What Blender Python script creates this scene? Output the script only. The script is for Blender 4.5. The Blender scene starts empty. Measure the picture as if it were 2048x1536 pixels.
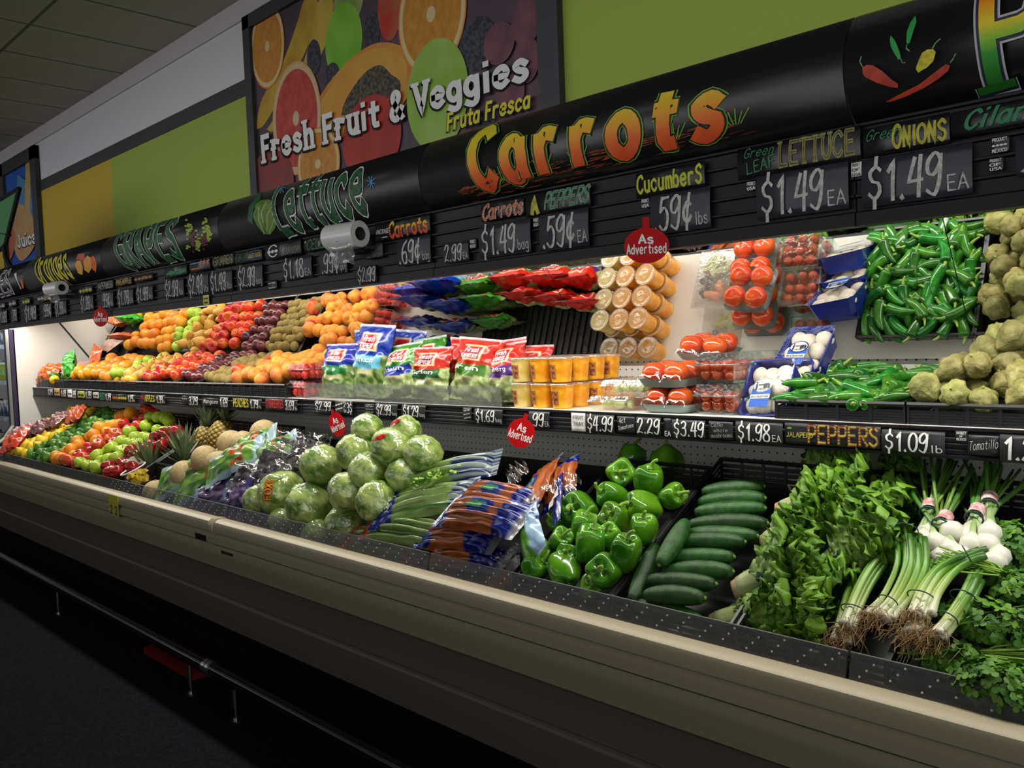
import bpy, math, random
from math import sin, cos, pi, radians, sqrt, atan2, exp
from mathutils import Vector, Matrix, Euler, noise
random.seed(7)
S = bpy.context.scene
COL = S.collection
E = 1.355                      # eye height above the floor (m)
# ------------------------------------------------------------------ camera
R = ((0.71120283, 0.01078837, -0.70290408), (0.70202315, -0.06323742, 0.70934091), (-0.0367972, -0.9979402, -0.05254832))
cam = bpy.data.objects.new('camera', bpy.data.cameras.new('camera'))
COL.objects.link(cam)
cam.matrix_world = Matrix(((R[0][0], -R[0][1], -R[0][2], 0), (R[1][0], -R[1][1], -R[1][2], 0), (R[2][0], -R[2][1], -R[2][2], E), (0, 0, 0, 1)))
cam.data.sensor_width = 36; cam.data.lens = 1694 / 2048 * 36; cam.data.clip_start = .02
S.camera = cam
# ------------------------------------------------------------------ world, light, exposure
w = bpy.data.worlds.new('world'); S.world = w; w.use_nodes = True
_n = w.node_tree.nodes; _t = _n.new('ShaderNodeTexCoord'); _s = _n.new('ShaderNodeSeparateXYZ'); _r = _n.new('ShaderNodeValToRGB')
_e = _r.color_ramp.elements           # ambient glow shaped to light the upper wall: bright near eye level, dim elsewhere
while len(_e) < 5: _e.new(.5)
for _k, (_p, _c) in enumerate(((.36, .02), (.41, .9), (.57, 1), (.64, .12), (.85, .05))): _e[_k].position = _p; _e[_k].color = (.74 * _c, .74 * _c, .74 * _c, 1)
_m = _n.new('ShaderNodeMapRange'); _m.inputs[1].default_value = -1
for _a, _b in ((_t.outputs['Generated'], _s.inputs[0]), (_s.outputs[2], _m.inputs[0]), (_m.outputs[0], _r.inputs[0]), (_r.outputs[0], _n['Background'].inputs[0])): w.node_tree.links.new(_a, _b)
w.node_tree.nodes['Background'].inputs[1].default_value = 2.2
S.view_settings.view_transform = 'Standard'; S.view_settings.look = 'None'
S.view_settings.exposure = 0; S.view_settings.gamma = 1; S.view_settings.use_curve_mapping = False
S.cycles.caustics_reflective = True; S.cycles.caustics_refractive = False
S.cycles.max_bounces = 7; S.cycles.transparent_max_bounces = 16; S.cycles.sample_clamp_indirect = 4
def area(name, loc, rot, sx, sy, power, col=(1, 1, 1)):
    l = bpy.data.lights.new(name, 'AREA'); l.shape = 'RECTANGLE'; l.size = sx; l.size_y = sy; l.energy = power; l.color = col
    o = bpy.data.objects.new(name, l); COL.objects.link(o); o.location = loc; o.rotation_euler = rot
    return o
# added unseen fill lights over the aisle behind the camera, and the canopy lamps (light; tubes are built with the cases)
for k, (x, y) in enumerate(((-5.2, -.9), (-1.6, -.9), (2.2, -.9))):
    area('aisle_fill_light', (x, y, 3.36), (0, 0, 0), 1.2, .5, 3, (1, .97, .9))
CANOPY_Y, CANOPY_Z = 1.715, .262
# ------------------------------------------------------------------ helpers
def P(px, py, Y):              # point of the photograph on the vertical plane at distance Y (z relative to the eye)
    c = ((px - 1024) / 1694, (py - 768) / 1694, 1)
    d = [sum(R[i][j] * c[j] for j in range(3)) for i in range(3)]
    return Vector((d[0] / d[1] * Y, Y, d[2] / d[1] * Y))
def deckP(px, py, z0=-.60, s=.53):   # point of the photograph on the sloping deck
    c = ((px - 1024) / 1694, (py - 768) / 1694, 1)
    d = [sum(R[i][j] * c[j] for j in range(3)) for i in range(3)]
    t = (z0 - s * 1.56) / (d[2] - s * d[1])
    return Vector((d[0] * t, d[1] * t, d[2] * t))
def fbm(x, y, z=0): return noise.noise(Vector((x, y, z)))
class M:
    def __init__(s): s.v = []; s.f = []; s.c = []; s.col = (1, 1, 1)
    def vert(s, p, c=None): s.v.append(tuple(p)); s.c.append(c or s.col); return len(s.v) - 1
    def box(s, x0, x1, y0, y1, z0, z1):
        b = len(s.v)
        for x in (x0, x1):
            for y in (y0, y1):
                for z in (z0, z1): s.vert((x, y, z))
        for q in ((0, 1, 3, 2), (4, 6, 7, 5), (0, 4, 5, 1), (2, 3, 7, 6), (0, 2, 6, 4), (1, 5, 7, 3)): s.f.append([b + i for i in q])
        return s
    def prism(s, prof, x0, x1, closed=True):   # yz profile swept along x
        b = len(s.v); n = len(prof)
        for x in (x0, x1):
            for y, z in prof: s.vert((x, y, z))
        for i in range(n if closed else n - 1):
            j = (i + 1) % n; s.f.append([b + i, b + j, b + n + j, b + n + i])
        if closed: s.f.append([b + i for i in range(n)][::-1]); s.f.append([b + n + i for i in range(n)])
        return s
    def poly(s, pts):
        b = len(s.v)
        for p in pts: s.vert(p)
        s.f.append(list(range(b, b + len(pts)))); return s
    def grid(s, nu, nv, fn, colfn=None, wrapu=False):
        b = len(s.v); cu = nu if wrapu else nu + 1
        for j in range(nv + 1):
            for i in range(cu):
                u, v = i / nu, j / nv
                s.vert(fn(u, v), colfn(u, v) if colfn else None)
        for j in range(nv):
            for i in range(nu):
                i2 = (i + 1) % cu
                s.f.append([b + j * cu + i, b + j * cu + i2, b + (j + 1) * cu + i2, b + (j + 1) * cu + i])
        return s
    def tube(s, pts, rad, n=8, colfn=None, cap=True):
        pts = [Vector(p) for p in pts]; b = len(s.v); m = len(pts)
        up = Vector((0, 0, 1)) if abs((pts[-1] - pts[0]).normalized().z) < .9 else Vector((0, 1, 0))
        for i, p in enumerate(pts):
            t = (pts[min(i + 1, m - 1)] - pts[max(i - 1, 0)]).normalized()
            a = t.cross(up).normalized(); c = a.cross(t)
            r = rad(i / (m - 1)) if callable(rad) else rad
            for k in range(n):
                q = 2 * pi * k / n
                s.vert(p + a * (r * cos(q)) + c * (r * sin(q)), colfn(i / (m - 1), k / n) if colfn else None)
        for i in range(m - 1):
            for k in range(n):
                k2 = (k + 1) % n
                s.f.append([b + i * n + k, b + i * n + k2, b + (i + 1) * n + k2, b + (i + 1) * n + k])
        if cap: s.f.append([b + k for k in range(n)][::-1]); s.f.append([b + (m - 1) * n + k for k in range(n)])
        return s
    def lathe(s, prof, n=20, fn=None, colfn=None):   # prof: (r, z)
        m = len(prof)
        def pt(u, v):
            k = v * (m - 1); i = min(int(k), m - 2); t = k - i
            r = prof[i][0] * (1 - t) + prof[i + 1][0] * t; z = prof[i][1] * (1 - t) + prof[i + 1][1] * t
            q = 2 * pi * u
            if fn: r, z = fn(r, z, q)
            return (r * cos(q), r * sin(q), z)
        return s.grid(n, m - 1, pt, colfn, True)
    def xf(s, mat, start=0):
        for i in range(start, len(s.v)): s.v[i] = tuple(mat @ Vector(s.v[i]))
        return s
    def add(s, o, mat=None):
        b = len(s.v)
        for p, c in zip(o.v, o.c): s.vert(mat @ Vector(p) if mat else p, c)
        s.f += [[b + i for i in q] for q in o.f]; return s
def catmull(pts, k=4):
    pts = [Vector(p) for p in pts]; out = []
    for i in range(len(pts) - 1):
        a, b, c, d = pts[max(i - 1, 0)], pts[i], pts[i + 1], pts[min(i + 2, len(pts) - 1)]
        for j in range(k):
            t = j / k
            out.append(.5 * (2 * b + (c - a) * t + (2 * a - 5 * b + 4 * c - d) * t * t + (3 * b - a - 3 * c + d) * t ** 3))
    return out + [pts[-1]]
def mesh(name, m, mt, smooth=True, origin=(0, 0, 0)):
    me = bpy.data.meshes.new(name); o = Vector(origin)
    me.from_pydata([tuple(Vector(v) - o) for v in m.v], [], m.f)
    if any(c != (1, 1, 1) for c in m.c):
        at = me.color_attributes.new('col', 'FLOAT_COLOR', 'POINT')
        at.data.foreach_set('color', [x for c in m.c for x in (c[0], c[1], c[2], 1)])
    me.materials.append(mt); me.update()
    if smooth:
        me.shade_smooth(); 
        if smooth == 'auto': me.set_sharp_from_angle(angle=radians(35))
    return me
def tag(o, label, cat, group=None, kind=None):
    if label: o['label'] = label
    if cat: o['category'] = cat
    if group: o['group'] = group
    if kind: o['kind'] = kind
    return o
def thing(name, label, cat, loc=(0, 0, 0), rot=(0, 0, 0), group=None):     # loc z is relative to the eye
    o = bpy.data.objects.new(name, None); COL.objects.link(o); o.empty_display_size = .05
    o.location = (loc[0], loc[1], loc[2] + E); o.rotation_euler = rot
    return tag(o, label, cat, group)
def part(name, m, mt, parent, smooth=True):                                # local coordinates of its thing
    o = bpy.data.objects.new(name, mesh(name, m, mt, smooth)); COL.objects.link(o); o.parent = parent; return o
def wpart(name, m, mt, parent, smooth='auto'):                             # built in place (eye-relative), under a thing without rotation
    org = Vector((0, 0, -E)); q = parent
    while q: org += Vector(q.location); q = q.parent
    o = bpy.data.objects.new(name, mesh(name, m, mt, smooth, org)); COL.objects.link(o); o.parent = parent; return o
def solid(name, m, mt, label=None, cat=None, group=None, kind=None, smooth='auto'):   # a thing that is one mesh, built in place
    xs, ys, zs = zip(*m.v); org = Vector(((min(xs) + max(xs)) / 2, (min(ys) + max(ys)) / 2, min(zs)))
    o = bpy.data.objects.new(name, mesh(name, m, mt, smooth, org)); COL.objects.link(o); o.location = org + Vector((0, 0, E))
    return tag(o, label, cat, group, kind)
def single(name, me, label, cat, loc, rot=(0, 0, 0), group=None, scale=1):
    o = bpy.data.objects.new(name, me); COL.objects.link(o); o.location = (loc[0], loc[1], loc[2] + E); o.rotation_euler = rot
    o.scale = (scale,) * 3 if not hasattr(scale, '__len__') else scale
    return tag(o, label, cat, group)
KIDS = {}
def copy_tree(o, parent=None, kids=None):
    c = o.copy(); COL.objects.link(c)
    if parent: c.parent = parent
    for ch in list(o.children): copy_tree(ch, c)
    return c
class Proto:                   # the first place() moves the thing itself, later ones copy it with its parts
    def __init__(s, root): s.root = root; s.used = False
    def place(s, label, loc, rot=(0, 0, 0), group=None, scale=1):
        o = copy_tree(s.root) if s.used else s.root
        s.used = True; o.location = (loc[0], loc[1], loc[2] + E); o.rotation_euler = rot
        o.scale = (scale,) * 3 if not hasattr(scale, '__len__') else scale
        o['label'] = label
        if group: o['group'] = group
        return o
ORD = 'first second third fourth fifth sixth seventh eighth ninth tenth eleventh twelfth thirteenth fourteenth fifteenth'.split()
# ------------------------------------------------------------------ materials
def nodes(name):
    m = bpy.data.materials.new(name); m.use_nodes = True; nt = m.node_tree
    return m, nt, nt.nodes['Principled BSDF']
def mat(name, col, rough=.5, col2=None, scale=8, bump=0, bscale=60, spec=.5, metal=0, rnd=0, coat=0, vcol=False, emit=0, detail=3, coord='Object', hi=.62, lo=.38, sss=0, hue=0):
    m, nt, b = nodes(name); N = nt.nodes.new; L = nt.links.new
    tc = N('ShaderNodeTexCoord')
    src = None
    if vcol:
        a = N('ShaderNodeAttribute'); a.attribute_name = 'col'; src = a.outputs['Color']
    if col2:
        n = N('ShaderNodeTexNoise'); n.inputs['Scale'].default_value = scale; n.inputs['Detail'].default_value = detail
        L(tc.outputs[coord], n.inputs['Vector'])
        r = N('ShaderNodeValToRGB'); r.color_ramp.elements[0].position = lo; r.color_ramp.elements[1].position = hi
        r.color_ramp.elements[0].color = (*col, 1); r.color_ramp.elements[1].color = (*col2, 1)
        L(n.outputs[0], r.inputs[0])
        if src:
            x = N('ShaderNodeMix'); x.data_type = 'RGBA'; x.blend_type = 'MULTIPLY'; x.inputs[0].default_value = 1
            L(src, x.inputs[6]); L(r.outputs[0], x.inputs[7]); src = x.outputs[2]
        else: src = r.outputs[0]
    if src is None:
        b.inputs['Base Color'].default_value = (*col, 1)
        if rnd or hue:
            q = N('ShaderNodeRGB'); q.outputs[0].default_value = (*col, 1); src = q.outputs[0]
    if rnd or hue:
        oi = N('ShaderNodeObjectInfo'); h = N('ShaderNodeHueSaturation')
        mr = N('ShaderNodeMapRange'); mr.inputs[3].default_value = 1 - rnd; mr.inputs[4].default_value = 1 + rnd
        L(oi.outputs['Random'], mr.inputs[0]); L(mr.outputs[0], h.inputs['Value'])
        if hue:
            w = N('ShaderNodeTexWhiteNoise'); w.noise_dimensions = '1D'; L(oi.outputs['Random'], w.inputs['W'])
            m2 = N('ShaderNodeMapRange'); m2.inputs[3].default_value = .5 - hue; m2.inputs[4].default_value = .5 + hue
            L(w.outputs['Value'], m2.inputs[0]); L(m2.outputs[0], h.inputs['Hue'])
        L(src, h.inputs['Color']); src = h.outputs[0]
    if src: L(src, b.inputs['Base Color'])
    b.inputs['Roughness'].default_value = rough; b.inputs['Specular IOR Level'].default_value = spec; b.inputs['Metallic'].default_value = metal
    b.inputs['Coat Weight'].default_value = coat; b.inputs['Coat Roughness'].default_value = .08
    if sss: b.inputs['Subsurface Weight'].default_value = sss; b.inputs['Subsurface Radius'].default_value = (.01, .006, .003); b.inputs['Subsurface Scale'].default_value = 1
    if bump:
        n = N('ShaderNodeTexNoise'); n.inputs['Scale'].default_value = bscale; n.inputs['Detail'].default_value = 3; L(tc.outputs['Object'], n.inputs['Vector'])
        u = N('ShaderNodeBump'); u.inputs['Strength'].default_value = bump; u.inputs['Distance'].default_value = .004
        L(n.outputs[0], u.inputs['Height']); L(u.outputs[0], b.inputs['Normal'])
    if emit: b.inputs['Emission Color'].default_value = (*col, 1); b.inputs['Emission Strength'].default_value = emit
    return m
def film(name, tint=(1, 1, 1), fac=.10, rough=.12, bump=.6, bscale=45, gl=(1, 1, 1), edge=.5, dirt=0):
    m, nt, b = nodes(name); N = nt.nodes.new; L = nt.links.new
    nt.nodes.remove(b); out = nt.nodes['Material Output']
    t = N('ShaderNodeBsdfTransparent'); t.inputs[0].default_value = (*tint, 1)
    g = N('ShaderNodeBsdfGlossy'); g.inputs['Color'].default_value = (*gl, 1); g.inputs['Roughness'].default_value = rough
    lw = N('ShaderNodeLayerWeight'); lw.inputs[0].default_value = edge * .5
    mr = N('ShaderNodeMapRange'); mr.inputs[3].default_value = fac; mr.inputs[4].default_value = min(1, fac + edge * .6)
    L(lw.outputs['Facing'], mr.inputs[0])
    x = N('ShaderNodeMixShader'); L(mr.outputs[0], x.inputs[0]); L(t.outputs[0], x.inputs[1]); L(g.outputs[0], x.inputs[2])
    if bump:
        tc = N('ShaderNodeTexCoord'); n = N('ShaderNodeTexNoise'); n.inputs['Scale'].default_value = bscale; n.inputs['Detail'].default_value = 2; n.inputs['Distortion'].default_value = .8
        L(tc.outputs['Object'], n.inputs['Vector'])
        u = N('ShaderNodeBump'); u.inputs['Strength'].default_value = bump; u.inputs['Distance'].default_value = .006
        L(n.outputs[0], u.inputs['Height']); L(u.outputs[0], g.inputs['Normal'])
    if dirt:
        d = N('ShaderNodeBsdfDiffuse'); d.inputs[0].default_value = (.6, .6, .6, 1)
        y = N('ShaderNodeMixShader'); y.inputs[0].default_value = dirt; L(x.outputs[0], y.inputs[1]); L(d.outputs[0], y.inputs[2]); x = y
    L(x.outputs[0], out.inputs[0]); return m
def ramp_z(name, stops, rough=.6, jag=0):      # paint that runs through colours from the bottom to the top of its own lettering
    m, nt, b = nodes(name); N = nt.nodes.new; L = nt.links.new
    tc = N('ShaderNodeTexCoord'); sp = N('ShaderNodeSeparateXYZ'); L(tc.outputs['Generated'], sp.inputs[0])
    r = N('ShaderNodeValToRGB'); e = r.color_ramp.elements
    while len(e) < len(stops): e.new(.5)
    for k, (p, c) in enumerate(stops): e[k].position = p; e[k].color = (*c, 1)
    L(sp.outputs[2], r.inputs[0]); L(r.outputs[0], b.inputs['Base Color']); b.inputs['Roughness'].default_value = rough
    return m
MT = {}
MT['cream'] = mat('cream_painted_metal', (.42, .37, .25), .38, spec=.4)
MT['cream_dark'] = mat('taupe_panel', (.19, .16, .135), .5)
MT['black'] = mat('black_plastic', (.008, .008, .010), .6, spec=.15)
MT['blackgloss'] = mat('black_gloss_panel', (.008, .008, .010), .28, spec=.5)
MT['slat'] = mat('black_slatwall', (.009, .009, .012), .5, spec=.25)
MT['card'] = mat('slate_card', (.028, .030, .045), .4, spec=.5)
MT['card2'] = mat('black_card', (.012, .012, .014), .4)
MT['chalk'] = mat('white_chalk_paint', (.62, .60, .56), .8, (.42, .40, .38), 120)
MT['chalk2'] = mat('bright_white_paint', (.85, .85, .82), .6)
MT['white'] = mat('white_enamel', (.82, .80, .74), .35)
MT['wallwhite'] = mat('white_wall_paint', (.56, .57, .60), .75)
MT['green'] = mat('lime_wall_paint', (.27, .36, .045), .7)
MT['yellow'] = mat('mustard_wall_paint', (.45, .33, .02), .7)
MT['darkgrey'] = mat('charcoal_trim', (.022, .022, .03), .5)
MT['chrome'] = mat('chrome', (.6, .6, .6), .25, metal=1)
MT['red'] = mat('red_plastic_tag', (.50, .004, .006), .5, spec=.15)
MT['film'] = film('cling_film')
MT['filmclear'] = film('clear_plastic', fac=.06, bump=.25, bscale=30, edge=.4)
MT['fence'] = film('clear_guard_plastic', tint=(.72, .72, .74), fac=.03, rough=.25, bump=.1, edge=.2, dirt=.055)
# ------------------------------------------------------------------ lettering: a brush-stroke alphabet drawn as ribbons
GL = {'0': "@3,10 .7,7.6 .7,2.4 3,0 5.3,2.4 5.3,7.6", '1': "1.4,7.4 3.3,10 3.2,0", '2': "~.7,7.6 1.6,10 4.4,9.8 4.8,7 2.6,3.2 .4,.2;~.4,.2 2.6,.9 5.4,.2",
'3': "~.8,9 3,10.2 5,8.4 4.2,6 2.2,5.4;~2.2,5.4 5,5 5.2,1.6 3,-.2 .4,1.2", '4': "2.4,9.6 .6,3.8 5.6,4;4.6,10 4.2,0", '5': "5.2,10 1.5,9.8 1.1,5.8;~1.1,5.8 3.4,6.8 5.3,4.4 4.4,.9 2.2,-.1 .5,1.2",
'6': "~4.8,10 1.9,7.6 .7,3.6 1.6,.3 4.2,0 5.3,2.6 4,5.1 1.3,4", '7': "~.4,9.6 2.6,9.9 5.4,9.8;5.4,9.8 2.2,0", '8': "@3,5.4 .9,7.6 1.7,9.8 4.3,9.8 5.1,7.6 3,5.4 .5,3 1.3,.2 4.7,.2 5.5,3",
'9': "~5.2,8.6 3.4,10.2 .9,8.4 .9,5.6 3,4.8 5.1,7.2 5.3,9.4;~5.3,9.4 5.2,3.6 3.4,-.2 .7,.9", '$': "~5,8 3.2,9 1,7.6 2,5.4 4.4,4.6 5,2.4 3,.8 .8,2;3.2,11.4 3.1,9;3,.9 2.9,-1.6",
'c|': "~4.8,6.6 3,7.6 1,5.2 1.4,2.2 3.4,1.6 5,3;3.8,10 2.4,-.8", '.': "1,.1 1.3,.6 1.5,0", '&': "~5.6,0 1.6,7 2.4,10 4.2,9.4 4,7 1,3.6 .8,1 3,-.2 5.6,4",
'A': "0.2,0 3,10 5.8,0;1.2,3.6 4.8,3.6", 'B': "1,0 1,10;~1,10 4.6,9.8 4.8,5.8 1,5.4;~1,5.4 5.2,5.2 5.4,.4 1,0", 'C': "~5.4,8.2 3.6,10.2 .8,8 .6,2.4 3,-.2 5.4,1.6", 'D': "1,0 1,10;~1,10 5,9.4 5.6,5 5,.6 1,0",
'E': "5.2,10 1,10 1,0 5.4,0;1,5.2 4.6,5.2", 'F': "5.2,10 1,10 1,0;1,5.2 4.4,5.2", 'G': "~5.4,8.2 3.6,10.2 .8,8 .6,2.4 3,-.2 5.4,1.6;5.4,1.2 5.4,4.6 3.2,4.6", 'H': "1,0 1,10;5,0 5,10;1,5 5,5", 'I': "1.5,0 1.5,10",
'J': "~4,10 4,2 2.4,-.2 .6,1.4", 'K': "1,0 1,10;5.2,10 1,4.8;2.2,6 5.4,0", 'L': "1,10 1,0 5.4,0", 'M': ".6,0 1.2,10 3,3.6 4.8,10 5.4,0", 'N': "1,0 1,10 5,0 5,10", 'O': "@3,10 .6,7.6 .6,2.4 3,0 5.4,2.4 5.4,7.6",
'P': "1,0 1,10;~1,10 5.2,9.6 5.2,5 1,4.6", 'R': "1,0 1,10;~1,10 5.2,9.6 5.2,5.4 1,5;2.6,5 5.6,0", 'S': "~5.2,8.4 3.2,10.2 .8,8 2.4,5.6 4.6,4.4 5.2,1.8 3,-.2 .6,1.4", 'T': "0.3,10 5.7,10;3,10 3,0", 'U': "~1,10 1,2.4 3,-.2 5,2.4 5,10",
'V': ".4,10 3,0 5.6,10", 'X': ".6,10 5.4,0;5.4,10 .6,0", 'Y': ".4,10 3,5 5.6,10;3,5 3,0", 'Z': ".6,10 5.4,10 .6,0 5.4,0", 'Q': "@3,10 .6,7.6 .6,2.4 3,0 5.4,2.4 5.4,7.6;3.6,2.6 5.8,-.6", 'w': ".4,6.4 1.8,0 3,4.6 4.2,0 5.6,6.4", 'x': ".8,6.4 5,0;5,6.4 .8,0", 'z': ".8,6.2 5,6.2 .8,.2 5,.2", 'W': "0,10 1.6,0 3,6 4.4,0 6,10", '-': "1,5 5,5",
'a': "@4.8,5 2.8,6.6 .8,4.6 .9,1.6 2.6,0 4.6,1.6;4.9,6.5 4.9,0", 'b': "1,10 1,0;@1,4.6 3,6.4 5,4.6 5,1.8 3,0 1,1.8", 'c': "~5,5.2 3.2,6.6 .9,4.8 .9,1.6 3,-.1 5,1.2", 'd': "5,10 5,0;@5,4.6 3,6.4 1,4.6 1,1.8 3,0 5,1.8",
'e': "~1,3.4 4.9,3.6 4.6,5.8 3,6.6 1,5 .9,1.6 3,-.1 5,1.2", 'f': "~4.6,9.4 3,10 2.2,8 2.2,0;.6,6.2 4.2,6.2", 'g': "@4.8,4.8 2.8,6.5 .9,4.8 .9,2 2.8,.4 4.8,2;~4.9,6.5 4.9,-1.6 3,-3.2 .9,-2.2", 'h': "1,10 1,0;~1,4.6 3.2,6.6 4.9,5 4.9,0",
'~': "~.4,3 1.4,6 2.4,1.5 3.4,6.5 4.4,2 5.6,5", 'i': "1.5,6.2 1.5,0;1.5,9.5 1.5,10", 'j': "~2,6.4 2,-2 .6,-3;2,8.8 2,9.5", 'k': "1,10 1,0;4.8,6.4 1,2.6;2.2,3.6 5,0", 'l': "1.5,10 1.5,0", 'm': ".6,6.4 .6,0;~.6,5 2,6.6 3.1,5 3.1,0;~3.1,5 4.6,6.6 5.8,5 5.8,0", 'n': "1,6.4 1,0;~1,4.8 3.2,6.6 4.9,5 4.9,0",
'o': "@3,6.6 .9,4.8 .9,1.7 3,0 5.1,1.7 5.1,4.8", 'p': "1,6.4 1,-3.2;@1,4.6 3,6.4 5,4.6 5,1.8 3,0 1,1.8", 'q': "5,6.4 5,-3.2;@5,4.6 3,6.4 1,4.6 1,1.8 3,0 5,1.8", 'r': "1.2,6.4 1.2,0;~1.2,4.4 2.6,6.4 4.8,6", 's': "~4.8,5.4 3,6.6 1.2,5.4 2.2,3.7 4.4,2.7 4.6,1 2.8,-.1 .8,1",
't': "~2.6,9 2.6,1 4.4,0.2;.8,6.3 4.8,6.3", 'u': "~1,6.4 1,1.6 2.8,-.1 4.9,1.8;4.9,6.4 4.9,0", 'v': ".8,6.4 3,0 5.2,6.4", 'y': "1,6.4 3,0.4;5,6.4 2.2,-3", ' ': "", '*': "3,10 3,4;.6,8.4 5.4,5.6;5.4,8.4 .6,5.6"}
ADV = {'i': 3, 'l': 3, 'I': 3, '.': 2.6, ' ': 3.4, '1': 4.8, '$': 6.2, 't': 5.2, 'f': 5, 'j': 3.4}
def strokes(ch):
    out = []
    for s in GL[ch].split(';'):
        if not s: continue
        k = s[0] if s[0] in '~@' else ''
        pts = [tuple(float(x) for x in p.split(',')) for p in s.lstrip('~@').split()]
        if k == '@':
            n = len(pts); q = pts[-2:] + pts + pts[:2]; c = catmull([(a, b, 0) for a, b in q], 3)
            pts = [(p.x, p.y) for p in c[6:6 + 3 * n + 1]]
        elif k == '~': pts = [(p.x, p.y) for p in catmull([(a, b, 0) for a, b in pts], 3)]
        out.append((pts, k == '@'))
    return out
def ribbon(m, pts, w, f, closed=False, brush=0, cap=.35, step=1.6, ang=1.0, wob=0):
    q = [Vector(pts[0])]
    for a, b in zip(pts, pts[1:]):
        a, b = Vector(a), Vector(b); n = max(1, int((b - a).length / step))
        for i in range(1, n + 1): q.append(a.lerp(b, i / n))
    n = len(q)
    if n < 2: return
    if not closed:
        q[0] = q[0] + (q[0] - q[1]).normalized() * w * cap; q[-1] = q[-1] + (q[-1] - q[-2]).normalized() * w * cap
    b0 = len(m.v)
    for i in range(n):
        if closed: t = q[(i + 1) % (n - 1)] - q[(i - 1) % (n - 1)] if i < n - 1 else q[1] - q[n - 2]
        else: t = q[min(i + 1, n - 1)] - q[max(i - 1, 0)]
        t = t.normalized(); nn = Vector((-t.y, t.x))
        k = 1.0
        if 0 < i < n - 1 and not closed:
            t1 = (q[i] - q[i - 1]).normalized(); c = max(.5, abs(t1.dot(t))); k = 1 / c
        hw = w / 2 * k
        if brush: hw *= (1 - brush) + brush * abs(sin(atan2(t.y, t.x) - ang + 1.2))
        if wob: hw *= 1 + wob * noise.noise(Vector((q[i].x * 1.7, q[i].y * 1.7, w)))
        m.vert(f(*(q[i] + nn * hw))); m.vert(f(*(q[i] - nn * hw)))
    for i in range(n - 1): m.f.append([b0 + 2 * i + 1, b0 + 2 * i + 3, b0 + 2 * i + 2, b0 + 2 * i])
def toks(t):
    out = []; i = 0
    while i < len(t):
        if t[i:i + 2] == 'c|': out.append('c|'); i += 2
        else: out.append(t[i]); i += 1
    return out
def text(m, s, f, w=1.0, brush=0, gap=.7, serif=0, wob=0, cap=.35, bounce=0, shear=0, grow=None, step=1.6, dv=(0, -.00016, 0)):
    """f(u, v): u 0..1 along the line, v 0..1 baseline..cap height -> point; widths in glyph units (cap = 10)"""
    dv = Vector(dv); ns = 0; t = toks(s); tot = sum(ADV.get(c, 6) + gap for c in t) - gap; x = 0
    rg = random.Random(len(s))
    for i, c in enumerate(t):
        dy = bounce * (1 if i % 2 else -1); g = grow(i, len(t)) if grow else 1
        def ff(a, b, x=x, dy=dy, g=g): b = b * g + dy; return f((x + a + shear * b) / tot, b / 10)
        for pts, cl in strokes(c):
            b0 = len(m.v); ribbon(m, pts, w, ff, cl, brush, cap, step, wob=wob)
            for q in range(b0, len(m.v)): m.v[q] = tuple(Vector(m.v[q]) + dv * (ns % 5))
            ns += 1
            if serif and not cl:
                for a, b in ((pts[0], pts[1]), (pts[-1], pts[-2])):
                    d = Vector(a) - Vector(b)
                    if abs(d.y) > abs(d.x) * 1.2 and c not in 'CGSecsaogti&':
                        b0 = len(m.v); ribbon(m, [(a[0] - serif, a[1] + (w * .3 if d.y > 0 else -w * .3)), (a[0] + serif, a[1] + (w * .3 if d.y > 0 else -w * .3))], w * .6, ff)
                        for q in range(b0, len(m.v)): m.v[q] = tuple(Vector(m.v[q]) + dv * (5 + ns % 4))
        x += ADV.get(c, 6) + gap
    return m
def boxmap(x0, x1, z0, z1, y):   # flat sign facing the aisle
    return lambda u, v: (x0 + (x1 - x0) * u, y, z0 + (z1 - z0) * v)
# ------------------------------------------------------------------ the room
def gridmat(name, col, line, sx, ox, sy, oy, wd):
    m, nt, b = nodes(name); N = nt.nodes.new; L = nt.links.new
    g = N('ShaderNodeNewGeometry'); s = N('ShaderNodeSeparateXYZ'); L(g.outputs['Position'], s.inputs[0])
    def band(k, st, of):
        a = N('ShaderNodeMath'); a.operation = 'SUBTRACT'; L(s.outputs[k], a.inputs[0]); a.inputs[1].default_value = of
        p = N('ShaderNodeMath'); p.operation = 'PINGPONG'; L(a.outputs[0], p.inputs[0]); p.inputs[1].default_value = st / 2
        c = N('ShaderNodeMath'); c.operation = 'LESS_THAN'; L(p.outputs[0], c.inputs[0]); c.inputs[1].default_value = wd; return c
    u, v = band(0, sx, ox), band(1, sy, oy)
    x = N('ShaderNodeMath'); x.operation = 'MAXIMUM'; L(u.outputs[0], x.inputs[0]); L(v.outputs[0], x.inputs[1])
    n = N('ShaderNodeTexNoise'); n.inputs['Scale'].default_value = 40; L(g.outputs['Position'], n.inputs['Vector'])
    c = N('ShaderNodeValToRGB'); c.color_ramp.elements[0].color = (*[k * .82 for k in col], 1); c.color_ramp.elements[1].color = (*col, 1); L(n.outputs[0], c.inputs[0])
    mx = N('ShaderNodeMix'); mx.data_type = 'RGBA'; L(x.outputs[0], mx.inputs[0]); L(c.outputs[0], mx.inputs[6]); mx.inputs[7].default_value = (*line, 1)
    L(mx.outputs[2], b.inputs['Base Color']); b.inputs['Roughness'].default_value = .85; b.inputs['Specular IOR Level'].default_value = .2; return m
WY, CZ = 2.607, 2.087
MT['ceil'] = gridmat('ceiling_tiles', (.46, .44, .38), (.15, .145, .12), .61, -5.314, 1.22, 1.79, .011)
MT['carpet'] = mat('dark_blue_carpet', (.006, .0065, .010), .95, (.013, .0135, .018), 90, bump=.5, bscale=260, spec=.1)
solid('floor', M().box(-13, 5, -7, WY + .1, -E - .05, -E), MT['carpet'], kind='structure')
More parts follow.
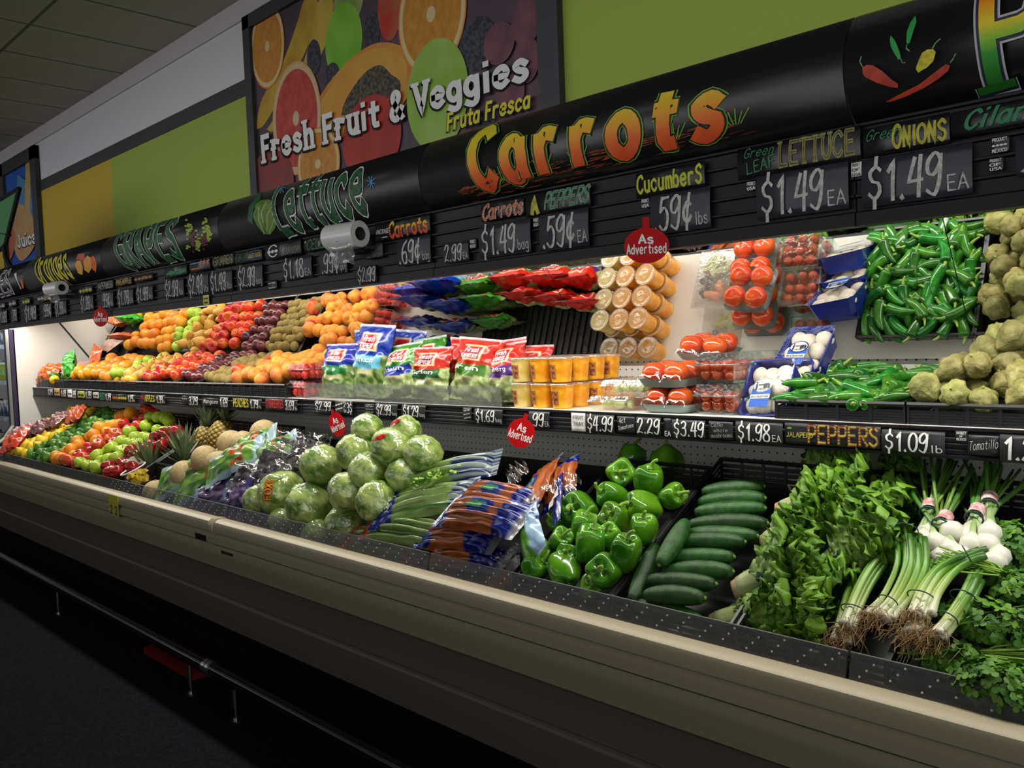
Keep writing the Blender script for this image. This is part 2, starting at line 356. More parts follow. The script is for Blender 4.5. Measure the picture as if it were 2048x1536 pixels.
solid('ceiling', M().box(-13, 3.2, -.6, WY + .1, CZ, CZ + .05), MT['ceil'], kind='structure')
solid('wall_back', M().box(-13, 3.2, WY, WY + .1, -E, CZ), MT['wallwhite'], kind='structure')
solid('unseen_light_blocker', M().box(-13, 3.2, -1.8, -1.7, -E, -.06), mat('light_blocker_dark', (.05, .05, .055), .8), kind='structure')   # unseen blocker added behind the camera to keep low light off fronts and floor
solid('wall_left', M().box(-13.1, -13, -3.2, WY, -E, CZ), MT['wallwhite'], kind='structure')
for nm, x0, x1, z0, z1, mt, d in (('trim_1', -13, 3.2, 1.965, CZ, mat('cove_paint', (.47, .44, .46), .8), .012), ('trim_2', -8.60, 3.2, 1.522, 1.617, MT['darkgrey'], .012),
                                  ('trim_3', -6.9, 3.2, .2, 1.522, MT['green'], .006), ('trim_4', -13, -6.9, .2, 1.522, MT['yellow'], .006)):
    solid(nm, M().box(x0, x1, WY - d, WY - .0005, z0, z1), mt, kind='structure')
# ------------------------------------------------------------------ refrigerated cases
XJ = [-6.76, -5.54, -4.32, -3.10, -1.88, -.66, .56]
SH_Y0, SH_Y1, SH_Z = 1.89, 2.335, -.215
HOODP = [(1.600, .376), (1.572, .400), (1.556, .440), (1.552, .480), (1.562, .520), (1.585, .553), (1.611, .5755), (1.66, .59)]
HOODP = [tuple(p.xy) for p in catmull([(a, b, 0) for a, b in HOODP], 4)]
_len = [0]
for a, b in zip(HOODP, HOODP[1:]): _len.append(_len[-1] + sqrt((a[0] - b[0]) ** 2 + (a[1] - b[1]) ** 2))
def hood(X, t, off=0):
    s = max(0, min(.9999, t)) * _len[-5]
    for i in range(len(HOODP) - 1):
        if s <= _len[i + 1]: break
    k = (s - _len[i]) / (_len[i + 1] - _len[i]); a, b = HOODP[i], HOODP[i + 1]
    dy, dz = b[0] - a[0], b[1] - a[1]; l = sqrt(dy * dy + dz * dz)
    return (X, a[0] + dy * k - dz / l * off, a[1] + dz * k + dy / l * off * .3)
def hoodpx(px, py):
    best = None
    for i in range(0, 201):
        t = -.3 + i / 125; q = hood(0, t); Y = q[1] if 0 <= t <= 1 else 1.6
        Z = q[2] if 0 <= t <= 1 else (.376 + .2 * t)
        p = P(px, py, Y); e = abs(p.z - Z)
        if best is None or e < best[0]: best = (e, p.x, t)
    return best[1], best[2]
def hoodmap(BL, BR, TL, TR, off):
    c = [hoodpx(*q) for q in (BL, BR, TL, TR)]
    def f(u, v):
        a = [(c[0][k] * (1 - u) + c[1][k] * u) * (1 - v) + (c[2][k] * (1 - u) + c[3][k] * u) * v for k in (0, 1)]
        return hood(a[0], a[1], off)
    return f
BUMP = [(1.525, -.655), (1.505, -.650), (1.485, -.652), (1.472, -.660), (1.466, -.676), (1.466, -.696), (1.476, -.703), (1.476, -.711), (1.468, -.717), (1.468, -.742), (1.480, -.746), (1.53, -.75), (1.53, -.68)]
MT['perf'] = None
def perfmat():
    m, nt, b = nodes('perforated_panel'); N = nt.nodes.new; L = nt.links.new
    g = N('ShaderNodeNewGeometry'); s = N('ShaderNodeSeparateXYZ'); L(g.outputs['Position'], s.inputs[0])
    r = []
    for k in (0, 2):
        p = N('ShaderNodeMath'); p.operation = 'PINGPONG'; L(s.outputs[k], p.inputs[0]); p.inputs[1].default_value = .0125
        q = N('ShaderNodeMath'); q.operation = 'SUBTRACT'; q.inputs[0].default_value = .0125; L(p.outputs[0], q.inputs[1])
        h = N('ShaderNodeMath'); h.operation = 'POWER'; L(q.outputs[0], h.inputs[0]); h.inputs[1].default_value = 2; r.append(h)
    a = N('ShaderNodeMath'); L(r[0].outputs[0], a.inputs[0]); L(r[1].outputs[0], a.inputs[1])
    c = N('ShaderNodeMath'); c.operation = 'LESS_THAN'; L(a.outputs[0], c.inputs[0]); c.inputs[1].default_value = .0029 ** 2
    x = N('ShaderNodeMix'); x.data_type = 'RGBA'; L(c.outputs[0], x.inputs[0]); x.inputs[6].default_value = (.62, .61, .58, 1); x.inputs[7].default_value = (.01, .01, .01, 1)
    L(x.outputs[2], b.inputs['Base Color']); b.inputs['Roughness'].default_value = .4; return m
MT['perf'] = perfmat()
MT['mirror'] = mat('mirror_glass', (.93, .93, .91), .015, metal=1)
MT['tube'] = mat('fluorescent_tube', (1, .98, .93), .3, emit=1.2)
MT['grille'] = mat('black_air_grille', (.01, .01, .012), .5)
def case(name, label, x0, x1, joints):
    c = thing(name, label, 'display case', ((x0 + x1) / 2, 2.0, -E))
    wpart('base', M().box(x0, x1, 1.62, 2.56, -E, -1.10), MT['black'], c)
    wpart('bumper', M().prism(BUMP, x0 + .003, x1 - .003), MT['cream'], c)
    wpart('front_panel', M().prism([(1.482, -.752), (1.477, -.775), (1.482, -.79), (1.496, -.845), (1.497, -.849), (1.52, -.85), (1.55, -.752)], x0 + .002, x1 - .002), MT['cream'], c)
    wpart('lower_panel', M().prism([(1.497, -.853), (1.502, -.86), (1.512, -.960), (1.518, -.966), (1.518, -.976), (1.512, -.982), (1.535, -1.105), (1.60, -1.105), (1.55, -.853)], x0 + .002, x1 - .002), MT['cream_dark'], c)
    wpart('deck', M().prism([(1.535, -.745), (2.06, -.47), (2.34, -.46), (2.34, -.54), (1.6, -.83), (1.535, -.83)], x0, x1), MT['black'], c)
    wpart('air_grille', M().prism([(1.525, -.66), (1.533, -.66), (1.533, -.72), (1.525, -.72)], x0, x1), MT['grille'], c)
    wpart('back_panel', M().box(x0, x1, 2.337, 2.36, -.50, .40), MT['perf'], c)
    wpart('shelf', M().box(x0, x1, SH_Y0, SH_Y1, SH_Z - .02, SH_Z), MT['white'], c)
    r = M().prism([(1.89, SH_Z - .001), (1.881, SH_Z - .001), (1.881, SH_Z - .007), (1.886, SH_Z - .009)] +
                  [q for k in range(4) for q in ((1.886, -.2245 - k * .0125), (1.8845, -.2265 - k * .0125), (1.8845, -.2335 - k * .0125), (1.886, -.2355 - k * .0125))] +
                  [(1.881, -.275), (1.881, -.281), (1.89, -.281)], x0 + .002, x1 - .002)
    wpart('price_rail', r, MT['slat'], c)
    n = Vector((0, -cos(radians(36)), -sin(radians(36)))); t = Vector((0, -n.z, n.y)); t = -t if t.z < 0 else t
    p0 = Vector((0, 2.21, .05)); a = p0 + t * -.172; b = p0 + t * .40
    for j0, j1 in zip(joints, joints[1:]):
        j1 = min(j1, x1); m = M()
        m.prism([(a.y, a.z), (b.y, b.z), (b.y + .006, b.z + .008), (a.y + .006, a.z + .008)], j0 + .0012, j1 - .0012)
        wpart('mirror', m, MT['mirror'], c)
        hm = M()
        hm.grid(1, 40, lambda u, v: hood(j0 + .002 + (j1 - j0 - .004) * u, v * 1.1 if v < .99 else 1)); 
        b0 = len(hm.v)
        h = wpart('hood_panel', hm, MT['blackgloss'], c, True); h.modifiers.new('thickness', 'SOLIDIFY').thickness = .004
        sl = M()
        prof = [(1.63, .376), (1.594, .376)]
        for k in range(5):
            z = .374 - k * .0322
            prof += [(1.592, z), (1.592, z - .004), (1.600, z - .006), (1.600, z - .030)]
        prof += [(1.594, .212), (1.594, .188), (1.63, .188)]
        wpart('slat_fascia', sl.prism(prof, j0 + .0015, j1 - .0015), MT['slat'], c)
        tb = M().tube([(j0 + .05, CANOPY_Y, CANOPY_Z + .03), (j1 - .05, CANOPY_Y, CANOPY_Z + .03)], .013, 10)
        wpart('lamp_tube', tb, MT['tube'], c, True)
        l = area('canopy_lamp_light', ((j0 + j1) / 2, CANOPY_Y + .004, E + CANOPY_Z), (radians(7), 0, 0), j1 - j0 - .04, .05, 7.6, (1, .96, .88))
        l.parent = c; l.location -= Vector(c.location)
    wpart('canopy', M().box(x0, x1, 1.625, 2.0, .335, .365).box(x0, x1, 1.61, 1.626, .20, .565).box(x0, x1, 1.64, 2.56, .555, .57), MT['white'], c)
    return c
caseL = case('produce_case', 'cream fronted refrigerated produce case holding fruit, at the far left end', -6.76, -3.10, XJ[:4])
caseR = case('produce_case', 'cream fronted refrigerated produce case holding vegetables and salad bags, nearest to the right', -3.10, .56, XJ[3:])
# white end wall of the left case with its dark and cream edge trim
EX = -6.68
wpart('end_panel', M().poly([(EX, y, z) for y, z in ((2.36, -.52), (1.55, -.70), (1.72, -.555), (1.782, -.48), (1.782, .37), (2.36, .37))]).poly([(EX - .08, y, z) for y, z in ((2.36, -.52), (1.55, -.70), (1.72, -.555), (1.782, -.48), (1.782, .37), (2.36, .37))]), MT['white'], caseL)
edge = [(1.52, -.70), (1.715, -.56), (1.77, -.48), (1.77, .20)]
for nm, dx, wd, mt in (('end_trim', -.012, .024, mat('dark_plum_trim', (.03, .02, .06), .4)), ('end_edge', -.065, .07, mat('pale_cream_trim', (.68, .70, .55), .4)), ('end_trim', -.125, .04, mat('dark_plum_trim', (.03, .02, .06), .4))):
    m = M()
    for (y0, z0), (y1, z1) in zip(edge, edge[1:]):
        m.prism([(y0 - .012, z0), (y1 - .012, z1), (y1 + .02, z1), (y0 + .02, z0)], EX + dx - wd / 2, EX + dx + wd / 2)
    wpart(nm, m, mt, caseL)
wpart('mirror_trim', M().prism([(a_.y - .004, a_.z - .004) for a_ in (Vector((0, 2.21, .05)) + Vector((0, -.5878, .809)) * -.172, Vector((0, 2.21, .05)) + Vector((0, -.5878, .809)) * .40)] + [(a_.y, a_.z) for a_ in (Vector((0, 2.21, .05)) + Vector((0, -.5878, .809)) * .40, Vector((0, 2.21, .05)) + Vector((0, -.5878, .809)) * -.172)], EX + .05, EX + .057), MT['darkgrey'], caseL)
# little plates on the bumper by the joint
wpart('model_plate', M().box(-3.255, -3.165, 1.4655, 1.4675, -.742, -.720), MT['black'], caseL)
wpart('maker_label', M().box(-3.06, -2.97, 1.4755, 1.478, -.775, -.764), MT['card'], caseR)
# bumper section end caps
for x in (-3.10,): wpart('joint_cap', M().prism([(y - .004 if y < 1.5 else y, z + (.003 if z > -.66 else 0)) for y, z in BUMP], x - .036, x - .001), MT['cream'], caseL)
# ribbed black mat on the shelf behind the bags
m = M().box(-2.62, -1.90, 1.90, 2.325, SH_Z + .0005, SH_Z + .004)
for k in range(22): m.box(-2.61 + k * .032, -2.598 + k * .032, 1.90, 2.325, SH_Z + .004, SH_Z + .011)
solid('shelf_mat', m, mat('black_ribbed_mat', (.012, .012, .012), .35), 'black ribbed mat lying on the shelf behind the red salad bags', 'mat')
# clear guard along the bumper, in four foot lengths, with rows of air holes
pm0 = lambda n, c: mat(n, c, .4)
MT['hole'] = mat('hole_glint_paint', (.62, .62, .6), .3)  # air holes drawn by the light on their rims, put in as pale colour
for i, (a, b) in enumerate(zip(XJ, XJ[1:])):
    nm = 'leftmost third fourth fifth'.split()
    lab = ['clear plastic guard strip in front of the lemons, limes and oranges', 'clear plastic guard strip in front of the apples and pineapple chunks', 'clear plastic guard strip in front of the melons and bagged cabbage',
           'clear plastic guard strip in front of the wrapped lettuce heads', 'clear plastic guard strip in front of carrots, bell peppers and cucumbers', 'clear plastic guard strip in front of leaf lettuce and green onions'][i]
    g = thing('guard_strip', lab, 'guard', ((a + b) / 2, 1.528, -.66), group='clear guard strips along the bumper')
    a0, b0 = (-6.5 if i == 0 else a + .003), b - .003
    wpart('clear_panel', M().prism([(1.524, -.655), (1.536, -.607), (1.5385, -.607), (1.5265, -.655)], a0, b0), MT['fence'], g)
    wpart('top_edge_highlight', M().prism([(1.5355, -.607), (1.5355, -.6055), (1.5385, -.6055), (1.5385, -.607)], a0, b0), pm0('edge_highlight_paint', (.22, .22, .22)), g)  # highlight on the guard's top edge, put in as a pale strip
    h = M()
    if i > 1:
        n = int((b0 - a0) / .055)
        for k in range(n):
            for r in range(3):
                x = a0 + .02 + k * .055 + r * .012; z = -.645 + r * .013 + (k % 2) * .006
                y = 1.524 + (z + .655) * .25 - .0012
                h.tube([(x, y, z), (x, y - .0012, z)], .0021, 7)
        wpart('air_hole_glints', h, MT['hole'], g)['kind'] = 'stuff'
# shelf lip of clear plastic in front of the salad bags
m = M().prism([(1.892, SH_Z), (1.884, -.148), (1.8865, -.148), (1.8945, SH_Z)], -3.09, -1.925)
solid('shelf_lip', m, film('clear_lip', tint=(.9, .9, .9), fac=.10, rough=.3, bump=.05, edge=.3, dirt=.12), 'clear plastic lip along the shelf in front of the salad bags', 'lip')
# ------------------------------------------------------------------ painted lettering on the hood
def paint(x, name, m, mt):
    ch = [h for h in (caseL.children[:] + caseR.children[:]) if h.name.startswith('hood_panel')]
    h = min(ch, key=lambda h: abs(h.parent.location.x + h.location.x + sum(v[0] for v in h.bound_box) / 8 - x))
    return wpart(name, m, mt, h)
def hoodword(s, BL, BR, TL, TR, layers, name, **k):
    x = hoodpx(*BL)[0] + .2
    for i, (w, mt, dx) in enumerate(layers):
        m = text(M(), s, hoodmap(BL, BR, TL, TR, .0032 + .0007 * i), w=w, step=.9, **k)
        paint(x, name + ('_outline' if i == 0 and len(layers) > 1 else '_lettering'), m, mt)
pm = lambda n, c, c2=None, sc=60: mat('paint_' + n, c, .6, c2, sc)
PG, PBK, PY = pm('lime_green', (.16, .42, .02)), pm('black', (.006, .006, .008)), pm('yellow', (.75, .66, .02), (.4, .36, .02))
PW = pm('white', (.72, .72, .70)); PFG = pm('forest_green', (.006, .055, .016), (.02, .13, .04), 90); PO = pm('orange', (.75, .16, .02), (.5, .06, .01))
soil = M(); f = hoodmap((925, 405), (1490, 262), (925, 330), (1490, 195), .0026); rg = random.Random(3)
for k in range(130):
    u, v = rg.random(), rg.gauss(.3, .22); L_ = rg.uniform(.012, .05)
    ribbon(soil, [(u, v), (u + L_, v + rg.uniform(-.03, .05))], rg.uniform(.012, .04), f, step=.02, wob=.5)
paint(-1.3, 'painted_soil', soil, pm('rust_earth', (.30, .055, .008), (.10, .02, .005), 90))
f = hoodmap((925, 400), (1490, 262), (925, 280), (1490, 150), .0030)
for u0 in (.2, .36, .49, .8, .97):
    gr = M()
    for k in range(5): ribbon(gr, [(u0 + k * .006, .15), (u0 + (k - 2) * .012 + k * .006, .36 + .03 * (k % 3))], .003, f, step=.05)
    paint(-1.3, 'painted_grass', gr, PG)
CARR = ramp_z('paint_carrot_fade', [(0, (.62, .05, .008)), (.28, (.75, .13, .01)), (.5, (.72, .36, .01)), (.75, (.70, .56, .02)), (1, (.62, .58, .02))])
hoodword('Carrots', (958, 374), (1452, 264), (950, 268), (1462, 150), [(3.5, PG, 0), (3.1, PBK, 0), (2.5, CARR, 0)], 'carrots', gap=2.3, cap=.1, wob=.12, shear=.06)
hoodword('Lettuce', (566, 466), (740, 418), (556, 372), (736, 332), [(2.4, PW, 0), (1.75, PBK, 0), (1.55, PFG, 0)], 'lettuce', gap=1.3, cap=.3, grow=lambda i, n: 1 if i == 0 else 1 + .05 * i)
hoodword('GRAPES', (256, 537), (368, 512), (240, 468), (360, 438), [(2.6, PW, 0), (2.1, PFG, 0)], 'grapes', gap=1.7, cap=.2)
hoodword('Oranges', (84, 566), (149, 551), (78, 518), (141, 500), [(2.3, PBK, 0), (1.7, PY, 0)], 'oranges', gap=1.1, cap=.3, grow=lambda i, n: 1.15 if i else 1)
hoodword('APPLES', (-30, 601), (30, 584), (-32, 556), (24, 540), [(2.0, PW, 0), (.9, pm('violet', (.08, .03, .12)), 0)], 'apples', gap=1.4)
PRB = ramp_z('paint_rainbow', [(.05, (.01, .14, .01)), (.3, (.02, .3, .02)), (.42, (.25, .5, .02)), (.55, (.75, .6, .02)), (.78, (.8, .22, .01)), (.95, (.7, .03, .01))])
hoodword('P', (1972, 172), (2100, 135), (1960, -25), (2090, -62), [(2.5, pm('silver', (.45, .45, .47)), 0), (2.05, pm('navy', (.01, .012, .04)), 0), (1.5, PRB, 0)], 'peppers', serif=1.5, cap=.1)
def leafshape(name, px, mt, off=.0034, x=None):
    m = M(); n = len(px); cx, cy = sum(a for a, b in px) / n, sum(b for a, b in px) / n; uv = [hoodpx(*q) for q in px]; q = hoodpx(cx, cy); m.vert(hood(q[0], q[1], off))
    for k in (.25, .5, .75, 1):
        for a, b in uv: m.vert(hood(q[0] + (a - q[0]) * k, q[1] + (b - q[1]) * k, off))
    for i in range(n):
        j = (i + 1) % n; m.f.append([0, 1 + j, 1 + i])
        for k in range(3): m.f.append([1 + k * n + i, 1 + k * n + j, 1 + (k + 1) * n + j, 1 + (k + 1) * n + i])
    paint(q[0] if x is None else x, name, m, mt)
PR = pm('chile_red', (.55, .05, .015), (.35, .03, .01), 40)
leafshape('painted_red_chile', [(1726, 138), (1734, 131), (1748, 132), (1766, 143), (1784, 158), (1797, 168), (1797, 177), (1780, 174), (1755, 166), (1733, 156), (1727, 148)], PR)
leafshape('painted_yellow_chile', [(1833, 138), (1836, 128), (1845, 108), (1856, 99), (1868, 98), (1873, 106), (1868, 122), (1856, 134), (1842, 142), (1838, 146)], PY)
leafshape('painted_green_chile', [(1781, 80), (1783, 72), (1792, 84), (1800, 102), (1803, 115), (1799, 120), (1790, 108), (1783, 95)], pm('bright_green', (.02, .32, .06)))
leafshape('painted_green_chile', [(1814, 86), (1815, 65), (1822, 46), (1832, 33), (1834, 44), (1828, 64), (1821, 86), (1817, 89)], pm('bright_green', (.02, .32, .06)))
leafshape('painted_long_chile', [(1772, 204), (1800, 190), (1840, 168), (1870, 145), (1893, 129), (1901, 131), (1898, 141), (1878, 157), (1850, 176), (1812, 194), (1785, 203)], PR)
st = M(); idf = lambda a, b: hood(*hoodpx(a, b), .0036)
for pts in ([(1728, 136), (1721, 124), (1724, 114)], [(1866, 98), (1872, 88), (1882, 79)], [(1902, 126), (1909, 115), (1913, 107)], [(1803, 119), (1806, 126), (1811, 126)], [(1815, 90), (1814, 98), (1820, 102)]): ribbon(st, pts, 2, idf, step=4)
paint(-.4, 'painted_stems', st, pm('pale_green', (.12, .3, .12)))
cb = [(515, 450), (507, 432), (513, 410), (523, 401), (540, 399), (552, 412), (556, 434), (552, 456), (541, 470), (528, 466)]
leafshape('painted_cabbage', cb, pm('cabbage_green', (.14, .24, .02), (.05, .14, .01), 30), x=-2.9)
st = M()
for pts in ([(519, 415), (519, 440), (530, 468)], [(534, 404), (524, 425), (528, 445)], [(546, 412), (536, 430), (536, 462)], [(552, 430), (546, 450), (540, 466)]): ribbon(st, pts, 1.4, idf, step=4)
paint(-2.9, 'cabbage_veins', st, pm('pale_cream', (.42, .5, .22)))
leafshape('painted_leaf', [(497, 440), (499, 412), (508, 402), (518, 386), (525, 384), (522, 400), (514, 408), (506, 425), (508, 450)], PFG, x=-2.9)
for cx, cy in ((564, 374), (744, 365)):
    st = M()
    for k in range(4):
        a = k * pi / 4 + .2; ribbon(st, [(cx - 8 * cos(a), cy - 13 * sin(a)), (cx + 8 * cos(a), cy + 13 * sin(a))], 1.8, idf, step=5)
    paint(-2.4, 'painted_sparkle', st, pm('sky_blue', (.06, .25, .5)))
rg = random.Random(5)
for nm, mt, spots in (('painted_grapes', pm('grape_green', (.3, .42, .03)), [(378, 458, 7, 26), (397, 484, 4, 12), (413, 455, 7, 12), (420, 470, 4, 8)]), ('painted_dark_grapes', pm('grape_maroon', (.10, .012, .012)), [(388, 480, 6, 18), (410, 482, 8, 12)])):
    st = M()
    for cx, cy, rx, ry in spots:
        for k in range(26):
            x, y = cx + rg.gauss(0, rx * .5), cy + rg.gauss(0, ry * .6); ribbon(st, [(x - 1.6, y), (x + 1.6, y)], 3.6, idf, cap=.2, step=2)
    paint(-3.5, nm, st, mt)
for pts, mt in (([(151, 530), (155, 521), (163, 522), (167, 535), (166, 550), (158, 547)], pm('orange_slice', (.7, .34, .03))), ([(168, 522), (176, 511), (183, 516), (185, 535), (179, 546), (170, 540)], pm('orange_slice', (.7, .3, .03))),
                ([(182, 514), (190, 512), (195, 528), (193, 545), (186, 538), (184, 525)], PO), ([(153, 518), (158, 508), (170, 507), (172, 520), (163, 521)], pm('blush_red', (.5, .08, .05)))):
    leafshape('painted_orange', pts, mt, x=-4.8)
for pts, mt in (([(41, 560), (46, 557), (49, 575), (46, 577)], PO), ([(29, 548), (34, 545), (44, 578), (42, 578)], PW)): leafshape('painted_vegetable', pts, mt, x=-5.6)
# ------------------------------------------------------------------ price cards and name cards
def card(TL, BR, Y, mt, name, label, words, curl=.010, group=None, cat='price card'):
    """words: list of (text, u0, u1, v0, v1, width, material, options)"""
    a, b = P(*TL, Y), P(*BR, Y); x0, x1, z0, z1 = a.x, b.x, b.z, a.z
    t = thing(name, label, cat, ((x0 + x1) / 2, Y - .002, z0), group=group); H = z1 - z0
    def srf(u, v, off=0):
        return (x0 + (x1 - x0) * u, Y - .0035 - curl * sin(pi * min(1, max(0, v))) * .35 - off, z0 + H * v)
    m = M().grid(1, 6, lambda u, v: srf(u, v)); o = wpart('card', m, mt, t, True); o.modifiers.new('thickness', 'SOLIDIFY').thickness = .0008
    for (s, u0, u1, v0, v1, w, pmt, kw) in words:
        mm = text(M(), s, lambda u, v: srf(u0 + (u1 - u0) * u, v0 + (v1 - v0) * v + kw.get('tilt', 0) * (u - .5), .0012), w=w, **{k: q for k, q in kw.items() if k not in ('tilt', 'nm')})
        wpart(kw.get('nm', 'lettering'), mm, pmt, t)
    return t
CH, CB = MT['chalk'], MT['chalk2']
BR_ = dict(brush=.62, cap=.3, shear=.05)
def price(TL, BR, Y, s, unit, label, mt=None, pm_=None, low=False):
    mt = mt or MT['card']; pm_ = pm_ or CH; W = []
    main = s; u1 = .97 if not unit else (.74 if len(unit) < 3 else .72)
    W.append((main, .05, u1, .10 if not low else .12, .90, 1.5, pm_, BR_))
    if unit: W.append((unit, u1 + .04, .97, .12, .12 + (.30 if len(unit) < 4 else .26), 1.0, pm_, dict(nm='unit_lettering')))
    return card(TL, BR, Y, mt, 'price_card', label, W, group='chalk price cards')
FY = 1.592
U = [((1515, 353), (1700, 417), '$1.49', 'EA', 'large slate price card $1.49 EA under the green leaf lettuce name card'),
     ((1726, 323), (1947, 387), '$1.49', 'EA', 'large slate price card $1.49 EA under the green onions name card'),
     ((2033, 274), (2200, 330), '.99', '', 'slate price card cut off at the right edge of the photo, on the upper fascia'),
     ((1303, 393), (1424, 455), '.59c|', 'lbs', 'slate price card .59¢ lbs under the cucumbers name card'),
     ((1081, 431), (1181, 491), '.59c|', 'EA', 'slate price card .59¢ EA under the peppers name card'),
     ((960, 454), (1065, 504), '$1.49', 'bag', 'slate price card $1.49 bag under the orange script carrots card'),
     ((889, 489), (941, 521), '2.99', 'EA', 'small slate price card 2.99 EA left of the $1.49 bag card'),
     ((796, 480), (865, 524), '.69c|', 'bag', 'slate price card .69¢ bag under the package carrots card'),
     ((716, 535), (756, 564), '$2.99', '', 'low hanging slate price card $2.99 right below the large bag roll'),
     ((642, 506), (698, 544), '.99c|', 'pkg', 'slate price card .99¢ pkg under the celery name card'),
     ((566, 520), (627, 554), '$1.18', 'EA', 'slate price card $1.18 EA under the faint lettuce name card'),
     ((476, 535), (529, 572), '$2.99', 'bag', 'slate price card $2.99 bag under the romaine lettuce name card'),
     ((421, 546), (468, 581), '$1.49', 'lb', 'slate price card $1.49 lb under the grapes name card'),
     ((377, 551), (421, 588), '$2.49', 'lb', 'slate price card $2.49 lb left of the $1.49 lb grapes price'),
     ((330, 562), (371, 593), '$2.59', 'lb', 'slate price card $2.59 lb under the small green name card'),
     ((274, 575), (309, 600), '$1.99', 'lb', 'slate price card $1.99 lb under the rust coloured name card'),
     ((236, 581), (270, 609), '$1.79', 'EA', 'slate price card $1.79 EA left of the $1.99 lb card'),
     ((204, 586), (230, 615), '.99c|', 'lb', 'slate price card .99¢ lb just above the small red round tag'),
     ((162, 593), (190, 620), '$1.29', 'lb', 'slate price card $1.29 lb right of the far bag roll'),
     ((111, 603), (136, 629), '$1.99', 'lb', 'slate price card $1.99 lb hanging below the far bag roll'),
     ((87, 608), (106, 634), '.99c|', '', 'slate price card .99¢ left of the card below the far bag roll'),
     ((50, 613), (76, 640), '$1.49', '', 'slate price card $1.49 under the small yellow name card at far left'),
     ((24, 618), (37, 643), '.79', '', 'narrow slate price card, second from the left edge of the photo'),
     ((-3, 623), (17, 646), '$1.69', '', 'slate price card at the left edge of the photo')]
for TL, BR, s, un, lab in U: price(TL, BR, FY, s, un, lab)
def namecard(TL, BR, words, label, Y=FY, mt=None, curl=.012, cat='name card', nm='name_card'): card(TL, BR, Y, mt or MT['blackgloss'], nm, label, words, curl, 'hand lettered name cards', cat)
GN, OL, YL = pm('script_green', (.02, .22, .09)), pm('olive_gold', (.30, .27, .08), (.2, .18, .05)), pm('chalk_yellow', (.55, .50, .04), (.35, .32, .03))
LIME, ORG = pm('lime', (.55, .58, .03), (.45, .5, .03)), pm('burnt_orange', (.65, .13, .02), (.5, .08, .01))
N_ = namecard; D = dict
N_((1477, 300), (1724, 319), [('Green', .06, .32, .66, .95, .9, GN, D(shear=.25)), ('LEAF', .08, .33, .2, .55, .9, GN, D(tilt=.12)), ('LETTUCE', .36, .96, .22, .9, 1.9, OL, D(serif=1.2)), ('LETTUCE', .36, .96, .22, .9, .5, pm('dark_groove', (.03, .03, .02)), D())], 'black name card lettered green leaf lettuce in green and gold')
N_((1729, 259), (1902, 288), [('Green', .03, .44, .55, .9, .9, GN, D(shear=.35)), ('ONIONS', .36, .97, .18, .78, 1.9, YL, D(wob=.3, grow=lambda i, n: 1 if i else 1.2))], 'black name card lettered green onions in green and yellow')
N_((1904, 226), (2130, 240), [('Cilantro', .12, 1.1, .28, .9, 1.7, GN, D(shear=.3))], 'black name card with a large green script C, at the right edge')
N_((1274, 348), (1413, 374), [('CucumberS', .03, .97, .2, .85, 1.8, LIME, D(wob=.2, gap=.9))], 'black name card lettered cucumbers in lime green')
N_((965, 408), (1052, 430), [('Carrots', .03, .97, .12, .86, 2.2, pm('chalk_white_edge', (.5, .4, .35)), D(shear=.3)), ('Carrots', .02, .96, .12, .86, 1.5, ORG, D(shear=.3))], 'black name card lettered carrots in slanted orange script')
N_((1054, 391), (1184, 414), [('PEPPERS', .30, .98, .25, .9, 1.9, pm('grey_edge', (.3, .36, .3)), D(shear=.3)), ('PEPPERS', .30, .98, .25, .9, 1.3, GN, D(shear=.3)), ('A', .10, .20, .15, .75, 3.4, YL, D(nm='painted_bell'))], 'black name card lettered peppers in green beside a yellow bell')
N_((753, 448), (864, 466), [('PACKAGE', .03, .27, .4, .62, 1.3, CB, D(shear=.2)), ('-', .1, .22, .1, .3, 2, CB, D(shear=.2)), ('Carrots', .28, .97, .12, .86, 2.4, pm('red_edge', (.4, .03, .01)), D()), ('Carrots', .28, .97, .14, .88, 1.7, CARR, D())], 'black name card lettered package carrots in white, yellow and red')
N_((611, 477), (672, 495), [('*', .02, .1, .5, .8, 1, YL, D()), ('CELERY', .08, .97, .15, .8, 1.6, PFG, D(shear=.3)), ('CELERY', .08, .97, .15, .8, .5, GN, D(shear=.3))], 'black name card lettered celery in green, half behind the bag roll')
N_((533, 491), (606, 510), [('Lettuce', .46, .97, .2, .75, .9, pm('dim_green', (.16, .2, .13)), D()), ('***', .08, .38, .3, .6, 1.6, CB, D(nm='painted_spots')), ('C', .1, .36, .2, .9, .8, CB, D(nm='painted_basket'))], 'black name card with white spotted basket and faint lettuce lettering')
N_((472, 507), (528, 521), [('ROMAINE', .03, .55, .25, .9, .9, PFG, D()), ('LETTUCE', .58, .97, .38, .68, 1.4, YL, D()), ('-', .58, .97, .78, .98, 2, pm('sky_blue2', (.06, .25, .5)), D()), ('-', .58, .97, .08, .25, 2, pm('sky_blue2', (.06, .25, .5)), D())], 'black name card lettered romaine lettuce in green and yellow')
N_((427, 513), (471, 530), [('GRAPES', .08, .97, .2, .85, 1.2, OL, D())], 'black name card lettered grapes in dull gold')
N_((382, 523), (424, 540), [('***', .5, .98, .2, .9, 1.4, pm('pink_radish', (.5, .2, .14)), D(nm='painted_roots')), ('-', .05, .5, .6, .9, 3, pm('sky_blue2', (.06, .25, .5)), D(nm='painted_bowl')), ('-', .1, .5, .1, .5, 3, ORG, D(nm='painted_bowl'))], 'black name card with a painted bowl and pink roots')
N_((331, 535), (377, 551), [('~~', .15, .95, .15, .8, 1.5, GN, D())], 'black name card with small green script, right of the rust lettering')
N_((271, 552), (309, 560), [('~~~~~', .03, .97, .2, .85, 1.3, pm('rust', (.42, .15, .03)), D())], 'black name card with rust coloured lettering')
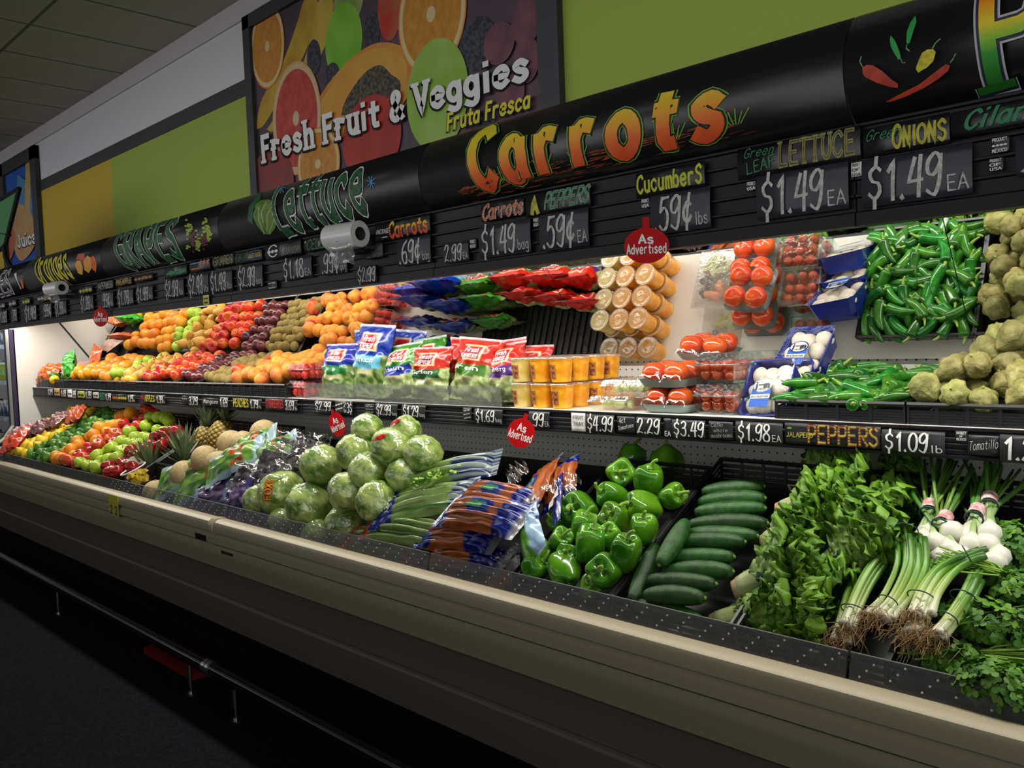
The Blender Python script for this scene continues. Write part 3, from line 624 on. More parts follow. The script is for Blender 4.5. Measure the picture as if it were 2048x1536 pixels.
N_((234, 558), (267, 569), [('PINEAPPLE', .03, .97, .2, .85, 1.3, pm('amber', (.55, .33, .05)), D())], 'black name card with amber lettering')
N_((196, 564), (230, 578), [('APPLES', .1, .97, .2, .8, 1.3, pm('pale_olive', (.3, .32, .2)), D())], 'black name card with pale olive lettering')
N_((160, 574), (188, 586), [('~~~~', .03, .97, .15, .85, 1.5, YL, D())], 'black name card with dull yellow lettering, right of the far bag roll')
N_((77, 590), (104, 602), [('~~', .03, .5, .2, .9, 1.2, MT['chalk'], D()), ('~~', .5, .97, .1, .8, 1.4, pm('tan', (.4, .28, .1)), D())], 'black name card in white and tan, left of the far bag roll')
N_((47, 596), (63, 609), [('~~~', .03, .97, .15, .85, 1.7, YL, D())], 'small black name card in yellow at far left')
N_((20, 600), (35, 613), [('~~', .03, .97, .15, .85, 1.2, CH, D())], 'small black name card in white, second from the left edge')
N_((-2, 606), (13, 617), [('~~', .03, .97, .15, .85, 1.2, CH, D())], 'small black name card in white at the left edge of the photo')
def smalltag(TL, BR, lines, label, Y=FY, mt=None, pmt=None, name='origin_tag', tilt=0):
    n = len(lines); card(TL, BR, Y, mt or MT['card2'], name, label, [(l, .1, .9, 1 - (k + .85) / n, 1 - (k + .25) / n, 1.5, pmt or CB, D(tilt=tilt)) for k, l in enumerate(lines)], .002, 'small origin tags', 'tag')
smalltag((1704, 327), (1725, 352), ['PRODUCT', 'OF', 'USA'], 'small white origin sticker left of the green onions price', mt=MT['chalk2'], pmt=MT['card2'])
smalltag((1982, 277), (2020, 303), ['PRODUCT', '~~~~', 'MEXICO'], 'small black origin tag under the green C card, upper of two')
smalltag((1978, 319), (2008, 340), ['PRODUCT', 'OF', 'USA'], 'small black origin tag under the green C card, lower of two')
smalltag((1284, 398), (1302, 415), ['PRODUCT', 'USA'], 'small black origin tag left of the .59¢ lbs price')
smalltag((1068, 436), (1081, 453), ['PRODUCT', 'USA'], 'small black origin tag left of the .59¢ EA price')
smalltag((941, 479), (955, 496), ['PRODUCT', 'MEXICO'], 'small black origin tag right of the 2.99 EA price')
smalltag((1494, 364), (1515, 380), ['PRODUCT', 'USA'], 'small black origin tag left of the lettuce $1.49 price')
smalltag((732, 490), (768, 515), ['~~~', '~~~~', '~~~'], 'faint dark note card right of the large bag roll', pmt=pm('faint_grey', (.06, .06, .07)))
smalltag((537, 562), (556, 578), ['~~', '~~~'], 'tiny black note tag hanging below the $2.99 bag price', pmt=MT['chalk'])
# lower price rail on the shelf edge
RY = 1.8805
K2 = MT['card2']
for TL, BR, s, un, lab in [((631, 801), (666, 824), '$2.99', '', 'black rail price card $2.99 left of the red round tag by the cabbage'), ((753, 807), (798, 834), '$2.99', 'bag', 'black rail price card $2.99 bag under the green salad bag'),
    ((806, 809), (854, 837), '$1.29', 'bag', 'black rail price card $1.29 bag under the red salad bags'), ((951, 817), (1008, 848), '$1.69', 'bag', 'black rail price card $1.69 bag left of the fruit cups'),
    ((1060, 822), (1102, 857), '.99', 'EA', 'black rail price card .99 EA under the orange fruit cups'), ((1174, 828), (1231, 867), '$4.99', '', 'black rail price card $4.99 right of the white fruit tray card'),
    ((1274, 833), (1324, 872), '2.29', '', 'black rail price card 2.29 under the tomatoes'), ((1346, 838), (1413, 878), '$3.49', '', 'black rail price card $3.49 under the small tomatoes'),
    ((1473, 842), (1568, 889), '$1.98', 'EA', 'black rail price card $1.98 EA under the mushrooms'), ((1765, 858), (1892, 912), '$1.09', 'lb', 'black rail price card $1.09 lb right of the jalapeno peppers card'),
    ((2001, 868), (2110, 930), '1.29', '', 'black rail price card at the right edge of the photo'),
    ((571, 799), (598, 823), '3.69', 'lb', 'black rail price card 3.69 lb right of the red strawberries lettering'), ((501, 798), (526, 819), '1.79', 'lb', 'black rail price card 1.79 lb right of the peaches lettering'),
    ((441, 794), (459, 816), '1.69', '', 'black rail price card 1.69 right of the mangoes lettering'), ((379, 792), (399, 812), '3.29', '', 'black rail price card 3.29 left of the mangoes lettering'),
    ((314, 790), (333, 808), '1.39', 'lb', 'black rail price card 1.39 lb right of the apples lettering'), ((257, 789), (273, 805), '1.29', 'lb', 'black rail price card 1.29 lb left of the apples lettering'),
    ((212, 786), (225, 802), '1.19', '', 'black rail price card 1.19 right of the green lettering'), ((172, 782), (186, 798), '1.39', '', 'black rail price card right of the yellow green tag'),
    ((146, 780), (155, 797), '.99', '', 'narrow black rail price card right of the white tag'), ((123, 779), (135, 794), '1.69', '', 'black rail price card left of the white tag'), ((97, 777), (108, 791), '1.29', '', 'black rail price card near the left end of the shelf')]:
    price(TL, BR, RY, s, un, lab, K2, CB, True)
def rail(TL, BR, words, lab, mt=None, nm='name_card'): card(TL, BR, RY, mt or K2, nm, lab, words, .002, 'cards on the shelf price rail', 'name card')
rail((671, 801), (708, 828), [('2', .50, .62, .5, .9, 1.4, CB, BR_), ('for', .5, .66, .1, .4, 1.2, CB, D()), ('3$', .66, .97, .08, .85, 1.4, CB, BR_), ('~~~', .04, .46, .6, .9, .9, CB, D(tilt=.2)), ('~~~~', .04, .46, .25, .55, .9, CB, D(tilt=.2))], 'black rail card 2 for 3$ right behind the small red tag strap')
rail((731, 808), (751, 828), [('~~', .1, .9, .7, .9, .6, CH, D()), ('~~~', .1, .9, .4, .6, .6, CH, D()), ('~~~', .1, .9, .1, .3, .6, CH, D())], 'black rail card with faint three line script under the salad bags')
rail((927, 815), (945, 840), [('~~', .1, .9, .7, .95, .9, CH, D(tilt=.15)), ('~~~', .1, .9, .4, .62, .9, CH, D(tilt=.15)), ('~~~', .1, .95, .1, .3, .9, CH, D(tilt=.15))], 'black rail card with slanted script left of the $1.69 bag card')
rail((1144, 825), (1173, 863), [('FRUIT', .12, .9, .66, .85, 1.2, K2, D()), ('TRAY', .12, .9, .30, .5, 1.2, K2, D())], 'white rail card handwritten fruit tray', MT['chalk2'])
rail((1236, 832), (1272, 866), [('4ct', .1, .5, .6, .9, .9, CB, D(tilt=.1)), ('Tomatoes', .05, .95, .25, .5, .9, CB, D(tilt=.3))], 'black rail card handwritten 4ct tomatoes')
rail((1329, 836), (1345, 875), [('EA', .1, .9, .08, .32, 1.1, CB, D())], 'narrow black rail card reading EA left of $3.49')
rail((1419, 842), (1468, 880), [('Cello', .1, .6, .7, .92, .6, CH, D(tilt=.05)), ('whole', .2, .8, .42, .62, .6, CH, D(tilt=.05)), ('mushrooms', .1, .97, .12, .34, .6, CH, D(tilt=.1))], 'black rail card with faint handwritten cello whole mushrooms')
rail((1571, 845), (1763, 898), [('JALAPENO', .02, .31, .34, .56, 1.5, YL, D()), ('*', .03, .08, .66, .8, 2, PG, D(nm='painted_leaf')), ('PEPPERS', .25, .98, .12, .92, 2.0, pm('maroon', (.14, .02, .01)), D()), ('PEPPERS', .25, .98, .14, .94, 1.1, YL, D())], 'black rail card lettered jalapeno peppers in yellow')
rail((1912, 861), (1936, 884), [('PRODUCT', .1, .9, .7, .88, 1.5, CB, D()), ('OF', .35, .65, .44, .6, 1.5, CB, D()), ('MEXICO', .1, .9, .14, .34, 1.5, CB, D())], 'small black rail tag product of Mexico left of the tomatillo card')
rail((1937, 869), (2000, 912), [('Tomatillo', .03, .97, .3, .75, .5, CB, D(tilt=.2, shear=.15))], 'black rail card handwritten tomatillo in thin white')
rail((532, 797), (570, 820), [('STRAWBERRIES', .03, .98, .2, .9, 1.8, pm('berry_red', (.45, .03, .02)), D())], 'black rail card lettered strawberries in red')
rail((467, 796), (500, 816), [('PEACHES', .03, .98, .12, .92, 1.8, PY, D())], 'black rail card lettered peaches in yellow')
rail((406, 795), (440, 812), [('Mangoes', .06, .95, .3, .8, 1.0, CB, D(shear=.2))], 'black rail card lettered mangoes in white script')
rail((364, 791), (378, 808), [('~~~', .1, .95, .5, .85, .7, CH, D())], 'small faint rail card left of the 3.29 price')
rail((283, 789), (313, 805), [('RED', .02, .26, .4, .8, 1.8, pm('berry_red', (.45, .03, .02)), D()), ('APPLES', .28, .95, .15, .9, 1.7, PY, D())], 'black rail card lettered red apples in red and yellow')
rail((226, 788), (256, 803), [('~~~~', .02, .42, .2, .85, 1.8, pm('berry_orange', (.55, .12, .02)), D()), ('~~~~', .42, .98, .2, .9, 1.8, YL, D())], 'black rail card lettered in orange and yellow, left of a 1.29 price')
rail((200, 785), (212, 801), [('PEAS', .05, .95, .15, .9, 1.7, GN, D())], 'black rail card lettered in green')
rail((187, 784), (199, 797), [('~~', .1, .9, .3, .7, 1.5, K2, D())], 'small white rail card left of the green lettering', MT['chalk'])
rail((156, 782), (171, 796), [('~~', .1, .9, .2, .8, 1.4, K2, D())], 'small yellow green rail tag', pm('yellow_green_tag', (.4, .45, .05)))
rail((136, 779), (146, 795), [('~~', .1, .9, .3, .7, 1.4, K2, D())], 'small white rail tag near the left end of the shelf', MT['chalk2'])
rail((109, 777), (121, 792), [('~~', .1, .9, .3, .7, 1.4, K2, D())], 'small amber rail tag near the left end of the shelf', pm('amber_tag', (.5, .3, .1)))
# ------------------------------------------------------------------ red round 'As Advertised' tags on straps
def advert(cx, cy, tx, ty, w, h, Y, yaw, tilt, label):
    c = P(cx, cy, Y); s = P(tx, ty, Y)
    t = thing('advertised_tag', label, 'tag', (c.x, c.y, c.z - h / 2), (0, 0, yaw), 'red as advertised tags')
    Rr = Matrix.Rotation(tilt, 4, 'Y'); up = Matrix.Translation((0, 0, h / 2))
    m = M(); n = 40
    for y in (0, .002):
        for k in range(n): m.vert((w / 2 * cos(2 * pi * k / n), y, h / 2 * sin(2 * pi * k / n)))
    m.f.append(list(range(n))); m.f.append(list(range(n, 2 * n))[::-1])
    for k in range(n): m.f.append([k, n + k, n + (k + 1) % n, (k + 1) % n])
    part('disc', m.xf(up @ Rr), MT['red'], t, 'auto')
    L_ = (s - c).length; q = Matrix.Rotation(atan2(s.x - c.x, s.z - c.z) if abs(yaw) < .1 else tilt, 4, 'Y')
    part('strap', M().box(-w * .075, w * .075, .0005, .002, h * .4, L_).xf(up @ q), MT['red'], t, 'auto')
    for a, z0, z1, x in (('As', .06, .30, .17), ('Advertised', -.22, .04, .44)):
        mm = text(M(), a, lambda u, v: (w * x * 2 * (u - .5), -.0008, h * (z0 + (z1 - z0) * v)), w=1.75, cap=.1); part('lettering', mm.xf(up @ Rr), MT['chalk2'], t)
advert(1293, 491, 1296, 434, .098, .078, 1.548, radians(36), 0, 'red oval as advertised tag on the upper fascia beside the fruit cups')
advert(1042, 866, 1055, 832, .085, .092, 1.848, radians(34), radians(18), 'red oval as advertised tag hanging from the rail above the carrots')
advert(674, 849, 669, 817, .080, .098, 1.860, radians(15), radians(-22), 'red oval as advertised tag hanging from the rail above the wrapped lettuce')
advert(201, 635, 203, 612, .095, .090, 1.558, radians(24), 0, 'small far red as advertised tag under the left end of the fascia')
# yellow shelf tickets
def ticket(px, py, Y, w, h, yaw, label, lines):
    c = P(px, py, Y); t = thing('yellow_ticket', label, 'ticket', (c.x, c.y, c.z - h / 2), (0, 0, yaw), 'yellow price tickets')
    part('paper', M().box(-w / 2, w / 2, 0, .001, 0, h), pm('ticket_yellow', (.62, .58, .03)), t, 'auto')
    for s, u0, u1, z0, z1, mt in lines: part('lettering', text(M(), s, lambda u, v: (w * (u0 + (u1 - u0) * u - .5), -.0006, h * (z0 + (z1 - z0) * v)), w=1.9), mt, t)
INK, RD = pm('ink_blue', (.03, .03, .2)), pm('ticket_red', (.5, .03, .03))
ticket(227, 1011, 1.462, .115, .098, 0, 'yellow double price ticket stuck on the cream bumper', [('---', .08, .42, .55, .66, RD), ('---', .58, .92, .55, .66, RD), ('2', .12, .38, .08, .46, INK), ('2', .62, .88, .08, .46, INK)])
ticket(412, 600, 1.585, .05, .040, 0, 'small yellow ticket on the lower edge of the upper fascia', [('~~~', .1, .9, .55, .8, INK), ('~~', .2, .8, .1, .45, INK)])
# ------------------------------------------------------------------ plastic bag rolls
MT['roll'] = mat('bag_roll_plastic', (.66, .67, .66), .25, coat=.3)
def bagroll(px, py, Lg, r, label):
    c = P(px, py, 1.52); t = thing('bag_roll', label, 'bag roll', (c.x, 1.52, c.z - r), (0, 0, radians(8)), 'rolls of produce bags')
    m = M().tube([(-Lg / 2 + Lg * k / 8, 0, r) for k in range(9)], r, 28, cap=False)
    b = len(m.v)
    for rr in (r, r * .52):
        for k in range(28): m.vert((Lg / 2, rr * cos(2 * pi * k / 28), r + rr * sin(2 * pi * k / 28)))
    for k in range(28): m.f.append([b + k, b + (k + 1) % 28, b + 28 + (k + 1) % 28, b + 28 + k])
    part('plastic', m, MT['roll'], t)
    part('core', M().tube([(-Lg / 2, 0, r), (Lg / 2 + .001, 0, r)], r * .52, 20, cap=False), mat('dark_card_core', (.05, .045, .04), .8), t)
    m = M().grid(12, 12, lambda u, v: ((u - .5) * Lg * (1 - .35 * v), -r * .9 + .03 * v + .012 * fbm(u * 5, v * 5, 1), r * 1.0 - v * r * 2.1 - .014 * fbm(u * 4, v * 3, 2)))
    part('loose_bag', m, film('loose_bag_film', fac=.22, rough=.2, bump=.8, dirt=.25), t)
    part('holder', M().box(-Lg * .3, Lg * .3, .0, .065, r * .9, r * 1.1).box(-Lg * .5, Lg * .35, .03, .065, -.012, .0), MT['black'], t, 'auto')
bagroll(690, 472, .135, .040, 'large roll of clear produce bags hanging on the fascia near the lettuce lettering')
bagroll(111, 577, .14, .036, 'far roll of clear produce bags hanging below the oranges lettering')
# ------------------------------------------------------------------ posters on the wall
def wallpt(px, py, off): return P(px, py, WY - off)
post = thing('fruit_poster', 'large framed poster of mixed fruit lettered fresh fruit and veggies', 'poster', (-3.45, 2.58, .78))
X0, X1, Z0, Z1 = -4.68, -2.22, .78, 1.955
fm = M()
for a in ((X0, X1, Z1 - .075, Z1), (X0, X1, Z0, Z0 + .075), (X0, X0 + .075, Z0, Z1), (X1 - .11, X1, Z0, Z1)): fm.box(a[0], a[1], 2.565, 2.60, a[2], a[3])
wpart('frame', fm, MT['darkgrey'], post)
wpart('print_board', M().box(X0 + .05, X1 - .05, 2.588, 2.60, Z0 + .05, Z1 - .05), mat('dark_print_ground', (.030, .022, .035), .5, (.07, .03, .05), 3), post)
lay = [0]
def inside(p): return Vector((min(max(p[0], X0 + .076), X1 - .111), p[1], min(max(p[2], Z0 + .076), Z1 - .076)))
def ell(name, bb, mt, k=1.0, rot=0, sub=None, sh=(0, 0)):
    lay[0] += .00025; a, b = wallpt(bb[0], bb[1], 0), wallpt(bb[2], bb[3], 0); c = (a + b) / 2; rx, rz = (b.x - a.x) / 2 * k, (a.z - b.z) / 2 * k
    slp = (a.z - b.z) * 0
    m = M(); m.vert(inside((c.x + sh[0], 2.587 - lay[0], c.z + sh[1]))); n = 44
    for i in range(n):
        q = 2 * pi * i / n; x, z = rx * cos(q), rz * sin(q)
        m.vert(inside((c.x + sh[0] + x * cos(rot) - z * sin(rot), 2.587 - lay[0], c.z + sh[1] + x * sin(rot) + z * cos(rot))))
    for i in range(n): m.f.append([0, 1 + i, 1 + (i + 1) % n])
    wpart(name, m, mt, post, False)
def shape(name, px, mt, root=None):
    lay[0] += .00025; pts = [wallpt(x, y, 0) for x, y in px]; pts = catmull(pts + [pts[0]], 4)[:-1]
    m = M()
    for p in pts: m.vert(inside((p.x, 2.587 - lay[0], p.z)) if root is None else (p.x, 2.587 - lay[0], p.z))
    m.f.append(list(range(len(pts)))); me = wpart(name, m, mt, root or post, False); return me
pr = lambda n, c, c2=None, s=6: mat('print_' + n, c, .5, c2, s, spec=.3)
def slice_(bb, pulp, rim, peel):
    ell('printed_slice_peel', bb, peel); ell('printed_slice_rim', bb, rim, .96); ell('printed_slice_pulp', bb, pulp, .86); ell('printed_slice_core', bb, rim, .13)
PEEL, RIM, PULP = pr('peel', (.55, .2, .02)), pr('rim', (.52, .44, .22)), pr('orange_pulp', (.50, .22, .03), (.42, .16, .02), 25)
shape('printed_banana', [(517, 260), (530, 200), (570, 130), (600, 50), (616, 0), (640, 0), (640, 40), (615, 110), (570, 190), (535, 250)], pr('banana', (.42, .30, .03), (.34, .2, .02)))
shape('printed_banana', [(540, 260), (590, 180), (622, 100), (645, 0), (672, 0), (668, 60), (640, 130), (590, 210), (556, 262)], pr('banana2', (.45, .34, .05), (.38, .25, .03)))
ell('printed_kiwi', (672, -30, 736, 38), pr('kiwi', (.13, .22, .03), (.25, .3, .12))); ell('printed_red_apple', (760, -30, 812, 72), pr('apple_red', (.38, .03, .02), (.3, .12, .05)))
ell('printed_green_apple', (654, 28, 735, 145), pr('apple_green', (.13, .36, .02), (.22, .42, .05), 4)); 
for bb in ((619, 88, 650, 146), (733, 35, 768, 100), (653, 135, 690, 190), (925, 50, 1000, 130), (945, 225, 1000, 262)): ell('printed_blackberry', bb, pr('blackberry', (.012, .012, .022), (.05, .05, .07), 60))
slice_((505, 30, 580, 162), PULP, RIM, PEEL)
shape('printed_papaya_skin', [(632, 240), (650, 190), (700, 128), (755, 90), (805, 92), (838, 122), (826, 190), (780, 240), (700, 275), (645, 262)], pr('papaya_skin', (.48, .14, .03), (.52, .25, .04), 3))
shape('printed_papaya_flesh', [(634, 240), (655, 196), (700, 135), (752, 100), (800, 104), (822, 135), (808, 190), (760, 235), (690, 265), (645, 255)], pr('papaya_flesh', (.52, .30, .05), (.5, .22, .03), 3))
shape('printed_seeds', [(690, 232), (700, 200), (735, 150), (768, 132), (790, 150), (808, 165), (805, 190), (770, 220), (720, 232)], pr('seeds', (.015, .012, .014), (.10, .08, .05), 45))
slice_((800, -55, 946, 124), PULP, RIM, PEEL)
slice_((548, 148, 656, 335), pr('grapefruit_pulp', (.42, .06, .05), (.34, .03, .03), 20), pr('grapefruit_rim', (.5, .36, .22)), pr('grapefruit_peel', (.5, .3, .08)))
ell('printed_green_apple', (818, 106, 950, 285), pr('apple_green', (.20, .36, .04), (.28, .42, .09), 4))
ell('printed_red_apple', (690, 215, 815, 345), pr('apple_red', (.38, .03, .02), (.25, .02, .02), 4)); slice_((600, 272, 692, 390), PULP, RIM, PEEL)
ell('printed_red_apple', (500, 318, 600, 430), pr('plum', (.16, .03, .03), (.25, .03, .03), 4))
for bb in ((975, 60, 1040, 120), (1030, 15, 1095, 80), (1035, 85, 1090, 160), (1000, 160, 1060, 220)): ell('printed_grape', bb, pr('grape', (.09, .035, .06), (.15, .06, .07), 8))
def walltext(s, BL, BR, TL, TR, off, root, name, mt, **k):
    c = [wallpt(*q, 0) for q in (BL, BR, TL, TR)]
    f = lambda u, v: ((c[0].x * (1 - u) + c[1].x * u) * (1 - v) + (c[2].x * (1 - u) + c[3].x * u) * v, off, (c[0].z * (1 - u) + c[1].z * u) * (1 - v) + (c[2].z * (1 - u) + c[3].z * u) * v)
    wpart(name, text(M(), s, f, **k), mt, root)
B_ = ((537, 323), (1072, 158), (533, 278), (1070, 102))
walltext('Fresh Fruit & Veggies', *[(x - 2, y + 4) for x, y in B_], 2.570, post, 'lettering_shadow', MT['black'], w=2.5, serif=1.5, gap=1.2)
walltext('Fresh Fruit & Veggies', *B_, 2.568, post, 'title_lettering', pr('white', (.62, .62, .62)), w=2.3, serif=1.35, gap=1.2)
B_ = ((906, 264), (1073, 217), (908, 232), (1075, 184))
walltext('Fruta Fresca', *[(x - 1.5, y + 3) for x, y in B_], 2.570, post, 'lettering_shadow', MT['black'], w=2.3, gap=.7)
walltext('Fruta Fresca', *B_, 2.568, post, 'subtitle_lettering', pr('yellow', (.55, .5, .03)), w=2.0, gap=.7)
jp = thing('juice_poster', 'framed blue poster of fruit lettered juice, above the left end', 'poster', (-9.16, 2.58, .78))
fm = M()
for a in ((-9.74, -8.585, 1.82, 1.94), (-9.74, -8.585, .78, .88), (-9.74, -9.60, .78, 1.94), (-8.73, -8.585, .78, 1.94)): fm.box(a[0], a[1], 2.56, 2.60, a[2], a[3])
wpart('frame', fm, MT['darkgrey'], jp); wpart('print_board', M().box(-9.65, -8.65, 2.588, 2.60, .8, 1.9), pr('blue', (.005, .05, .33), (.02, .1, .4), 2), jp)
shape('printed_glass', [(42, 350), (58, 362), (76, 388), (78, 440), (40, 430)], pr('glass_blue', (.06, .20, .38)), jp)
shape('printed_straw', [(58, 327), (67, 321), (66, 430), (57, 430)], pr('straw', (.40, .28, .10)), jp)
shape('printed_fruit', [(30, 440), (34, 415), (45, 408), (62, 418), (78, 446), (80, 470), (72, 500), (50, 522), (36, 500)], pr('peach', (.42, .20, .08), (.4, .28, .12), 5), jp)
shape('printed_fruit', [(20, 490), (24, 465), (33, 458), (38, 480), (32, 510), (24, 520)], pr('salmon', (.4, .10, .05)), jp)
walltext('Juice', (43, 497), (79, 487), (40, 477), (77, 463), 2.575, jp, 'lettering_shadow', MT['black'], w=2.4, serif=1.2)
walltext('Juice', (44, 495), (80, 485), (41, 475), (78, 461), 2.572, jp, 'lettering', pr('white', (.62, .62, .62)), w=2.1, serif=1.1)
# green sign board standing on the hood at the far left
gs = thing('green_sign', 'green sign board in a black frame leaning on the hood at far left', 'sign', (-6.5, 1.78, .60))
a = [Vector((p.x, 1.78, p.z)) for p in (P(-45, 428, 1.78), P(37, 377, 1.78), P(9, 492, 1.78), P(-70, 545, 1.78))]
m = M(); [m.vert(p) for p in a]; [m.vert(p + Vector((0, .015, 0))) for p in a]; m.f += [[0, 1, 2, 3][::-1], [4, 5, 6, 7], [0, 1, 5, 4], [1, 2, 6, 5], [2, 3, 7, 6], [3, 0, 4, 7]]
wpart('board', m, pm('sign_green', (.02, .16, .03)), gs)
m = M()
for i in range(4): m.tube([a[i] + Vector((0, .005, 0)), a[(i + 1) % 4] + Vector((0, .005, 0))], .016, 6)
wpart('frame', m, MT['black'], gs)
b = [P(18, 468, 1.78), P(2, 500, 1.78), P(26, 540, 1.75)]
wpart('bracket', M().tube([P(-20, 462, 1.79), P(20, 470, 1.79)], .012, 6).tube([P(9, 492, 1.78), P(12, 515, 1.76), (P(26, 545, 1.75).x, 1.75, .59)], .018, 6), MT['black'], gs)
# ------------------------------------------------------------------ floor bumper rail in front of the cases
MT['railblk'] = mat('black_rail', (.006, .006, .010), .13, spec=.5)
RYF = 1.42
def floor_rail(x0, x1, posts, label):
    t = thing('bumper_rail', label, 'rail', ((x0 + x1) / 2, RYF, -E), group='floor bumper rails')
    wpart('pipe', M().tube([(x0, RYF, -1.212), (x1, RYF, -1.212)], .026, 16), MT['railblk'], t, 'auto')
    for x in posts:
        p = wpart('post', M().tube([(x, RYF - .012, -E), (x, RYF - .012, -1.235)], .0075, 10), MT['chrome'], t, 'auto')
        wpart('foot_flange', M().tube([(x, RYF - .012, -E), (x, RYF - .012, -E + .008)], .024, 16), MT['chrome'], p, 'auto')
    for x in ((x0, x1)): wpart('collar', M().tube([(x - .012, RYF, -1.212), (x + .012, RYF, -1.212)], .030, 16), MT['chrome'], t, 'auto')
floor_rail(-6.5, -3.105, (-6.35, -4.81, -3.245), 'black floor bumper rail on chrome posts along the left case')
floor_rail(-3.075, .56, (-2.877, -1.35, .2), 'black floor bumper rail on chrome posts along the right case')
t = thing('red_crate', 'red plastic box lying on the floor behind the bumper rail', 'box', (-3.66, 1.53, -E))
wpart('box', M().box(-3.86, -3.37, 1.47, 1.60, -E + .001, -E + .03), mat('red_crate_plastic', (.28, .012, .008), .5), t)
# ================================================================== PRODUCE: shapes
rz = lambda y: -.617 + .53 * (y - 1.56)                    # rim plane of the deck trays
NM = Vector((0, -cos(radians(36)), -sin(radians(36)))); PM0 = Vector((0, 2.21, .05))
mdist = lambda x, y, z: (Vector((x, y, z)) - PM0).dot(NM)   # distance in front of the mirror
def ball(r, nu=18, nv=12, fn=None, colfn=None):
    def pt(u, v):
        th = pi * v; q = 2 * pi * u; rr, z = r * sin(th), r * cos(th)
        if fn: rr, z = fn(rr, z, th, q)
        return (rr * cos(q), rr * sin(q), z + r)
    return M().grid(nu, nv, pt, colfn, True)
def fruit(name, m, mt, stem=None, cat='fruit'):
    t = thing(name, '', cat); part('flesh' if name != 'lime' else 'rind', m, mt, t)
    if stem: part('stem', stem, MT['stem'], t)
    return Proto(t)
MT['stem'] = mat('woody_stem', (.10, .06, .02), .8); MT['gstem'] = mat('green_stem', (.22, .34, .05), .5)
F = {}
def apple_fn(R_): return lambda rr, z, th, q: (rr * (1 + .05 * cos(th)), z * .93 - R_ * .32 * exp(-(th / .42) ** 2) + R_ * .18 * exp(-((pi - th) / .4) ** 2))
APPLE = ball(.037, fn=apple_fn(.037)); STEM = M().tube([(0, 0, .056), (.001, 0, .066), (.004, .002, .076)], .0016, 5)
F['orange'] = fruit('orange', ball(.040, fn=lambda rr, z, th, q: (rr, z * .95)), mat('orange_peel', (.72, .22, .004), .38, (.78, .31, .006), 20, bump=.25, bscale=300, rnd=.1, hue=.012))
F['navel'] = fruit('orange', ball(.037), mat('navel_peel', (.72, .25, .006), .4, (.78, .34, .01), 20, bump=.25, bscale=300, rnd=.1, hue=.012))
F['lemon'] = fruit('lemon', ball(.029, fn=lambda rr, z, th, q: (rr, z * 1.12 + .012 * (exp(-(th / .3) ** 2) - exp(-((pi - th) / .3) ** 2)))), mat('lemon_peel', (.82, .55, .01), .4, (.86, .64, .03), 20, bump=.2, bscale=260, rnd=.08))
F['lime'] = fruit('lime', ball(.027, fn=lambda rr, z, th, q: (rr, z * 1.12 + .006 * (exp(-(th / .3) ** 2) - exp(-((pi - th) / .3) ** 2)))), mat('lime_peel', (.022, .11, .006), .35, (.09, .25, .012), 14, bump=.15, bscale=260, rnd=.45, hue=.02))
F['gala'] = fruit('apple', APPLE, mat('gala_skin', (.50, .025, .01), .25, (.66, .26, .03), 26, rnd=.15, hue=.015, lo=.42, hi=.75), STEM)
F['greenapple'] = fruit('apple', APPLE, mat('green_apple_skin', (.34, .50, .03), .25, (.46, .60, .06), 20, rnd=.12), STEM)
F['redapple'] = fruit('apple', APPLE, mat('red_delicious_skin', (.24, .006, .008), .2, (.36, .02, .01), 22, rnd=.25), STEM)
F['nectarine'] = fruit('nectarine', ball(.034, fn=lambda rr, z, th, q: (rr * (1 - .05 * exp(-((q - pi) / .25) ** 2)), z * .96)), mat('nectarine_skin', (.62, .035, .01), .25, (.82, .30, .03), 24, rnd=.15, lo=.4, hi=.7))
F['plum'] = fruit('plum', ball(.031, fn=lambda rr, z, th, q: (rr * (1 - .05 * exp(-((q - pi) / .25) ** 2)), z)), mat('plum_skin', (.055, .008, .015), .28, (.16, .02, .02), 20, rnd=.35))
F['kiwi'] = fruit('kiwi', ball(.026, fn=lambda rr, z, th, q: (rr, z * 1.18)), mat('kiwi_skin', (.22, .15, .03), .8, (.30, .22, .06), 60, bump=.3, bscale=400, rnd=.12))
F['peach'] = fruit('peach', ball(.038, fn=lambda rr, z, th, q: (rr * (1 - .07 * exp(-((q - pi) / .25) ** 2)), z * .95 - .010 * exp(-(th / .3) ** 2))), mat('peach_skin', (.80, .34, .03), .6, (.55, .09, .02), 18, rnd=.15, hue=.012, lo=.40, hi=.66))
F['pear'] = fruit('pear', ball(.034, fn=lambda rr, z, th, q: (rr * (1 - .30 * max(0, cos(th)) ** .8), z * 1.25 + .006 * cos(th))), mat('brown_pear_skin', (.48, .24, .03), .5, (.58, .33, .05), 40, rnd=.12), M().tube([(0, 0, .080), (.003, 0, .092)], .002, 5))
F['mango'] = fruit('mango', ball(.043, fn=lambda rr, z, th, q: (rr * (.92 + .08 * cos(q)), z * 1.2)), mat('mango_skin', (.45, .03, .012), .35, (.62, .20, .03), 16, rnd=.1))
F['ymango'] = fruit('mango', ball(.036, fn=lambda rr, z, th, q: (rr * (.9 + .1 * cos(q)), z * 1.2)), mat('yellow_mango_skin', (.80, .46, .02), .4, (.82, .34, .02), 16, rnd=.08))
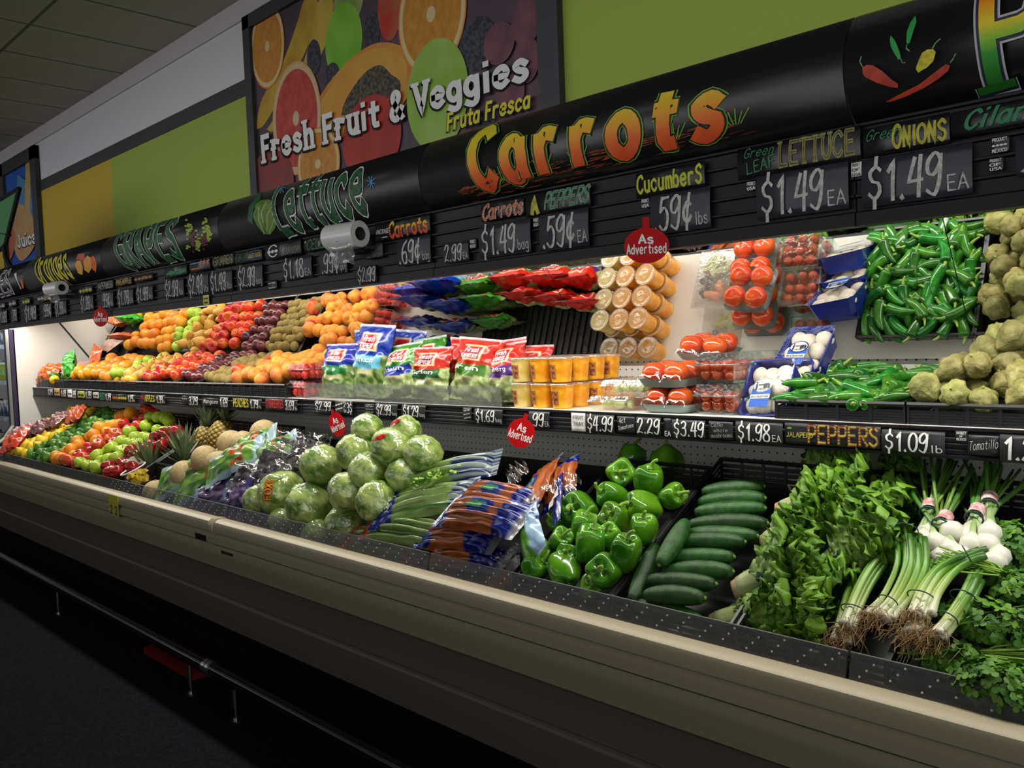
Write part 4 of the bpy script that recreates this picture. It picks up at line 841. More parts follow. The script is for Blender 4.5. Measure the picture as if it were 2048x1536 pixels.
def pile(key, x0, x1, y0, y1, zf, r, noun, where, group, sc=1, yaw_lock=None, rowlim=None, px=2.02, skip=0):
    """rows from the front to the back, fruits from left to right; every fruit is its own thing"""
    pr_ = F[key]; rg = random.Random(sum(map(ord, key + where)))
    j = 0; y = y0
    while y <= y1:
        n = max(1, int(round((x1 - x0) / (px * r)))); off = (j % 2) * .5
        cnt = 0
        for i in range(n):
            x = x0 + (i + .5 + (off - .25)) * (x1 - x0) / n
            if x > x1 - r * .3 or x < x0 + r * .3: continue
            if skip and rg.random() < skip: continue
            xx, yy = x + rg.uniform(-.3, .3) * r, y + rg.uniform(-.35, .35) * r; zz = zf(yy) + rg.uniform(-.3, .75) * r
            if yy > 1.9 and zz > -.3 and mdist(xx, yy, zz + r) < r + .006: continue
            lab = f"{noun}, {ORD[min(j, 14)]} row from front, {ORD[min(cnt, 14)]} from left, {where}"; cnt += 1
            s = sc * rg.uniform(.90, 1.12)
            rot = (rg.uniform(-.9, .9), rg.uniform(-.9, .9), rg.uniform(0, 6.28)) if yaw_lock is None else (yaw_lock[0] + rg.uniform(-.3, .3), yaw_lock[1] + rg.uniform(-.3, .3), rg.uniform(0, 6.28))
            q = Euler(rot).to_matrix() @ Vector((0, 0, r * s))       # keep the middle of the fruit where it belongs
            pr_.place(lab, (xx - q.x, yy - q.y, zz + r - q.z), rot, group, s)
        y += 1.72 * r; j += 1
# ---- black slotted trays
MT['tray'] = mat('black_tray_plastic', (.010, .010, .011), .35)
def tray(label, x0, x1, y0, y1, zf, h=.085, group='black produce trays', slots=True, name='produce_tray'):
    t = thing(name, label, 'tray', ((x0 + x1) / 2, (y0 + y1) / 2, zf((y0 + y1) / 2) - h), group=group)
    m = M(); z0, z1 = zf(y0), zf(y1)
    bar = lambda a, b, r: m.tube([a, b], r, 6)
    bar((x0, y0, z0), (x1, y0, z0), .006); bar((x0, y1, z1), (x1, y1, z1), .006)
    for x in (x0, x1): bar((x, y0, z0), (x, y1, z1), .006)
    wpart('rim', m, MT['tray'], t)
    m = M(); k = 5
    for i in range(k):
        d = .012 + i * (h - .012) / k; e = d + (h / k) * (.62 if slots else 1)
        ins = lambda q: q * .12
        for (a, b) in (((x0, y0), (x1, y0)), ((x0, y1), (x1, y1)), ((x0, y0), (x0, y1)), ((x1, y0), (x1, y1))):
            m.poly([(a[0], a[1], zf(a[1]) - d), (b[0], b[1], zf(b[1]) - d), (b[0], b[1], zf(b[1]) - e), (a[0], a[1], zf(a[1]) - e)])
    nn = int((x1 - x0) / .06)
    for i in range(nn + 1):
        x = x0 + (x1 - x0) * i / nn
        for y in (y0, y1): m.box(x - .004, x + .004, y - .0015, y + .0015, zf(y) - h, zf(y))
    wpart('slotted_walls', m, MT['tray'], t)
    wpart('tray_floor', M().poly([(x0, y0, z0 - h), (x1, y0, z0 - h), (x1, y1, z1 - h), (x0, y1, z1 - h)]), MT['tray'], t)
    return t
# ================================================================== LOWER DECK, left: loose fruit
fz = lambda y: rz(y) - .015
DT = [('lemon', -6.20, -5.74, .029, 'yellow lemon', 'lower deck far left', 'lemons on the lower deck'), ('lime', -5.73, -5.30, .027, 'green lime', 'lower deck beside the lemons', 'limes on the lower deck'),
      ('navel', -5.29, -5.10, .037, 'orange', 'lower deck beside the limes', 'oranges on the lower deck'), ('gala', -5.09, -4.84, .036, 'red and yellow apple', 'lower deck beside the oranges', 'mixed red apples on the lower deck'),
      ('greenapple', -4.83, -4.50, .037, 'green apple', 'lower deck middle', 'green apples on the lower deck'), ('redapple', -4.49, -4.25, .037, 'dark red apple', 'lower deck by the pineapples', 'dark red apples on the lower deck')]
for key, x0, x1, r, noun, wh, grp in DT:
    top = 2.02 if key != 'redapple' else 1.93
    pile(key, x0, x1, 1.575, top, fz, r, noun, wh, grp, skip=.03 if key != 'redapple' else .12, yaw_lock=(.5, 0) if 'apple' in key or key == 'gala' else None)
for i, (x0, x1, lab) in enumerate(((-6.21, -5.735, 'black tray under the lemons on the lower deck'), (-5.73, -5.10, 'black tray under the limes and oranges on the lower deck'), (-5.095, -4.495, 'black tray under the mixed and green apples'), (-4.49, -4.19, 'black tray under the dark red apples'))):
    tray(lab, x0, x1, 1.555, 2.06, rz)
# ---- bags (pillows) along an axis on the deck
def c3(a, b, t): t = max(0, min(1, t)); return tuple(a[k] * (1 - t) + b[k] * t for k in range(3))
MT['bag'] = mat('glossy_printed_bag', (1, 1, 1), .22, vcol=True, coat=.15, bump=.3, bscale=38, spec=.4)
MT['bag2'] = mat('glossy_clear_front_bag', (1, 1, 1), .28, vcol=True, coat=.2, bump=.45, bscale=55, spec=.4)
def pillow(L, W, T, colfn, nu=34, nv=22, ridges=0, seed=0, seal=.06, pinch=.5, flat=False, nz=.004, sag=0):
    """local: x along L (0..L), y across (-W/2..W/2), z up; front sheet plus back sheet"""
    def srf(u, v, side, off=0):
        a = max(0, sin(pi * min(1, max(0, (u - seal) / (1 - 2 * seal))))) ** pinch if seal < u < 1 - seal else 0
        b = max(0, 1 - abs(2 * v - 1) ** 3)
        t = T * a * b
        if ridges: t *= .58 + .42 * abs(sin(pi * ridges * v + .5 * sin(4 * u + seed)))
        t += nz * noise.noise(Vector((u * 7 + seed, v * 6, side * 3.1))) * (.5 + a)
        wv = W * (1 - .10 * a) * (1 + .04 * sin(9 * u + seed) * (1 if a < .5 else .4))
        return Vector((L * u, (v - .5) * wv, (t if side > 0 else -t * (.25 if flat else .8)) + off + sag * a))
    m = M()
    m.grid(nu, nv, lambda u, v: srf(u, v, 1), lambda u, v: colfn(u, v, 1)); m.grid(nu, nv, lambda u, v: srf(u, 1 - v, -1), lambda u, v: colfn(u, 1 - v, -1))
    return m, srf
def basis(p0, p1, nrm):
    x = (Vector(p1) - Vector(p0)).normalized(); n = Vector(nrm); n = (n - x * n.dot(x)).normalized(); y = n.cross(x)
    return Matrix(((x.x, y.x, n.x), (x.y, y.y, n.y), (x.z, y.z, n.z))).to_euler()
DN = (0.05, -.55, .83)
def bag(name, label, cat, p0, p1, W, T, colfn, nrm=DN, mt=None, group=None, texts=(), extra=None, **k):
    L = (Vector(p1) - Vector(p0)).length; t = thing(name, label, cat, p0, basis(p0, p1, nrm), group)
    m, srf = pillow(L, W, T, colfn, **k); part('bag_film', m, mt or MT['bag'], t)
    for (s, u0, u1, v0, v1, wd, pmt, kw) in texts:    # text runs across v (reads along -y) or along u
        if kw.get('across'): f = lambda a, b: srf(u0 + (u1 - u0) * b, v0 + (v1 - v0) * a, 1, .0022)
        else: f = lambda a, b: srf(u0 + (u1 - u0) * a, v0 + (v1 - v0) * b, 1, .0022)
        part(kw.get('nm', 'lettering'), text(M(), s, f, w=wd, step=.8, dv=(0, 0, .00018), **{q: z for q, z in kw.items() if q not in ('across', 'nm')}), pmt, t)
    if extra: extra(t, srf)
    return t
BLUE, DBLUE, ORGC, ORGD = (.004, .009, .15), (.005, .008, .07), (.50, .15, .04), (.22, .05, .012)
def carrotcol(b0=.14, b1=.76, lab=True, seed=0, end=(.22, .22, .24)):
    def f(u, v, s):
        c = c3(ORGC, ORGD, .5 + .5 * sin(2 * pi * 5 * v + 1.2 * sin(5 * u + seed)) + .5 * noise.noise(Vector((u * 9, v * 20, seed))))
        if u < b0 * (1 + .3 * sin(9 * v)) : c = BLUE if noise.noise(Vector((u * 20, v * 20, 3))) < .35 else (.2, .26, .55)
        if b1 < u < .93: c = BLUE if noise.noise(Vector((u * 22, v * 20, 5 + seed))) < .3 else (.16, .2, .5)
        if u >= .93: c = end
        if lab and abs(u - .47 - .05 * sin(3 * v)) < .13 and .30 < v < .72:
            c = (.012, .03, .25)
            if abs(u - .47) < .09 and .42 < v < .60: c = (.08, .38, .10)
        return c
    return f
def celerycol(e=BLUE, e2=DBLUE, b0=.24, b1=.70, seed=0):
    def f(u, v, s):
        k = .5 + .5 * sin(2 * pi * 4 * v + .6 * sin(4 * u + seed))
        c = c3((.035, .11, .012), (.26, .38, .10), k * 1.1 - .1 + .4 * noise.noise(Vector((u * 8, v * 25, seed))))
        if u < b0: c = e if noise.noise(Vector((u * 18, v * 14, seed))) < .4 else (.25, .3, .55) if e == BLUE else (.75, .3, .25)
        if u > b1: c = e2 if (int(v * 16) % 2 == 0) else c3(c, (.3, .35, .5), .5)
        return c
    return f
def dp(px, py, dz=0): return deckP(px, py, -.60 + dz)
# celery
bag('celery_bag', 'bagged celery with blue printed ends lying on top, toward the back', 'celery', dp(768, 985, .05), dp(1000, 922, .07), .13, .052, celerycol(b0=.20, b1=.62, seed=2), ridges=4, group='bagged celery')
def stalktext(t, srf): pass
bag('celery_bag', 'bagged celery with blue end lettered stalk celery, beside the wrapped lettuce', 'celery', dp(752, 1028, .04), dp(950, 985, .06), .15, .045, celerycol(b0=.26, b1=.80, seed=5), ridges=4, group='bagged celery',
    texts=[('CELERY', .16, .21, .78, .25, 1.2, MT['chalk2'], dict(across=1)), ('STALK', .09, .135, .72, .32, 1.2, MT['chalk2'], dict(across=1))])
bag('celery_bag', 'bagged celery with red orange ends lying low against the clear guard', 'celery', dp(690, 1072, -.01), dp(862, 1104, -.01), .12, .05, celerycol((.52, .03, .006), (.45, .03, .006), .20, .80, 8), ridges=4, group='bagged celery')
bag('celery_bag', 'second bagged celery with red orange ends, under the blue lettered one', 'celery', dp(735, 1052, .0), dp(920, 1080, .0), .12, .05, celerycol((.52, .03, .006), (.45, .03, .006), .14, .80, 3), ridges=4, group='bagged celery')
cel = thing('celery_leaves', 'light green leafy celery top sticking out between the celery bags', 'celery', dp(862, 968, .10), (0, -.3, .5)); m = M(); rg = random.Random(11)
for k in range(90):
    a, b, c = rg.gauss(0, .035), rg.gauss(0, .018), rg.uniform(0, .03); s_ = rg.uniform(.008, .016); q = rg.uniform(0, 6.28)
    m.col = c3((.16, .38, .03), (.34, .55, .08), rg.random()); m.poly([(a, b, c), (a + s_ * cos(q), b + s_ * sin(q), c + .006), (a + s_ * 1.2 * cos(q + .6), b + s_ * 1.2 * sin(q + .6), c + .010), (a + s_ * cos(q + 1.2), b + s_ * sin(q + 1.2), c + .004)])
MT['leaf'] = mat('leaf', (1, 1, 1), .45, vcol=True, spec=.35)
part('leaflets', m, MT['leaf'], cel, False); part('stalk', M().tube([(-.07, 0, -.01), (.0, 0, 0), (.03, .01, .02)], .008, 8), mat('celery_stalk', (.30, .44, .10), .4), cel)
# carrots
CG = 'bags of carrots'
bag('carrot_bag', 'bag of carrots with green oval on its label, topmost of the carrot bags', 'carrots', dp(890, 1020, .08), dp(1052, 1044, .09), .135, .052, carrotcol(seed=1), ridges=5, group=CG)
bag('carrot_bag', 'bag of carrots with blue printed middle, half under the topmost carrot bag', 'carrots', dp(928, 983, .06), dp(1062, 1008, .08), .12, .045, carrotcol(.08, .80, seed=4), ridges=5, group=CG)
bag('carrot_bag', 'bag of carrots with two blue bands, below the topmost carrot bag', 'carrots', dp(846, 1066, .05), dp(1008, 1078, .05), .12, .048, carrotcol(.20, .66, False, 6), ridges=5, group=CG)
bag('carrot_bag', 'bag of carrots with blue band and clear end, lowest against the clear guard', 'carrots', dp(862, 1104, .02), dp(1020, 1128, .02), .10, .04, carrotcol(.02, .62, False, 9, (.45, .46, .5)), ridges=4, group=CG)
bag('carrot_bag', 'bag of carrots behind the clear guard, ends showing red and blue', 'carrots', dp(822, 1150, .0), dp(985, 1180, .0), .09, .025, carrotcol(.12, .6, False, 12), ridges=4, group=CG)
bag('carrot_bag', 'bag of carrots standing at the back, in the shade beside the bell peppers', 'carrots', dp(1050, 1030, .06), dp(1098, 930, .04), .14, .03, carrotcol(.05, .86, True, 15), ridges=5, group=CG, nrm=(-.3, -.75, .5))
bag('carrot_bag', 'dark bag of carrots leaning at the back wall, blue neck tied at its top', 'carrots', dp(1115, 1010, .05), dp(1128, 925, .05), .13, .03, carrotcol(.1, .75, False, 18), ridges=5, group=CG, nrm=(-.1, -.8, .5))
def vegcol(u, v, s):
    n = noise.noise(Vector((u * 6, v * 6, 2)))
    if u > .55: return (.35, .52, .68) if n < .25 else (.02, .04, .2)
    return (.16, .42, .05) if v > .4 + .2 * n else (.32, .5, .66)
bag('vegetable_bag', 'light blue and green vegetable bag standing beside the bell pepper tray', 'vegetable bag', dp(1072, 1118, .05), dp(1052, 1018, .08), .10, .025, vegcol, nrm=(-.3, -.8, .4))
def stripcol(u, v, s): return (.006, .018, .20)
bag('blue_strip', 'narrow blue bag strip hanging upright left of the bell peppers', 'bag', dp(1113, 1045, .08), dp(1120, 950, .10), .035, .006, stripcol, nrm=(-.3, -.8, .4), nu=14, nv=8,
    extra=lambda t, srf: part('barcode_label', M().grid(6, 2, lambda u, v: srf(.66 - .16 * v - .1 * u, .2 + 1.5 * u, 1, .004)), MT['chalk2'], t))
bag('baby_carrot_bag', 'bag of small orange carrots at the front corner, beside the bell pepper tray', 'carrots', dp(972, 1170, .0), dp(1045, 1135, .02), .11, .03, lambda u, v, s: c3((.72, .26, .02), (.4, .1, .02), .5 + noise.noise(Vector((u * 14, v * 12, 1)))) if u < .75 else (.4, .4, .42), nrm=DN)
for k, (a, b, w_, lab) in enumerate(((dp(985, 1120, .07), dp(1045, 1105, .08), .10, 'crumpled clear bag end over the lowest carrots'), (dp(1015, 955, .09), dp(1055, 935, .1), .09, 'clear knotted bag tops behind the carrot bags'), (dp(1105, 985, .1), dp(1150, 955, .09), .12, 'clear crumpled bag top beside the blue strip'))):
    t = thing('clear_bag', lab, 'plastic bag', a, basis(a, b, DN)); L_ = (b - a).length
    part('film', M().grid(16, 14, lambda u, v: (L_ * u, (v - .5) * w_ * (1 - .5 * u), .03 * noise.noise(Vector((u * 5, v * 5, k))) + .02 * noise.noise(Vector((u * 11, v * 11, k))))), MT['film'], t)
# ---- wrapped lettuce heads
def icol(p, k=0):
    n = noise.noise(p * 22 + Vector((k, 0, 0))); r_ = abs(noise.noise(p * 34 + Vector((5, k, 0))))
    c = c3((.10, .23, .015), (.42, .54, .11), .5 + n * 1.3)
    return c3(c, (.66, .70, .34), max(0, .62 - r_ * 4.2))
MT['lettuce'] = mat('iceberg_leaf', (1, 1, 1), .45, vcol=True, bump=.3, bscale=30, sss=0)
MT['wrap'] = film('head_wrap', fac=.10, rough=.07, bump=1.0, bscale=34, edge=.3)
def lettuce_proto(seed):
    m = M(); R_ = .085
    def pt(u, v):
        th, q = pi * v, 2 * pi * u; d = Vector((sin(th) * cos(q), sin(th) * sin(q), cos(th)))
        f = 1 + .07 * noise.noise(d * 2 + Vector((seed, 0, 0))) + .10 * abs(noise.noise(d * 4 + Vector((0, seed, 0)))) + .04 * abs(noise.noise(d * 11 + Vector((0, seed, 3)))) - .05
        return d * (R_ * f) + Vector((0, 0, R_))
    m.grid(52, 34, pt, lambda u, v: icol(Vector(pt(u, v)), seed), True)
    t = thing('lettuce_head', '', 'lettuce', group='wrapped lettuce heads'); part('leaves', m, MT['lettuce'], t)
    w_ = M().grid(34, 22, lambda u, v: (Vector(pt(u, v)) - Vector((0, 0, R_))) * (1.035 + .02 * noise.noise(Vector((u * 20, v * 14, seed)))) + Vector((0, 0, R_)), None, True)
    part('plastic_wrap', w_, MT['wrap'], t)
    return t
LP = [Proto(lettuce_proto(k)) for k in (1, 4, 9)]
LH = [(562, 985, 40, 52, -.535, 'wrapped lettuce head with red and yellow lettering, leftmost in the front', 1), (620, 1008, 46, 50, -.535, 'largest wrapped lettuce head, nearest the front', 0), (643, 930, 38, 42, -.50, 'wrapped lettuce head behind the largest one, with small red mark at left', 0),
      (697, 983, 41, 43, -.50, 'wrapped lettuce head with crumpled wrap, right of the largest one', 0), (690, 1050, 48, 36, -.59, 'wrapped lettuce head low behind the clear guard, under the crumpled one', 0), (752, 1003, 38, 46, -.535, 'wrapped lettuce head touching the blue celery bag', 0),
      (714, 905, 36, 42, -.44, 'wrapped lettuce head with faint brown print, upper left of the pile', 0), (735, 858, 30, 30, -.38, 'topmost wrapped lettuce head of the pile, just under the shelf', 0), (786, 896, 37, 44, -.43, 'wrapped lettuce head with red print, upper right of the pile', 1),
      (738, 945, 44, 36, -.48, 'wrapped lettuce head in the middle of the pile, below the one with brown print', 0), (806, 952, 34, 34, -.50, 'wrapped lettuce head with loose gathered wrap, right of the middle', 0), (846, 908, 34, 40, -.45, 'shaded wrapped lettuce head at the right back of the pile', 0),
      (812, 862, 32, 30, -.40, 'dark shaded lettuce head with red print, right behind the topmost one', 1), (522, 1002, 30, 42, -.555, 'half hidden lettuce in purple printed bag, left of the leftmost head', 0), (566, 1042, 30, 30, -.60, 'lettuce head behind the clear guard, below the leftmost head', 0), (636, 1072, 40, 34, -.62, 'lettuce head behind the clear guard, below the largest head', 0)]
rg = random.Random(2); LETTERED = []
FW = lambda p: p.x * -.70290408 + p.y * .70934091 + p.z * -.05254832
for k, (x, y, rx, ry, z0, lab, lb) in enumerate(LH):
    c = deckP(x, y, z0); s_ = (rx + ry) / 2 * FW(c) / 1694 / .089
    rot = Euler((rg.uniform(-.6, .6), rg.uniform(-.6, .6), rg.uniform(0, 6.28))); q = rot.to_matrix() @ Vector((0, 0, .085 * s_))
    sx = s_ * .5 * (1 + rx / (rx + ry) * 2) / 1.0 * 1.0
    s_ *= 1.07; q = rot.to_matrix() @ Vector((0, 0, .085 * s_)); o = LP[k % 3].place(lab, c - q, rot, None, (s_ * rg.uniform(.94, 1.1), s_ * rg.uniform(.94, 1.1), s_))
    if lb: LETTERED.append((o, k, c, q, rot, s_))
for o, k, c, q, rot, s_ in LETTERED:
    if 1:
        R_ = .092 * s_; d0 = Vector((.66, -.66, .25)) if k else Vector((.35, -.9, .15)); d0.normalize(); e1 = d0.cross(Vector((0, 0, 1))).normalized() * -1; e2 = d0.cross(e1) * -1
        if e2.z < 0: e2 = -e2
        inv = Matrix.LocRotScale(c - q, rot, o.scale).inverted()
        if k == 0: f = lambda a, b: inv @ (c + (d0 * R_ + e1 * (.012 + (b - .5) * -.03) + e2 * ((a - .5) * .09 + .02)).normalized() * R_ * 1.015)
        else: f = lambda a, b: inv @ (c + (d0 * R_ + e1 * ((a - .5) * .06 - .05) + e2 * ((b - .5) * .035 + .04)).normalized() * R_ * 1.015)
        part('printed_lettering', text(M(), 'FOXY' if k == 0 else '~~', f, w=3.4, step=1, dv=(0, 0, 0)), MT['red'], o)
        if k == 0: part('printed_lettering_yellow', text(M(), 'FOXY', lambda a, b: f(a, b) * 1.001, w=1.2, step=1, dv=(0, 0, 0)), PY, o)
# ================================================================== LOWER DECK, middle: pineapples, melons, salad kits
MT['pine'] = mat('pineapple_rind', (1, 1, 1), .55, vcol=True, bump=.4, bscale=120)
def pineapple(label, base, top, r, cl, body=True, seed=0, dark=1):
    """base: bottom of the body, top: where the crown starts (eye-relative points)"""
    base, top = Vector(base), Vector(top); L = (top - base).length
    t = thing('pineapple', label, 'pineapple', base, basis(base, top, (0, -.5, .8)), 'pineapples')
    def pt(u, v):
        k = v; rr = r * (sin(pi * (.06 + .88 * k)) ** .45); a = 2 * pi * u
        d = abs(sin(5 * a + 19 * k) * sin(5 * a - 19 * k)); rr *= 1 + .08 * d
        return (L * k, rr * cos(a), rr * sin(a))
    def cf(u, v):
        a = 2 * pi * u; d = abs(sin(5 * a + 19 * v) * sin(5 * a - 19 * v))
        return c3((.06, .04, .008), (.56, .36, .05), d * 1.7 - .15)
    part('rind', M().grid(80, 56, pt, cf, True), MT['pine'], t)
    m = M(); rg = random.Random(seed)
    for k in range(46):
        a = k * 2.4; q = (k / 46) ** .7; ln = cl * (.62 + .38 * (1 - abs(q - .5))) * rg.uniform(.85, 1.1); tilt = .10 + 1.05 * (1 - q); w_ = .013
        d = Vector((cos(tilt), sin(tilt) * cos(a), sin(tilt) * sin(a))); sd = Vector((0, -sin(a), cos(a)))
        for s in range(5):
            u0, u1 = s / 5, (s + 1) / 5
            f = lambda u: Vector((L - .005 + q * cl * .25, 0, 0)) + d * (ln * u) + Vector((.30 * ln * u * u * (1 - q), cos(a) * ln * .12 * u * u, sin(a) * ln * .12 * u * u))
            wd = lambda u: w_ * (1 - u) ** .7
            m.col = c3((.035, .075, .03), (.26, .32, .16), u0 * .7 + .3 * rg.random())
            m.poly([f(u0) - sd * wd(u0), f(u1) - sd * wd(u1), f(u1) + sd * wd(u1), f(u0) + sd * wd(u0)])
    part('crown', m, MT['leaf'], t, False)
a = dp(304, 950, .0); pineapple('pineapple at the front with tall dark green crown beside the red apples', (a.x + .035, a.y + .01, a.z - .13), a, .055, .19, seed=1)
a = dp(358, 928, .0); pineapple('pineapple behind the front one, paler crown leaning back', (a.x + .045, a.y + .01, a.z - .12), (a.x, a.y + .03, a.z), .055, .17, seed=2)
a = dp(400, 912, -.07); pineapple('pineapple standing upright at the back, left of two', a, (a.x, a.y + .04, a.z + .14), .056, .11, seed=3)
a = dp(436, 905, -.07); pineapple('pineapple standing upright at the back, right of two', a, (a.x, a.y + .04, a.z + .15), .060, .11, seed=4)
c = P(408, 846, 1.93); t = thing('fruit_tag', 'diamond shaped picture tag of a cut papaya hanging from the shelf', 'tag', (c.x, 1.93, c.z - .07))
part('card', M().poly([(0, 0, 0), (.075, 0, .08), (.01, 0, .15), (-.055, 0, .07)]).poly([(0, .001, 0), (-.055, .001, .07), (.01, .001, .15), (.075, .001, .08)]), pm('tag_green', (.14, .22, .06), (.3, .36, .2), 20), t, False)
m = M(); m.poly([(.008 + .026 * cos(k * .5), -.001, .075 + .036 * sin(k * .5)) for k in range(12)]); part('printed_papaya', m, pm('papaya_print', (.42, .22, .05)), t, False)
m = M(); m.poly([(.008 + .011 * cos(k * .5), -.002, .072 + .020 * sin(k * .5)) for k in range(12)]); part('printed_seeds', m, pm('seed_print', (.12, .04, .02)), t, False)
part('string', M().tube([(.01, 0, .15), (.02, -.04, .30)], .0012, 4), MT['black'], t)
MT['melon'] = mat('netted_melon_rind', (.44, .32, .13), .6, (.54, .42, .20), 90, bump=.3, bscale=160)
mel = thing('melon', '', 'melon', group='cantaloupes'); m = ball(.075, 28, 18, lambda rr, z, th, q: (rr * (1 + .012 * cos(10 * q)), z)); part('rind', m, MT['melon'], mel)
part('stem_scar', M().tube([(0, 0, .149), (0, 0, .152)], .008, 10), mat('melon_scar', (.30, .22, .10), .8), mel); MEL = Proto(mel)
for x, y, k, lab in ((312, 985, -.60, 'tan melon at the front, behind the clear guard beside the pineapple chunks'), (368, 948, -.60, 'tan melon between the pineapples and the light blue salad kits'), (410, 918, -.555, 'tan melon behind the salad kits, left of a touching pair'), (438, 930, -.555, 'tan melon behind the salad kits, right of a touching pair'),
                     (462, 888, -.53, 'tan melon at the back beside the upright pineapple'), (486, 890, -.53, 'tan melon at the back, half behind the green salad kit'), (528, 868, -.50, 'dark shaded melon farthest back under the shelf')):
    c = deckP(x, y, k); MEL.place(lab, (c.x, c.y, c.z - .075 * .82), (0, 0, x), None, .82)
tray('black tray under the melons at the back', -4.16, -3.35, 1.70, 2.04, rz)
# tub of pineapple chunks
a = dp(284, 968, .0); t = thing('fruit_tub', 'clear tub of yellow pineapple chunks with white rim at the front', 'fruit tub', a, (.35, -.25, .3))
part('tub', M().lathe([(0, 0), (.046, 0), (.060, .085)], 28), MT['filmclear'], t)
part('rim', M().tube([(.061 * cos(k * pi / 16), .061 * sin(k * pi / 16), .086) for k in range(33)], .004, 6), MT['white'], t)
part('back_label', M().grid(10, 3, lambda u, v: (.062 * cos(1.2 + 1.9 * u), .062 * sin(1.2 + 1.9 * u), .085 + .05 * v * sin(pi * u))), MT['white'], t)
m = M(); rg = random.Random(4)
for k in range(30): m.add(M().box(-.012, .012, -.010, .010, -.009, .009), Matrix.LocRotScale(Vector((rg.uniform(-.030, .030), rg.uniform(-.030, .030), rg.uniform(.012, .066))), Euler((rg.random() * 3, rg.random() * 3, rg.random() * 3)), None))
o = part('pineapple_chunks', m, mat('pineapple_flesh', (.80, .55, .03), .4, (.85, .66, .10), 40), t, False); o['kind'] = 'stuff'
# salad kits with light blue sealed edges, cabbage bags
def kitcol(seed, edge=(.30, .44, .50), purple=False):
    def f(u, v, s):
        n = noise.noise(Vector((u * 7 + seed, v * 7, s)))
        if u > .88 or v < .12 or v > .90: return edge
        if purple: return c3((.045, .012, .10), (.30, .22, .36), .35 + n) if u > .25 else c3((.20, .34, .50), (.05, .08, .30), .5 + n * 1.4)
        if .5 < u < .72 and n > .05: return (.42, .06, .02)
        return c3((.03, .15, .015), (.24, .42, .06), .45 + n * 1.3)
    return f
KG = 'bagged salads on the lower deck'
for k, (a, b, w_, th, cf, lab, nr) in enumerate(((dp(316, 972, .05), dp(470, 912, .09), .19, .04, kitcol(1), 'green salad kit with pale blue sealed edge, longest, at the front by the melon', (.1, -.75, .55)), (dp(350, 990, .04), dp(500, 922, .09), .19, .04, kitcol(2), 'green salad kit with pale blue edge, second from the front melon', (.1, -.7, .6)),
    (dp(415, 948, .07), dp(528, 892, .11), .17, .04, kitcol(3), 'green salad kit with pale blue edge, middle of the row', (.1, -.7, .6)), (dp(462, 912, .08), dp(552, 872, .10), .17, .04, kitcol(4), 'bright green salad kit leaning at the back by the melons', (.1, -.7, .6)),
    (dp(510, 925, .08), dp(598, 880, .09), .15, .04, kitcol(5), 'green salad kit with curled blue edge, rightmost by the lettuce heads', (.1, -.75, .55)),
    (dp(385, 1005, -.01), dp(470, 975, .04), .13, .035, kitcol(6, (.22, .32, .48), True), 'blue and purple cabbage bag at the front, left of two', (.1, -.8, .5)), (dp(450, 1012, -.01), dp(505, 975, .05), .13, .035, kitcol(7, (.06, .04, .2), True), 'purple cabbage bag with dark seal at the front, right of two', (.1, -.8, .5)),
    (dp(468, 1045, -.02), dp(545, 1020, .02), .12, .04, kitcol(9, (.10, .02, .25), True), 'purple cabbage bag pressed against the clear guard', (.0, -.9, .4)))):
    bag('salad_kit' if k < 5 else 'cabbage_bag', lab, 'bagged salad', a, b, w_, th, cf, nr, MT['bag2'], KG, seed=k, nz=.010)
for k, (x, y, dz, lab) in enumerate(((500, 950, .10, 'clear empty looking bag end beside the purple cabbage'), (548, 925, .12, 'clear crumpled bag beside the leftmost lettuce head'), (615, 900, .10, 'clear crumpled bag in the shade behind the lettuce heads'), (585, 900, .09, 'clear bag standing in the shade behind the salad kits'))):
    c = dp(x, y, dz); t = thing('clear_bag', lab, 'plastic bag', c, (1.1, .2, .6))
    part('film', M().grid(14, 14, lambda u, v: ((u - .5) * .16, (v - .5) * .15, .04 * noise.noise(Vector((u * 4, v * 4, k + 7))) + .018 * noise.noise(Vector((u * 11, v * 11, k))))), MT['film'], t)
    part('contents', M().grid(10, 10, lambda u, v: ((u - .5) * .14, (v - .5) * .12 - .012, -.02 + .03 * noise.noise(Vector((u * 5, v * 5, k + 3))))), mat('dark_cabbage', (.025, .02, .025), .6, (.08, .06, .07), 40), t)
# ================================================================== LOWER DECK, right
tray('black slotted tray holding the green bell peppers', -1.562, -1.245, 1.555, 2.02, rz)
tray('black slotted tray holding the cucumbers', -1.235, -.92, 1.555, 2.06, rz)
tray('black slotted tray under the green leaf lettuce', -.905, -.60, 1.555, 2.06, rz)
tray('black slotted tray under the green onions', -.595, -.30, 1.555, 2.06, rz)
